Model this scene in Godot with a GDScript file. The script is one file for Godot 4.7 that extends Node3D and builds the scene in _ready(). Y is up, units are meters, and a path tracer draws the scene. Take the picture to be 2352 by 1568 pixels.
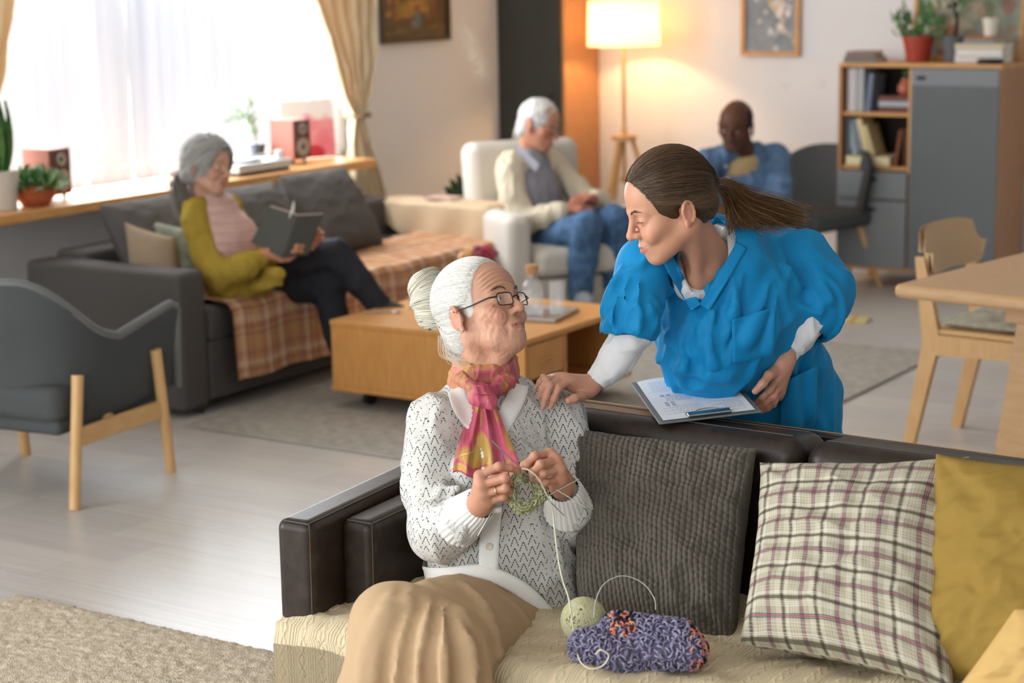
extends Node3D
# A sitting room of a care home: every thing is a node of its own, built from computed meshes.

const TURN := -0.5759587  # the room's axes against the camera's: 33 degrees
var M := {}
var used := {}

class MB:  # collects vertices of one mesh
	var v := PackedVector3Array()
	var n := PackedVector3Array()
	var t := PackedVector2Array()
	var c := PackedColorArray()
	var ix := PackedInt32Array()
	var col := Color(1, 1, 1)
	var xf := Transform3D.IDENTITY
	func vert(p: Vector3, nn: Vector3, uv := Vector2.ZERO) -> int:
		v.append(xf * p)
		n.append((xf.basis * nn).normalized())
		t.append(uv)
		c.append(col)
		return v.size() - 1
	func quad(a: int, b: int, d: int, e: int) -> void:  # counter-clockwise seen from outside
		ix.append_array(PackedInt32Array([a, d, b, a, e, d]))
	func tri(a: int, b: int, d: int) -> void:
		ix.append_array(PackedInt32Array([a, d, b]))
	func soften(from_v: int, from_i: int) -> void:  # smooth normals for what came since
		for i in range(from_v, n.size()):
			n[i] = Vector3.ZERO
		for k in range(from_i, ix.size(), 3):
			var a := ix[k]
			var b := ix[k + 1]
			var d := ix[k + 2]
			var f := (v[d] - v[a]).cross(v[b] - v[a])
			n[a] += f
			n[b] += f
			n[d] += f
		for i in range(from_v, n.size()):
			n[i] = n[i].normalized() if n[i].length_squared() > 1e-20 else Vector3.UP
	func grid(nu: int, nv: int, f: Callable, wrap := false) -> MB:  # outward = d/du x d/dv
		var v0 := v.size()
		var i0 := ix.size()
		for j in nv + 1:
			for i in nu + 1:
				var u := float(i) / nu
				var w := float(j) / nv
				vert(f.call(u, w), Vector3.UP, Vector2(u, w))
		for j in nv:
			for i in nu:
				var a := v0 + j * (nu + 1) + i
				quad(a, a + 1, a + nu + 2, a + nu + 1)
		soften(v0, i0)
		if wrap:
			for j in nv + 1:
				var a := v0 + j * (nu + 1)
				var m := (n[a] + n[a + nu]).normalized()
				n[a] = m
				n[a + nu] = m
		return self
	func rbox(size: Vector3, r: float, at := Vector3.ZERO, seg := 2) -> MB:
		var h := size / 2.0
		r = minf(r, minf(h.x, minf(h.y, h.z)) * 0.999)
		var inner := h - Vector3(r, r, r)
		for f in 6:
			var ax := f / 2
			var s := 1.0 if f % 2 == 0 else -1.0
			var u := (ax + 1) % 3
			var w := (ax + 2) % 3
			if s < 0.0:
				var sw := u
				u = w
				w = sw
			var pu := PackedFloat32Array()
			var pw := PackedFloat32Array()
			for k in seg + 1:
				var e := tan((float(k) / seg - 1.0) * PI / 4.0)
				pu.append(-inner[u] + r * e)
				pw.append(-inner[w] + r * e)
			for k in seg + 1:
				var e := tan(float(k) / seg * PI / 4.0)
				pu.append(inner[u] + r * e)
				pw.append(inner[w] + r * e)
			var nn := pu.size()
			var v0 := v.size()
			for j in nn:
				for i in nn:
					var p := Vector3.ZERO
					p[ax] = s * h[ax]
					p[u] = pu[i]
					p[w] = pw[j]
					var q := p.clamp(-inner, inner)
					var d := (p - q).normalized()
					vert(at + q + d * r, d, Vector2(p[u], p[w]))
			for j in nn - 1:
				for i in nn - 1:
					var a := v0 + j * nn + i
					quad(a, a + 1, a + nn + 1, a + nn)
		return self
	func lathe(prof: Array, segs := 32, at := Vector3.ZERO, sharp := false) -> MB:  # (radius, height), from below upwards outside
		var v0 := v.size()
		var i0 := ix.size()
		if sharp:
			for k in prof.size() - 1:
				lathe([prof[k], prof[k + 1]], segs, at)
			return self
		for k in prof.size():
			for i in segs + 1:
				var a := TAU * i / segs
				vert(at + Vector3(cos(a) * prof[k].x, prof[k].y, -sin(a) * prof[k].x), Vector3.UP, Vector2(float(i) / segs, float(k) / (prof.size() - 1)))
		for k in prof.size() - 1:
			for i in segs:
				var a := v0 + k * (segs + 1) + i
				quad(a, a + 1, a + segs + 2, a + segs + 1)
		soften(v0, i0)
		for k in prof.size():
			var a := v0 + k * (segs + 1)
			var m := (n[a] + n[a + segs]).normalized()
			n[a] = m
			n[a + segs] = m
		return self
	func tube(path: Array, r0: float, r1 := -1.0, sides := 8, caps := true) -> MB:
		if r1 < 0.0:
			r1 = r0
		var up := Vector3.UP
		var m := path.size()
		var v0 := v.size()
		var side := Vector3.ZERO
		for k in m:
			var d: Vector3 = (path[mini(k + 1, m - 1)] - path[maxi(k - 1, 0)]).normalized()
			if k == 0:
				side = d.cross(up if absf(d.y) < 0.95 else Vector3.RIGHT).normalized()
			else:
				side = (side - d * side.dot(d)).normalized()
			var oth := d.cross(side)
			var r := lerpf(r0, r1, float(k) / maxf(1.0, m - 1))
			for i in sides:
				var a := TAU * i / sides
				var nn := side * cos(a) + oth * sin(a)
				vert(path[k] + nn * r, nn, Vector2(float(i) / sides, float(k) / m))
		for k in m - 1:
			for i in sides:
				var a := v0 + k * sides + i
				var b := v0 + k * sides + (i + 1) % sides
				quad(a, b, b + sides, a + sides)
		if caps:
			for e in 2:
				var k0 := 0 if e == 0 else m - 1
				var d: Vector3 = (path[0] - path[1]).normalized() if e == 0 else (path[m - 1] - path[m - 2]).normalized()
				var ce := vert(path[k0], d)
				for i in sides:
					var q := v[v0 + k0 * sides + i]
					v.append(q)
					n.append((xf.basis * d).normalized())
					t.append(Vector2.ZERO)
					c.append(col)
				for i in sides:
					var a := ce + 1 + i
					var b := ce + 1 + (i + 1) % sides
					if e == 0:
						tri(ce, b, a)
					else:
						tri(ce, a, b)
		return self
	func prism(poly: PackedVector2Array, depth: float) -> MB:  # outline in x, y (counter-clockwise), from z = -depth/2 to depth/2
		var tr := Geometry2D.triangulate_polygon(poly)
		for s in [1.0, -1.0]:
			var v0 := v.size()
			for p in poly:
				vert(Vector3(p.x, p.y, s * depth / 2), Vector3(0, 0, s), p)
			for k in range(0, tr.size(), 3):
				var a := poly[tr[k]]
				var b := poly[tr[k + 1]]
				var d := poly[tr[k + 2]]
				if ((b - a).cross(d - a) > 0) == (s > 0):
					tri(v0 + tr[k], v0 + tr[k + 1], v0 + tr[k + 2])
				else:
					tri(v0 + tr[k], v0 + tr[k + 2], v0 + tr[k + 1])
		for k in poly.size():
			var a := poly[k]
			var b := poly[(k + 1) % poly.size()]
			var e := (b - a).normalized()
			var nn := Vector3(e.y, -e.x, 0)
			var i0 := vert(Vector3(a.x, a.y, depth / 2), nn)
			vert(Vector3(a.x, a.y, -depth / 2), nn)
			vert(Vector3(b.x, b.y, -depth / 2), nn)
			vert(Vector3(b.x, b.y, depth / 2), nn)
			quad(i0, i0 + 1, i0 + 2, i0 + 3)
		return self
	func ball(at: Vector3, r: Vector3, segs := 16) -> MB:
		var pr := []
		for k in segs / 2 + 1:
			var a := -PI / 2 + PI * k / (segs / 2)
			pr.append(Vector2(maxf(cos(a), 0.0001), sin(a)))
		var keep := xf
		xf = xf * Transform3D(Basis.from_scale(r), at)
		var v0 := v.size()
		var i0 := ix.size()
		lathe(pr, segs)
		xf = keep
		for i in range(v0, v.size()):
			var q: Vector3 = xf.affine_inverse() * v[i] - at
			n[i] = (xf.basis * (q / (r * r))).normalized()
		return self
	func done() -> ArrayMesh:
		var a := []
		a.resize(Mesh.ARRAY_MAX)
		a[Mesh.ARRAY_VERTEX] = v
		a[Mesh.ARRAY_NORMAL] = n
		a[Mesh.ARRAY_TEX_UV] = t
		a[Mesh.ARRAY_COLOR] = c
		a[Mesh.ARRAY_INDEX] = ix
		var m := ArrayMesh.new()
		m.add_surface_from_arrays(Mesh.PRIMITIVE_TRIANGLES, a)
		return m

class Sdf:  # a distance field on a grid, meshed as surface nets
	var s: float
	var lo: Vector3
	var nx: int
	var ny: int
	var nz: int
	var g := PackedFloat32Array()
	func _init(a: Vector3, b: Vector3, cell: float) -> void:
		s = cell
		lo = a
		nx = int((b.x - a.x) / s) + 2
		ny = int((b.y - a.y) / s) + 2
		nz = int((b.z - a.z) / s) + 2
		g.resize(nx * ny * nz)
		g.fill(1.0)
	func span(a: Vector3, b: Vector3) -> PackedInt32Array:
		return PackedInt32Array([clampi(int((a.x - lo.x) / s), 0, nx), clampi(int((b.x - lo.x) / s) + 2, 0, nx), clampi(int((a.y - lo.y) / s), 0, ny), clampi(int((b.y - lo.y) / s) + 2, 0, ny), clampi(int((a.z - lo.z) / s), 0, nz), clampi(int((b.z - lo.z) / s) + 2, 0, nz)])
	# a tapered capsule; flat squeezes it along an axis by its length
	func cone(a: Vector3, b: Vector3, ra: float, rb: float, k := 0.02, cut := false, flat := Vector3.ZERO) -> Sdf:
		var m := maxf(ra, rb) + k + 2.5 * s
		var w := span(a.min(b) - Vector3(m, m, m), a.max(b) + Vector3(m, m, m))
		var ba := b - a
		var inv := 1.0 / maxf(ba.length_squared(), 1e-12)
		var fl := flat.length()
		var fd := flat / fl if fl > 0 else Vector3.ZERO
		var fs := 1.0 / fl - 1.0 if fl > 0 else 0.0
		var sg := -1.0 if cut else 1.0
		var dr := rb - ra
		for z in range(w[4], w[5]):
			for y in range(w[2], w[3]):
				var i := (z * ny + y) * nx + w[0]
				var p := lo + Vector3(w[0], y, z) * s - a
				for x in range(w[0], w[1]):
					var h := clampf(p.dot(ba) * inv, 0.0, 1.0)
					var q := p - ba * h
					if fl > 0.0:
						q += fd * (q.dot(fd) * fs)
					var d := q.length() - ra - dr * h
					var o := g[i] * sg
					var e := k - absf(o - d)
					g[i] = sg * ((minf(o, d) - e * e / (4.0 * k)) if e > 0.0 else minf(o, d))
					i += 1
					p.x += s
		return self
	func ell(at: Vector3, bs: Basis, r: Vector3, k := 0.02, cut := false) -> Sdf:
		var m := maxf(r.x, maxf(r.y, r.z)) + k + 2.5 * s
		var w := span(at - Vector3(m, m, m), at + Vector3(m, m, m))
		var tr := bs.transposed()
		var sg := -1.0 if cut else 1.0
		var st := tr * Vector3(s, 0, 0)
		for z in range(w[4], w[5]):
			for y in range(w[2], w[3]):
				var i := (z * ny + y) * nx + w[0]
				var p := tr * (lo + Vector3(w[0], y, z) * s - at)
				for x in range(w[0], w[1]):
					var q := p / r
					var k0 := q.length()
					var k1 := (q / r).length()
					var d := k0 * (k0 - 1.0) / k1 if k1 > 1e-6 else -1.0
					var o := g[i] * sg
					var e := k - absf(o - d)
					g[i] = sg * ((minf(o, d) - e * e / (4.0 * k)) if e > 0.0 else minf(o, d))
					i += 1
					p += st
		return self
	func box(at: Vector3, bs: Basis, h: Vector3, rd := 0.01, k := 0.01, cut := false) -> Sdf:
		var m := h.length() + k + 2.5 * s
		var w := span(at - Vector3(m, m, m), at + Vector3(m, m, m))
		var tr := bs.transposed()
		var sg := -1.0 if cut else 1.0
		var st := tr * Vector3(s, 0, 0)
		var hh := h - Vector3(rd, rd, rd)
		for z in range(w[4], w[5]):
			for y in range(w[2], w[3]):
				var i := (z * ny + y) * nx + w[0]
				var p := tr * (lo + Vector3(w[0], y, z) * s - at)
				for x in range(w[0], w[1]):
					var q := p.abs() - hh
					var d := q.max(Vector3.ZERO).length() + minf(maxf(q.x, maxf(q.y, q.z)), 0.0) - rd
					var o := g[i] * sg
					var e := k - absf(o - d)
					g[i] = sg * ((minf(o, d) - e * e / (4.0 * k)) if e > 0.0 else minf(o, d))
					i += 1
					p += st
		return self
	func at(p: Vector3) -> float:
		var q := (p - lo) / s
		var x := clampi(int(q.x), 0, nx - 2)
		var y := clampi(int(q.y), 0, ny - 2)
		var z := clampi(int(q.z), 0, nz - 2)
		var f := (q - Vector3(x, y, z)).clamp(Vector3.ZERO, Vector3.ONE)
		var i := (z * ny + y) * nx + x
		var a := lerpf(lerpf(g[i], g[i + 1], f.x), lerpf(g[i + nx], g[i + nx + 1], f.x), f.y)
		i += nx * ny
		var b := lerpf(lerpf(g[i], g[i + 1], f.x), lerpf(g[i + nx], g[i + nx + 1], f.x), f.y)
		return lerpf(a, b, f.z)
	func hit(p: Vector3, d: Vector3, out := 0.0) -> Vector3:  # walks from p along d to the surface
		for k in 80:
			var e := at(p) - out
			if absf(e) < 0.0004:
				break
			p += d * clampf(e, -0.02, 0.02) * 0.8
		return p
	func chain(pts: Array, radii: Array, k := 0.02, flat := Vector3.ZERO) -> Sdf:
		for i in pts.size() - 1:
			cone(pts[i], pts[i + 1], radii[i], radii[i + 1], k, false, flat)
		return self
	func face(mb: MB, a: int, b: int, c: int, d: int) -> void:
		if mini(mini(a, b), mini(c, d)) >= 0:
			mb.quad(a, b, c, d)
	func mesh(mb: MB, off := Vector3.ZERO, colour = null, shift = null, level := 0.0) -> void:
		if level != 0.0:
			for i in g.size():
				g[i] += level
		var id := PackedInt32Array()
		id.resize(g.size())
		id.fill(-1)
		var lim := s * 4.0
		var sx := 1
		var sy := nx
		var sz := nx * ny
		var v0 := mb.v.size()
		var i0 := mb.ix.size()
		for z in nz - 1:
			for y in ny - 1:
				var i := (z * ny + y) * nx - 1
				for x in nx - 1:
					i += 1
					var a := g[i]
					if (a > lim and g[i + sz + sy + 1] > lim) or (a < -lim and g[i + sz + sy + 1] < -lim):
						continue
					var b := g[i + 1]
					var c := g[i + sy]
					var d := g[i + sy + 1]
					var e := g[i + sz]
					var f := g[i + sz + 1]
					var h := g[i + sz + sy]
					var j := g[i + sz + sy + 1]
					var neg := int(a < 0) + int(b < 0) + int(c < 0) + int(d < 0) + int(e < 0) + int(f < 0) + int(h < 0) + int(j < 0)
					if neg == 0 or neg == 8:
						continue
					var q := Vector3.ZERO
					var m := 0
					if (a < 0) != (b < 0): q += Vector3(a / (a - b), 0, 0); m += 1
					if (c < 0) != (d < 0): q += Vector3(c / (c - d), 1, 0); m += 1
					if (e < 0) != (f < 0): q += Vector3(e / (e - f), 0, 1); m += 1
					if (h < 0) != (j < 0): q += Vector3(h / (h - j), 1, 1); m += 1
					if (a < 0) != (c < 0): q += Vector3(0, a / (a - c), 0); m += 1
					if (b < 0) != (d < 0): q += Vector3(1, b / (b - d), 0); m += 1
					if (e < 0) != (h < 0): q += Vector3(0, e / (e - h), 1); m += 1
					if (f < 0) != (j < 0): q += Vector3(1, f / (f - j), 1); m += 1
					if (a < 0) != (e < 0): q += Vector3(0, 0, a / (a - e)); m += 1
					if (b < 0) != (f < 0): q += Vector3(1, 0, b / (b - f)); m += 1
					if (c < 0) != (h < 0): q += Vector3(0, 1, c / (c - h)); m += 1
					if (d < 0) != (j < 0): q += Vector3(1, 1, d / (d - j)); m += 1
					q /= m
					var nn := Vector3(b - a + d - c + f - e + j - h, c - a + d - b + h - e + j - f, e - a + f - b + h - c + j - d).normalized()
					var p := lo + (Vector3(x, y, z) + q) * s
					if shift != null:
						p += shift.call(p, nn)
					if colour != null:
						mb.col = colour.call(p, nn)
					id[i] = mb.vert(p - off, nn)
		for z in range(1, nz - 1):
			for y in range(1, ny - 1):
				var i := (z * ny + y) * nx
				for x in range(1, nx - 1):
					i += 1
					if id[i] < 0:
						continue
					var a := g[i] < 0
					if a != (g[i + sx] < 0):
						if a: face(mb, id[i - sy - sz], id[i - sz], id[i], id[i - sy])
						else: face(mb, id[i - sy - sz], id[i - sy], id[i], id[i - sz])
					if a != (g[i + sy] < 0):
						if a: face(mb, id[i - sx - sz], id[i - sx], id[i], id[i - sz])
						else: face(mb, id[i - sx - sz], id[i - sz], id[i], id[i - sx])
					if a != (g[i + sz] < 0):
						if a: face(mb, id[i - sx - sy], id[i - sy], id[i], id[i - sx])
						else: face(mb, id[i - sx - sy], id[i - sx], id[i], id[i - sy])
		if shift != null:
			mb.soften(v0, i0)
		mb.col = Color(1, 1, 1)

func numbered(called: String) -> String:
	used[called] = used.get(called, -1) + 1
	return called if used[called] == 0 else "%s_%03d" % [called, used[called]]

func thing(called: String, label: String, category: String, at := Vector3.ZERO, turn := 0.0, group := "") -> Node3D:
	var o := Node3D.new()
	o.name = numbered(called)
	add_child(o, true)
	o.position = at
	o.rotation.y = turn
	tag(o, label, category, group)
	return o

func tag(o: Node3D, label: String, category: String, group := "") -> void:
	o.set_meta("label", label)
	o.set_meta("category", category)
	if group:
		o.set_meta("group", group)

func part(called: String, mb, mat: Material, parent: Node3D, at := Vector3.ZERO, turn := Vector3.ZERO) -> MeshInstance3D:
	var o := MeshInstance3D.new()
	o.name = called
	o.mesh = mb.done() if mb is MB else mb
	o.material_override = mat
	o.position = at
	o.rotation = turn
	parent.add_child(o, true)
	return o

func solo(called: String, label: String, category: String, mb, mat: Material, at := Vector3.ZERO, turn := Vector3.ZERO, group := "") -> MeshInstance3D:
	var o := part(numbered(called), mb, mat, self, at, turn)
	tag(o, label, category, group)
	return o

func struct(called: String, mb, mat: Material, at := Vector3.ZERO, turn := Vector3(0, TURN, 0), parent: Node3D = self) -> MeshInstance3D:
	var o := part(called, mb, mat, parent, at, turn)
	if parent == self:
		o.set_meta("kind", "structure")
	return o

func mat(hex: String, rough := 0.8, spec := 0.5, metal := 0.0) -> StandardMaterial3D:
	var m := StandardMaterial3D.new()
	m.albedo_color = Color.from_string(hex, Color.WHITE)
	m.roughness = rough
	m.metallic_specular = spec
	m.metallic = metal
	return m

func noise_tex(fr: float, oct := 4, size := 512, lo := Color(0, 0, 0), hi := Color(1, 1, 1), kind := FastNoiseLite.TYPE_SIMPLEX_SMOOTH, sd := 1) -> NoiseTexture2D:
	var f := FastNoiseLite.new()
	f.noise_type = kind
	f.frequency = fr
	f.fractal_octaves = oct
	f.seed = sd
	var t := NoiseTexture2D.new()
	t.width = size
	t.height = size
	t.seamless = true
	t.noise = f
	var g := Gradient.new()
	g.set_color(0, lo)
	g.set_color(1, hi)
	t.color_ramp = g
	return t

func tri(m: StandardMaterial3D, scale: Vector3, world := false) -> StandardMaterial3D:
	m.uv1_triplanar = true
	m.uv1_world_triplanar = world
	m.uv1_scale = scale
	return m

func bump(m: StandardMaterial3D, t: Texture2D, cm: float) -> StandardMaterial3D:
	m.heightmap_enabled = true
	m.heightmap_texture = t
	m.heightmap_scale = cm
	return m

func pic(w: int, h: int, c: Color) -> Image:
	var i := Image.create(w, h, false, Image.FORMAT_RGBA8)
	i.fill(c)
	return i

func hexc(s: String, a := 1.0) -> Color:
	var c := Color.from_string(s, Color.WHITE)
	c.a = a
	return c

func lin(s: String) -> Color:
	return Color.from_string(s, Color.WHITE).srgb_to_linear()

func arc(c: Vector3, r: float, a0: float, a1: float, u: Vector3, w: Vector3, n := 16) -> Array:
	var o := []
	for i in n + 1:
		var a := lerpf(a0, a1, float(i) / n)
		o.append(c + u * (cos(a) * r) + w * (sin(a) * r))
	return o

func curve(pts: Array, n := 8) -> Array:  # a smooth line through the points
	var o := []
	for i in pts.size() - 1:
		var p0: Vector3 = pts[maxi(i - 1, 0)]
		var p1: Vector3 = pts[i]
		var p2: Vector3 = pts[i + 1]
		var p3: Vector3 = pts[mini(i + 2, pts.size() - 1)]
		for k in n:
			o.append(p1.cubic_interpolate(p2, p0, p3, float(k) / n))
	o.append(pts[-1])
	return o


func _ready() -> void:
	# camera
	var cam := Camera3D.new()
	cam.name = "Camera"
	add_child(cam)
	cam.position = Vector3(0, 1.75, 0)
	cam.basis = Basis(Vector3.RIGHT, deg_to_rad(-11.0)) * Basis(Vector3.BACK, deg_to_rad(-1.03))
	var lens := CameraAttributesPhysical.new()
	lens.frustum_focal_length = 67.347
	lens.frustum_focus_distance = 4.2
	lens.frustum_near = 0.05
	lens.frustum_far = 100.0
	lens.exposure_aperture = 3.2
	cam.attributes = lens
	cam.current = true
	# sky, daylight, exposure
	var e := Environment.new()
	e.background_mode = Environment.BG_SKY
	var ps := ProceduralSkyMaterial.new()
	ps.sky_top_color = Color(0.93, 0.96, 1.0)
	ps.sky_horizon_color = Color(0.95, 0.97, 1.0)
	ps.sky_energy_multiplier = 1.75
	ps.ground_bottom_color = Color(0.62, 0.62, 0.6)
	ps.ground_horizon_color = Color(0.85, 0.86, 0.86)
	ps.ground_energy_multiplier = 1.2
	var sky := Sky.new()
	sky.sky_material = ps
	e.sky = sky
	e.tonemap_mode = Environment.TONE_MAPPER_LINEAR
	e.tonemap_exposure = 1.07
	e.sdfgi_enabled = true
	e.ssao_enabled = true
	e.ssil_enabled = true
	var we := WorldEnvironment.new()
	we.name = "World"
	we.environment = e
	add_child(we)
	# daylight falls in through the windows: one panel of sky light just outside each opening
	daylight(Vector3(-6.405, 1.75, -6.6), Vector2(3.2, 1.9), 15.0, 0.0)
	daylight(Vector3(-6.85, 1.75, 0.6), Vector2(3.6, 2.0), 46.0, 0.0)
	daylight(Vector3(-2.2, 1.75, 3.45), Vector2(4.4, 2.0), 14.0, -PI / 2)
	materials()
	room()
	props()
	people()

func daylight(at: Vector3, size: Vector2, energy: float, turn: float) -> void:
	var l := AreaLight3D.new()
	l.name = "Daylight"
	add_child(l, true)
	var b := Basis(Vector3.UP, TURN)
	l.position = b * at
	l.basis = b * Basis(Vector3.UP, -PI / 2 - turn)
	l.area_size = size
	l.area_normalize_energy = true
	l.light_energy = energy
	l.light_color = Color(0.95, 0.975, 1.0)
	l.area_range = 30.0
	l.shadow_enabled = true

func wood(hex: String, dark: String, scale := Vector3(1, 1, 1), rough := 0.45, sd := 3) -> StandardMaterial3D:
	var m := mat("ffffff", rough)
	m.albedo_texture = noise_tex(0.012, 4, 512, hexc(dark), hexc(hex), FastNoiseLite.TYPE_SIMPLEX_SMOOTH, sd)
	return tri(m, scale)

func materials() -> void:
	M.wall = bump(tri(mat("e6e5e4", 0.85, 0.3), Vector3(1, 1, 1)), noise_tex(0.06, 4), 0.04)
	M.ceiling = mat("f2f0ec", 0.9)
	M.white = mat("ececea", 0.4)
	M.oak = wood("d9a566", "c48c4c", Vector3(0.9, 6, 0.9))
	M.oakh = wood("d9a566", "c48c4c", Vector3(6, 6, 0.9))
	M.oaktable = wood("d89c58", "c68844", Vector3(6, 0.9, 6))
	M.orange = wood("b9865a", "a87548", Vector3(7, 0.6, 7))
	M.ash = wood("dcb27c", "cfa066", Vector3(5, 5, 1.2))
	M.ashv = wood("dcb27c", "cfa066", Vector3(5, 1.0, 5))
	M.dining = wood("d3ab7e", "c79a68", Vector3(1.0, 5, 5))
	M.dark = mat("45484c", 0.55)
	M.panel = mat("7d8082", 0.6)
	M.paneldark = mat("33342f", 0.6)
	M.black = mat("17171a", 0.4)
	M.chrome = mat("c9c9c6", 0.25, 0.5, 1.0)
	M.steel = mat("a8a6a2", 0.3, 0.5, 1.0)
	M.glass = glassy()
	M.glassb = glassy(0.12)
	var weave := noise_tex(0.35, 2, 256)
	M.sofa = bump(tri(mat("5b5754", 0.95, 0.2), Vector3(4, 4, 4)), weave, 0.1)
	M.chair = bump(tri(mat("525454", 0.95, 0.2), Vector3(4, 4, 4)), weave, 0.12)
	M.cream = bump(tri(mat("cfc8bd", 0.95, 0.2), Vector3(4, 4, 4)), weave, 0.1)
	M.leather = mat("3a2f27", 0.4, 0.4)
	M.leather.albedo_texture = noise_tex(0.01, 5, 512, hexc("a89f98"), hexc("ffffff"), FastNoiseLite.TYPE_SIMPLEX_SMOOTH, 9)
	bump(tri(M.leather, Vector3(5, 5, 5)), noise_tex(0.2, 3, 512, Color.BLACK, Color.WHITE, FastNoiseLite.TYPE_SIMPLEX, 5), 0.015)
	M.thread = mat("5a5148", 0.8)
	M.rug = tri(mat("ffffff", 1.0, 0.1), Vector3(0.5, 0.5, 0.5), true)
	M.rug.albedo_texture = noise_tex(0.05, 5, 512, hexc("9b958b"), hexc("b5afa4"), FastNoiseLite.TYPE_SIMPLEX, 4)
	bump(M.rug, noise_tex(0.3, 3, 512), 0.3)
	M.floor = floor_mat()
	M.drape = bump(tri(mat("e9d8b8", 0.9, 0.2), Vector3(2, 2, 2)), weave, 0.1)
	M.drape.backlight = Color(0.5, 0.42, 0.28)
	M.drape.backlight_enabled = true
	M.sheer = mat("eef1fb", 0.9, 0.1)
	M.sheer.albedo_color.a = 0.7
	M.sheer.transparency = BaseMaterial3D.TRANSPARENCY_ALPHA
	M.sheer.backlight_enabled = true
	M.sheer.backlight = Color(0.9, 0.9, 0.92)
	M.terracotta = tri(mat("ffffff", 0.85), Vector3(3, 3, 3))
	M.terracotta.albedo_texture = noise_tex(0.03, 3, 256, hexc("a8512c"), hexc("c26a3f"))
	M.leaf = leafy("3f6b35", "5d8a48")
	M.leafdark = leafy("2b3f22", "43582f")
	M.leafpale = leafy("7d9470", "a2b290")
	M.soil = mat("3a2a1f", 1.0)

func leafy(a: String, b: String) -> StandardMaterial3D:
	var m := tri(mat("ffffff", 0.45), Vector3(6, 6, 6))
	m.albedo_texture = noise_tex(0.02, 3, 256, hexc(a), hexc(b))
	m.backlight_enabled = true
	m.backlight = Color(0.25, 0.3, 0.12)
	return m

func glassy(a := 0.06) -> StandardMaterial3D:
	var m := mat("f4f8f8", 0.02)
	m.albedo_color.a = a
	m.transparency = BaseMaterial3D.TRANSPARENCY_ALPHA
	return m

func floor_mat() -> StandardMaterial3D:
	var im := pic(1024, 1024, hexc("d0cac2"))
	var r := RandomNumberGenerator.new()
	r.seed = 11
	for row in 8:
		var x := r.randi_range(0, 1000)
		for k in 2:
			var tone := r.randf_range(-0.025, 0.025)
			im.fill_rect(Rect2i(0 if k == 0 else x, row * 128, x if k == 0 else 1024 - x, 128), Color(0.80 + tone, 0.775 + tone, 0.745 + tone * 0.8))
		for k in 260:
			var y := row * 128 + r.randi_range(0, 126)
			var ln := r.randi_range(60, 420)
			var x0 := r.randi_range(0, 1023 - ln)
			var q := pic(ln, r.randi_range(1, 3), Color(0.6, 0.55, 0.49, r.randf_range(0.02, 0.11)))
			im.blend_rect(q, Rect2i(0, 0, ln, q.get_height()), Vector2i(x0, y))
		im.fill_rect(Rect2i(0, row * 128, 1024, 1), Color(0.66, 0.62, 0.58))
		im.fill_rect(Rect2i(x, row * 128, 1, 128), Color(0.66, 0.62, 0.58))
	var m := tri(mat("ffffff", 0.32, 0.5), Vector3(0.62, 0.62, 0.62))
	m.albedo_texture = ImageTexture.create_from_image(im)
	return m

func cbox(size: Vector3, at := Vector3.ZERO, r := 0.004, seg := 1) -> MB:
	return MB.new().rbox(size, r, at, seg)

func span_box(mb: MB, x0: float, x1: float, y0: float, y1: float, z0: float, z1: float, r := 0.003) -> MB:
	return mb.rbox(Vector3(x1 - x0, y1 - y0, z1 - z0), r, Vector3(x0 + x1, y0 + y1, z0 + z1) / 2.0, 1)

func at(a: float, y: float, b: float) -> Vector3:  # a point given along the room's axes
	return Basis(Vector3.UP, TURN) * Vector3(a, y, -b)


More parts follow.
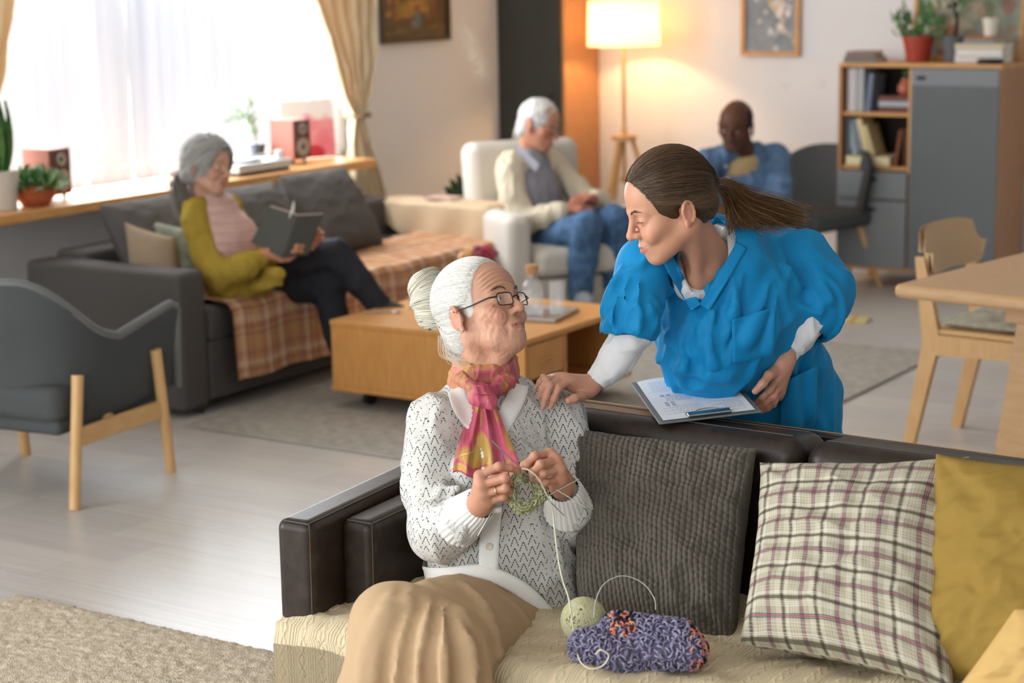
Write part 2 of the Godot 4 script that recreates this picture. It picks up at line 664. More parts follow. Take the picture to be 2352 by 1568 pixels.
func room() -> void:
	var mb := MB.new()
	span_box(mb, -6.9, 4.3, -0.12, 0.0, -10.6, 3.5)
	struct("floor", mb, M.floor)
	mb = MB.new()
	span_box(mb, -6.9, 4.3, 3.0, 3.12, -10.6, 3.5)
	struct("ceiling", mb, M.ceiling)
	# window wall with two openings
	mb = MB.new()
	for q in [[-8.25, -5.0, 0.0, 0.78], [-8.25, -5.0, 2.7, 3.0], [-10.6, -8.25, 0.0, 3.0], [-5.0, -1.2, 0.0, 3.0], [-1.2, 2.4, 0.0, 0.78], [-1.2, 2.4, 2.7, 3.0], [2.4, 3.5, 0.0, 3.0]]:
		span_box(mb, -6.75, -6.45, q[2], q[3], q[0], q[1], 0.0005)
	struct("wall_left", mb, M.wall)
	mb = MB.new()
	span_box(mb, -6.75, 4.3, 0.0, 3.0, -10.55, -10.25, 0.0005)
	struct("wall_back", mb, M.wall)
	mb = MB.new()
	span_box(mb, 4.0, 4.3, 0.0, 3.0, -10.3, 3.5, 0.0005)
	struct("wall_right", mb, M.wall)
	mb = MB.new()
	for q in [[-6.75, -4.4, 0.0, 3.0], [-4.4, 0.0, 0.0, 0.78], [-4.4, 0.0, 2.7, 3.0], [0.0, 4.0, 0.0, 3.0]]:
		span_box(mb, q[0], q[1], q[2], q[3], 3.0, 3.3, 0.0005)
	struct("wall_front", mb, M.wall)
	window("window_1", Transform3D(Basis(), Vector3(-6.6, 0.78, -6.625)), 3.25, 1.92, [0.0, 1.45])
	window("window_2", Transform3D(Basis(), Vector3(-6.6, 0.78, 0.6)), 3.6, 1.92, [-0.6, 0.6])
	window("window_3", Transform3D(Basis(Vector3.UP, PI / 2), Vector3(-2.2, 0.78, 3.15)), 4.4, 1.92, [-0.73, 0.73])
	mb = MB.new()
	span_box(mb, -6.44, -5.98, 0.755, 0.80, -7.95, -2.6, 0.006)
	struct("trim_1", mb, M.oakh)
	mb = MB.new()
	span_box(mb, -6.45, -6.432, 0.0, 0.08, -9.8, 3.0)
	struct("baseboard_left", mb, M.white)
	mb = MB.new()
	span_box(mb, -6.0, 4.0, 0.0, 0.08, -10.25, -10.235)
	struct("baseboard_back", mb, M.white)

func window(called: String, xf: Transform3D, w: float, h: float, posts: Array) -> void:
	var b := Basis(Vector3.UP, TURN)
	var root := Node3D.new()
	root.name = called
	root.set_meta("kind", "structure")
	add_child(root)
	root.transform = Transform3D(b) * xf
	var mb := MB.new()
	span_box(mb, -0.04, 0.04, 0.0, 0.07, -w / 2, w / 2)
	span_box(mb, -0.04, 0.04, h - 0.07, h, -w / 2, w / 2)
	span_box(mb, -0.04, 0.04, 0.07, h - 0.07, -w / 2, -w / 2 + 0.07)
	span_box(mb, -0.04, 0.04, 0.07, h - 0.07, w / 2 - 0.07, w / 2)
	part("window_frame", mb, M.white, root)
	for z in posts:
		mb = MB.new()
		span_box(mb, -0.045, 0.045, 0.07, h - 0.07, z - 0.06, z + 0.06)
		part("mullion", mb, M.white, root)
	var cuts: Array = [-w / 2 + 0.07]
	for z in posts:
		cuts.append(z - 0.06)
		cuts.append(z + 0.06)
	cuts.append(w / 2 - 0.07)
	for k in range(0, cuts.size(), 2):
		mb = MB.new()
		span_box(mb, -0.003, 0.003, 0.07, h - 0.07, cuts[k], cuts[k + 1], 0.0005)
		part("pane", mb, M.glass, root)


func pillow(cs: Array, thick: float, bow: float, sd: int, wr: float, nu := 60, nv := 60, relief = null, base := Vector3.ZERO, sag := 0.0) -> MB:
	var mb := MB.new()
	var n: Vector3 = ((cs[1] - cs[0]).cross(cs[3] - cs[0])).normalized()
	var f := FastNoiseLite.new()
	f.seed = sd
	f.frequency = 1.0
	f.fractal_octaves = 3
	for side in [1.0, -1.0]:
		mb.grid(nu, nv, func(u0, v):
			var u: float = u0 if side > 0 else 1.0 - u0
			var x: float = u * 2 - 1
			var y: float = v * 2 - 1
			var x2: float = (x * (1.0 - bow * (1 - y * y)) + 1) / 2
			var y2: float = (y * (1.0 - bow * (1 - x * x)) + 1) / 2
			var p: Vector3 = cs[0].lerp(cs[1], x2).lerp(cs[3].lerp(cs[2], x2), y2)
			var e: float = maxf(0.0, (1 - pow(absf(x), 2.6)) * (1 - pow(absf(y), 2.6)))
			var t: float = thick * pow(e, 0.5) * (1.0 + sag * (0.5 - v))
			var k: float = pow(e, 0.35)
			var w: float = f.get_noise_2d(u * 2.2 + side * 9.0, v * 3.1) * 1.0 + (1.0 - absf(f.get_noise_2d(u * 1.6 + v * 1.3, v * 2.8 - u * 1.1 + 5.0)) * 3.0) * 0.5
			# folds that run out from the corners
			var a: float = atan2(absf(y) - 1.15, absf(x) - 1.15)
			w += sin(a * 14.0 + sd) * 0.5 * exp(-3.0 * ((absf(x) - 1) * (absf(x) - 1) + (absf(y) - 1) * (absf(y) - 1)))
			t += wr * w * k
			if relief != null:
				t += relief.call(u, v) * minf(1.0, k * 2.0)
			return p + n * (t * side) - base)
	return mb

func cushion(called: String, label: String, group: String, cs: Array, thick: float, mat_: Material, sd: int, wr := 0.012, bow := 0.05, nu := 50, relief = null, sag := 0.3, category := "cushion") -> Node3D:
	var base: Vector3 = (cs[0] + cs[1]) / 2.0
	return solo(called, label, category, pillow(cs, thick, bow, sd, wr, nu, nu, relief, base, sag), mat_, base, Vector3.ZERO, group)

func book(parent: Node3D, size: Vector3, cover: Material, at_ := Vector3.ZERO, turn := Vector3.ZERO) -> void:  # size: thickness x, height y, depth z; spine at +z
	var mb := MB.new()
	var c := 0.003
	mb.rbox(Vector3(c, size.y, size.z), 0.001, Vector3(-size.x / 2 + c / 2, size.y / 2, 0), 1)
	mb.rbox(Vector3(c, size.y, size.z), 0.001, Vector3(size.x / 2 - c / 2, size.y / 2, 0), 1)
	mb.rbox(Vector3(size.x, size.y, c), 0.001, Vector3(0, size.y / 2, size.z / 2 - c / 2), 1)
	part("cover", mb, cover, parent, at_, turn)
	mb = MB.new()
	mb.rbox(Vector3(size.x - 2 * c, size.y - 0.008, size.z - 0.008), 0.001, Vector3(0, size.y / 2, -0.001), 1)
	part("pages", mb, M.paper, parent, at_, turn)

func a_book(label: String, size: Vector3, hex: String, pos: Vector3, turn: Vector3, group: String) -> void:
	var t := thing("book", label, "book", pos, 0.0, group)
	t.basis = Basis(Vector3.UP, TURN) * Basis.from_euler(turn)
	book(t, size, mat(hex, 0.7))

func leaf_mesh(l: float, w: float, bend: float, cup := 0.15) -> MB:
	return MB.new().grid(4, 6, func(u, v):
		var x: float = (u - 0.5) * 2.0
		var wd: float = w * sin(PI * pow(v * 0.96 + 0.02, 0.75)) * 0.5
		var a: float = bend * v
		return Vector3(x * wd, l * sin(a) / maxf(bend, 0.01) - absf(x) * 0.0, -l * (1.0 - cos(a)) / maxf(bend, 0.01) + x * x * cup * w))

func props() -> void:
	M.paper = mat("e8e0cf", 0.9)
	grey_sofa()
	coffee_table()
	left_armchair()
	white_armchair()
	cabinet()
	wardrobe()
	lamp()
	pictures()
	sill()
	dining()
	couch()
	rugs()
	curtains()

func grey_sofa() -> void:
	var t := thing("sofa", "long dark grey fabric sofa with box arms below the window sill", "sofa", at(-5.57, 0, 6.78), TURN)
	var mb := MB.new()
	mb.rbox(Vector3(0.80, 0.24, 2.14), 0.015, Vector3(0.0, 0.17, 0), 2)
	part("base", mb, M.sofa, t)
	for k in [-1, 1]:
		part("seat", MB.new().rbox(Vector3(0.68, 0.15, 1.06), 0.03, Vector3(0.06, 0.355, k * 0.53), 3), M.sofa, t)
	part("backrest", MB.new().rbox(Vector3(0.18, 0.54, 2.16), 0.03, Vector3(-0.35, 0.35, 0), 3), M.sofa, t)
	part("arm", MB.new().rbox(Vector3(0.86, 0.56, 0.16), 0.025, Vector3(-0.03, 0.31, 1.15), 3), M.sofa, t)
	part("arm", MB.new().rbox(Vector3(0.86, 0.56, 0.2), 0.035, Vector3(-0.03, 0.31, -1.15), 3), M.sofa, t)
	for x in [-0.38, 0.36]:
		for z in [-1.1, 1.1]:
			part("foot", MB.new().lathe([Vector2(0.018, 0), Vector2(0.022, 0.05)], 12), M.black, t, Vector3(x, 0, z))
	var bc := [["grey back cushion at the near end of the long sofa, creased at its corner", 5.72, 6.30, 0.815, 3], ["grey back cushion right behind the reading woman", 6.33, 6.86, 0.80, 5], ["grey back cushion at the far end of the long sofa beside the curtain", 6.88, 7.40, 0.82, 8]]
	for q in bc:
		var cs := [at(-5.54, 0.445, q[1]), at(-5.54, 0.445, q[2]), at(-5.76, q[3], q[2] - 0.01), at(-5.76, q[3], q[1] + 0.01)]
		cushion("back_cushion", q[0], "back cushions of the grey sofa", cs, 0.10, M.sofa, q[4], 0.008, 0.02)
	M.sand = tri(mat("a4907a", 0.95, 0.2), Vector3(6, 6, 6))
	var pb := cushion("throw_pillow", "small beige throw pillow with pale piping leaning in the near corner of the grey sofa", "", [at(-5.62, 0.45, 5.74), at(-5.42, 0.45, 5.86), at(-5.47, 0.68, 5.87), at(-5.64, 0.75, 5.75)], 0.06, M.sand, 12, 0.004, 0.06, 30)
	M.sage = tri(mat("ffffff", 0.95, 0.2), Vector3(4, 4, 4))
	M.sage.albedo_texture = noise_tex(0.02, 3, 256, hexc("6f7468"), hexc("a7a898"), FastNoiseLite.TYPE_CELLULAR, 2)
	cushion("throw_pillow", "grey green patterned pillow squeezed behind the reading woman's back", "", [at(-5.62, 0.45, 5.87), at(-5.36, 0.45, 5.95), at(-5.46, 0.70, 5.97), at(-5.68, 0.755, 5.88)], 0.06, M.sage, 14, 0.01, 0.05, 30)
	# plaid blanket over the seats
	M.tartan = mat("ffffff", 0.95, 0.1)
	M.tartan.albedo_texture = ImageTexture.create_from_image(tartan("c4956f", [["7a4a3c", 0, 9, 0.5], ["ead9c4", 30, 26, 0.35], ["96525a", 64, 16, 0.35], ["6a443a", 96, 5, 0.5], ["cfa35e", 120, 24, 0.35], ["b0706a", 160, 20, 0.4], ["efe2d2", 196, 18, 0.4], ["74483e", 228, 6, 0.5]], 256))
	M.tartan.uv1_scale = Vector3(3, 8, 1)
	bump(M.tartan, noise_tex(0.3, 2, 256), 0.1)
	var f := FastNoiseLite.new()
	f.seed = 4
	f.frequency = 1.4
	var base := at(-5.4, 0.44, 6.7)
	var inv := Basis(Vector3.UP, TURN)
	mb = MB.new()
	for s in [0, 1]:
		mb.grid(40, 90, func(u, v):
			var b: float = lerpf(5.78, 7.86, v if s == 0 else 1.0 - v)
			var d: float = u * 0.86
			var a := -5.66 + minf(d, 0.52)
			var y := 0.447
			if d > 0.52:
				var e: float = d - 0.52
				if e < 0.06:
					var an := e / 0.06 * PI / 2
					a = -5.14 + sin(an) * 0.035
					y = 0.447 - (1 - cos(an)) * 0.035
				else:
					a = -5.10 + 0.01 * sin(b * 12.0) + 0.06 * (e - 0.06)
					y = 0.412 - (e - 0.06)
			y += f.get_noise_2d(a * 3, b * 3) * 0.012
			return inv * Vector3(a, y - 0.004 * s, -b) - base)
	solo("blanket", "orange and pink checked wool blanket spread over the grey sofa's seat", "blanket", mb, M.tartan, base)
	# beige throw over the far arm
	M.throw = bump(tri(mat("cdb595", 0.95, 0.2), Vector3(3, 3, 3)), noise_tex(0.3, 2, 256), 0.15)
	base = at(-5.4, 0.6, 7.93)
	mb = MB.new()
	for s in [0, 1]:
		mb.grid(40, 60, func(u0, v):
			var u: float = u0 if s == 0 else 1.0 - u0
			var r: float = 0.002 + 0.004 * (1 - s)
			var a: float = lerpf(-5.92, -5.10, u)
			var wide: float = lerpf(0.10, 0.34, smoothstep(0.0, 0.8, u))
			var d: float = (v - 0.5) * (0.24 + wide * 2.0)
			var b := 7.93 + clampf(d, -0.115, 0.115)
			var y: float = 0.595 + r
			var over := absf(d) - 0.115
			if over > 0:
				b += signf(d) * (0.006 + r + 0.012 * sin(a * 26.0) * minf(1, over * 8))
				y -= over
			if u > 0.85:
				var e: float = (u - 0.85) / 0.15
				y -= e * e * 0.20
			a += 0.0
			return inv * Vector3(a, y + f.get_noise_2d(a * 4, b * 4) * 0.01, -b) - base)
	solo("throw_blanket", "beige woven throw hanging over the far arm of the grey sofa", "blanket", mb, M.throw, base)
	var bk := thing("book", "thin closed book lying on the beige throw at the sofa's far arm", "book", at(-5.66, 0.612, 7.98), TURN)
	book(bk, Vector3(0.012, 0.16, 0.11), mat("c9a99a", 0.7), Vector3.ZERO, Vector3(0, 0, -PI / 2))

func tartan(base: String, bars: Array, size: int) -> Image:
	var im := pic(size, size, hexc(base))
	for d in 2:
		for q in bars:
			var k: Image
			if d == 0:
				k = pic(q[2], size, hexc(q[0], q[3]))
				im.blend_rect(k, Rect2i(0, 0, q[2], size), Vector2i(q[1], 0))
			else:
				k = pic(size, q[2], hexc(q[0], q[3]))
				im.blend_rect(k, Rect2i(0, 0, size, q[2]), Vector2i(0, q[1]))
	return im

func coffee_table() -> void:
	var t := thing("coffee_table", "low oak coffee table on black casters with a drawer and open shelf", "table", at(-4.3, 0.0115, 6.4), TURN)
	part("tabletop", MB.new().rbox(Vector3(0.94, 0.024, 0.82), 0.005, Vector3(0, 0.348, 0), 2), M.oaktable, t)
	part("bottom_board", MB.new().rbox(Vector3(0.94, 0.022, 0.82), 0.004, Vector3(0, 0.081, 0), 2), M.oaktable, t)
	part("side_panel", MB.new().rbox(Vector3(0.93, 0.244, 0.02), 0.003, Vector3(0, 0.214, 0.398), 1), M.oaktable, t)
	part("side_panel", MB.new().rbox(Vector3(0.93, 0.244, 0.02), 0.003, Vector3(0, 0.214, -0.398), 1), M.oaktable, t)
	part("side_panel", MB.new().rbox(Vector3(0.02, 0.244, 0.77), 0.003, Vector3(-0.455, 0.214, 0), 1), M.oaktable, t)
	part("divider", MB.new().rbox(Vector3(0.86, 0.244, 0.018), 0.003, Vector3(0.03, 0.214, 0.10), 1), M.oaktable, t)
	var d := part("drawer", MB.new().rbox(Vector3(0.40, 0.135, 0.265), 0.003, Vector3(0.262, 0.262, 0.25), 1), M.oaktable, t)
	part("handle", MB.new().rbox(Vector3(0.012, 0.012, 0.08), 0.004, Vector3(0.467, 0.262, 0.25), 2), M.oaktable, d)
	for x in [-0.36, 0.36]:
		for z in [-0.3, 0.3]:
			var w := MB.new()
			w.rbox(Vector3(0.05, 0.006, 0.05), 0.002, Vector3(0, 0.067, 0), 1)
			w.rbox(Vector3(0.004, 0.045, 0.03), 0.002, Vector3(-0.018, 0.042, 0.004), 1)
			w.rbox(Vector3(0.004, 0.045, 0.03), 0.002, Vector3(0.018, 0.042, 0.004), 1)
			var cst := part("caster", w, M.black, t, Vector3(x, 0, z))
			part("wheel", MB.new().tube([Vector3(-0.013, 0.032, 0), Vector3(0.013, 0.032, 0)], 0.032, -1, 20), M.black, cst)
	# tray, bottle, glasses
	var top := 0.3725
	var tr := thing("tray", "shallow silver serving tray under the corked bottle", "tray", at(-4.05, top, 6.46), TURN + 0.2)
	var mb := MB.new()
	mb.rbox(Vector3(0.22, 0.006, 0.28), 0.003, Vector3(0, 0.004, 0), 1)
	for s in [-1, 1]:
		mb.rbox(Vector3(0.006, 0.014, 0.28), 0.002, Vector3(s * 0.11, 0.009, 0), 1)
		mb.rbox(Vector3(0.22, 0.014, 0.006), 0.002, Vector3(0, 0.009, s * 0.14), 1)
	part("plate", mb, M.steel, tr)
	var bo := thing("bottle", "clear glass water bottle with a cork stopper on the tray", "bottle", at(-4.08, top + 0.008, 6.44), 0.0)
	part("glass_body", MB.new().lathe([Vector2(0.0001, 0.0), Vector2(0.04, 0.001), Vector2(0.043, 0.01), Vector2(0.043, 0.10), Vector2(0.038, 0.122), Vector2(0.024, 0.138), Vector2(0.022, 0.165), Vector2(0.024, 0.168)], 28), M.glassb, bo)
	part("water", MB.new().lathe([Vector2(0.0001, 0.004), Vector2(0.039, 0.005), Vector2(0.040, 0.09), Vector2(0.0001, 0.091)], 28), M.glassb, bo)
	part("cork", MB.new().lathe([Vector2(0.02, 0.155), Vector2(0.021, 0.172), Vector2(0.026, 0.172), Vector2(0.027, 0.2), Vector2(0.0001, 0.202)], 20, Vector3.ZERO, true), mat("b98c5e", 0.95), bo)
	var gl := solo("drinking_glass", "tall clear drinking glass beside the corked bottle on the tray", "glass", MB.new().lathe([Vector2(0.0001, 0.004), Vector2(0.026, 0.004), Vector2(0.031, 0.13), Vector2(0.033, 0.13), Vector2(0.028, 0.0), Vector2(0.0001, 0.0)], 28), M.glassb, at(-4.0, top + 0.008, 6.5))
	for k in 3:
		var q: Vector3 = [at(-4.52, top, 6.3), at(-4.60, top, 6.36), at(-4.44, top, 6.38)][k]
		solo("candle_glass", ["short ribbed glass tumbler nearest the front on the coffee table", "short ribbed glass tumbler at the left on the coffee table", "short ribbed glass tumbler tucked behind the old woman's bun"][k], "glass", MB.new().lathe([Vector2(0.0001, 0.004), Vector2(0.03, 0.005), Vector2(0.034, 0.055), Vector2(0.037, 0.055), Vector2(0.034, 0.0), Vector2(0.0001, 0.0)], 16), M.glassb, q, Vector3.ZERO, "tumblers on the coffee table")
	var vs := thing("flower_vase", "green glass vase of dried peach and plum flowers behind the white bun", "vase", at(-4.46, top, 6.62), 0.0)
	part("vase", MB.new().lathe([Vector2(0.0001, 0), Vector2(0.04, 0.002), Vector2(0.055, 0.04), Vector2(0.045, 0.08), Vector2(0.025, 0.1), Vector2(0.03, 0.115)], 24), mat("4f6a66", 0.15), vs)
	var r := RandomNumberGenerator.new()
	r.seed = 5
	var cols := [mat("d9a878", 0.9), mat("9a4a5c", 0.9), mat("c0475a", 0.9), mat("e0b78f", 0.9)]
	for k in 9:
		var c := Vector3(-0.06 + 0.03 * (k % 5), 0.155 + 0.03 * (k / 3) + r.randf() * 0.01, r.randf_range(-0.04, 0.04))
		mb = MB.new()
		for j in 14:
			var dir := Vector3(r.randfn(), r.randfn() + 0.5, r.randfn()).normalized()
			mb.ball(c + dir * 0.016, Vector3(0.012, 0.012, 0.012), 8)
		var fl := part("flower", mb, cols[1 if k in [3, 4, 7] else (2 if k in [8] else (0 if k % 2 == 0 else 3))], vs)
		part("stem", MB.new().tube([Vector3(0, 0.09, 0), c], 0.002, -1, 5), M.leafdark, fl)
	var sp := thing("teaspoon", "small steel teaspoon lying at the coffee table's left corner", "spoon", at(-4.66, top + 0.002, 6.2), TURN + 0.6)
	part("bowl", MB.new().ball(Vector3(0.06, 0.003, 0), Vector3(0.018, 0.004, 0.012), 12), M.steel, sp)
	part("stem", MB.new().tube([Vector3(0.045, 0.003, 0), Vector3(-0.07, 0.004, 0)], 0.003, 0.004, 6), M.steel, sp)

func left_armchair() -> void:
	var t := thing("armchair", "low dark grey shell armchair with splayed light wood legs", "armchair", at(-4.96, 0, 4.62), TURN + 0.12)
	# shell: open to the front (-z): outline of the top edge seen from the side
	var prof := func(s: float) -> float:  # height of the rim along the horseshoe, s = 0 at the back, 1 at the front of an arm
		var k := smoothstep(0.12, 0.5, s)
		return lerpf(0.76, 0.535, k) + 0.065 * clampf((s - 0.5) / 0.45, 0.0, 1.0) - 0.02 * smoothstep(0.93, 1.0, s)
	var ring := func(q: float, y: float) -> Vector3:  # q from -1 to 1 round the horseshoe
		var a := absf(q)
		var grow := 0.84 + 0.16 * clampf((y - 0.25) / 0.4, 0.0, 1.0)
		var x := 0.0
		var z := 0.0
		if a < 0.45:
			var an := a / 0.45 * PI / 2
			x = 0.335 * pow(sin(an), 0.8)
			z = 0.30 * pow(cos(an), 0.7)
		else:
			x = 0.335 + 0.012 * (a - 0.45)
			z = -(a - 0.45) / 0.55 * 0.36
		if y > 0.5 and a < 0.4:
			z += (y - 0.5) * 0.25 * (1 - a / 0.4)
		return Vector3(signf(q) * x * grow, y, z * (grow if z > 0 else 1.0))
	var mb := MB.new()
	for s in [0, 1]:
		mb.grid(72, 20, func(u, v):
			var q: float = u * 2 - 1
			var top: float = prof.call(absf(q))
			var bot := 0.27 + 0.03 * smoothstep(0.5, 1.0, absf(q))
			var y: float = lerpf(bot, top, v)
			var p: Vector3 = ring.call(q, y)
			if s == 1:
				var c := Vector3(0, y, p.z * 0.6)
				p -= (p - c).normalized() * 0.035
				p.z = maxf(p.z, -0.36)
			return p)
		if s == 0:  # outside must look outwards
			for k in range(0, mb.ix.size(), 3):
				var w := mb.ix[k + 1]
				mb.ix[k + 1] = mb.ix[k + 2]
				mb.ix[k + 2] = w
			mb.soften(0, 0)
	part("shell", mb, M.chair, t)
	mb = MB.new()
	var rim := []
	for k in 73:
		var q := k / 36.0 - 1.0
		var p: Vector3 = ring.call(q, prof.call(absf(q)))
		rim.append(p - Vector3(p.x * 0.05, -0.001, (p.z if p.z > 0 else 0.0) * 0.05))
	mb.tube(rim, 0.0185, -1, 10)
	for e in [0, 72]:
		mb.tube([rim[e], Vector3(rim[e].x * 0.97, 0.29, rim[e].z)], 0.0185, 0.016, 10)
	part("piping", mb, mat("6f706e", 0.95), t)
	part("seat", MB.new().rbox(Vector3(0.56, 0.13, 0.62), 0.045, Vector3(0, 0.345, -0.03), 4), M.chair, t)
	part("seat_base", MB.new().rbox(Vector3(0.55, 0.05, 0.6), 0.02, Vector3(0, 0.27, -0.03), 2), M.chair, t)
	for sx in [-1, 1]:
		var a := Vector3(sx * 0.312, 0.445, 0.20)
		var b := Vector3(sx * 0.325, 0.0, 0.275)
		var c := Vector3(sx * 0.322, 0.455, -0.22)
		var d := Vector3(sx * 0.33, 0.0, -0.262)
		part("leg", MB.new().tube([a, a.lerp(b, 0.1), a.lerp(b, 0.5), b], 0.021, 0.019, 14), M.ashv, t)
		part("leg", MB.new().tube([c, c.lerp(d, 0.1), c.lerp(d, 0.5), d], 0.021, 0.019, 14), M.ashv, t)
		var r0 := a.lerp(b, 0.47)
		var r1 := c.lerp(d, 0.47)
		part("side_rail", MB.new().rbox(Vector3(0.024, 0.062, r0.z - r1.z), 0.004, (r0 + r1) / 2, 2), M.ash, t)
	part("cross_rail", MB.new().rbox(Vector3(0.6, 0.06, 0.03), 0.005, Vector3(0, 0.243, 0.02), 2), M.ash, t)

func white_armchair() -> void:
	var t := thing("armchair", "off-white slipcovered armchair with high back that the old man sits in", "armchair", Vector3(0.20, 0, -9.56), 0.42)
	part("base", MB.new().rbox(Vector3(0.66, 0.24, 0.66), 0.02, Vector3(0, 0.15, 0), 3), M.cream, t)
	part("seat", MB.new().rbox(Vector3(0.48, 0.14, 0.66), 0.05, Vector3(0, 0.35, 0.05), 5), M.cream, t)
	var bk := MB.new()
	bk.xf = Transform3D(Basis(Vector3.RIGHT, -0.10), Vector3(0, 0.3, -0.30))
	bk.rbox(Vector3(0.62, 0.64, 0.17), 0.06, Vector3(0, 0.27, 0), 5)
	part("backrest", bk, M.cream, t)
	for s in [-1, 1]:
		part("arm", MB.new().rbox(Vector3(0.13, 0.56, 0.64), 0.05, Vector3(s * 0.31, 0.31, 0.02), 5), M.cream, t)
		for z in [-0.26, 0.26]:
			part("foot", MB.new().rbox(Vector3(0.045, 0.06, 0.045), 0.004, Vector3(s * 0.28, 0.03, z), 1), M.ash, t)
	# plants that peep out behind it
	var p := thing("potted_plant", "dark arching leafy plant between the grey sofa and the white armchair", "plant", at(-6.05, 0, 8.75), 0.0)
	part("pot", MB.new().lathe([Vector2(0.0001, 0), Vector2(0.10, 0), Vector2(0.13, 0.22), Vector2(0.12, 0.22), Vector2(0.115, 0.19), Vector2(0.0001, 0.19)], 28, Vector3.ZERO, true), M.white, p)
	var cx := Basis(Vector3.UP, -0.15)
	for k in 3:
		var w: float = [0.115, 0.10, 0.09][k]
		var z: float = [0.0, 0.05, -0.05][k]
		var pts := []
		for j in 25:
			var a := PI * j / 24.0
			pts.append(Vector3(0.09 - cos(a) * w - 0.02, 0.40 + sin(a) * (0.20 - 0.03 * k) - (0.0 if j < 14 else 0.004 * (j - 14)), z))
		pts.push_front(Vector3(0, 0.18, 0))
		var st := part("stem", MB.new().tube(pts, 0.006, 0.003, 6), M.leafdark, p)
		for j in range(3, 25, 2):
			for s in [-1, 1]:
				var dir: Vector3 = (pts[j + 1] - pts[j - 1]).normalized()
				var out: Vector3 = Vector3(-dir.y, dir.x, 0) * s + Vector3(0, 0, 0.4 * s)
				var bs := Basis.looking_at(-dir.cross(out).normalized() if absf(dir.dot(out)) < 0.99 else Vector3.FORWARD, out.normalized())
				part("leaf", leaf_mesh(0.055, 0.03, 0.5), M.leafdark, st, pts[j]).basis = bs
	var q := thing("potted_plant", "small dark leafy plant standing by the wardrobe's wooden side", "plant", at(-5.72, 0, 9.35), 0.0)
	part("pot", MB.new().lathe([Vector2(0.0001, 0), Vector2(0.09, 0), Vector2(0.11, 0.30), Vector2(0.10, 0.30), Vector2(0.0001, 0.27)], 24, Vector3.ZERO, true), M.black, q)
	var r := RandomNumberGenerator.new()
	r.seed = 8
	for k in 34:
		var a := r.randf() * TAU
		var tip := Vector3(cos(a) * r.randf_range(0.02, 0.09), r.randf_range(0.44, 0.56), sin(a) * r.randf_range(0.02, 0.09))
		var lf := part("leaf", leaf_mesh(0.07, 0.04, 0.8), M.leafdark, q, tip)
		lf.rotation = Vector3(r.randf_range(0.4, 1.4), a, 0)
		if k % 5 == 0:
			part("stem", MB.new().tube([Vector3(0, 0.27, 0), tip], 0.003, -1, 5), M.leafdark, q)

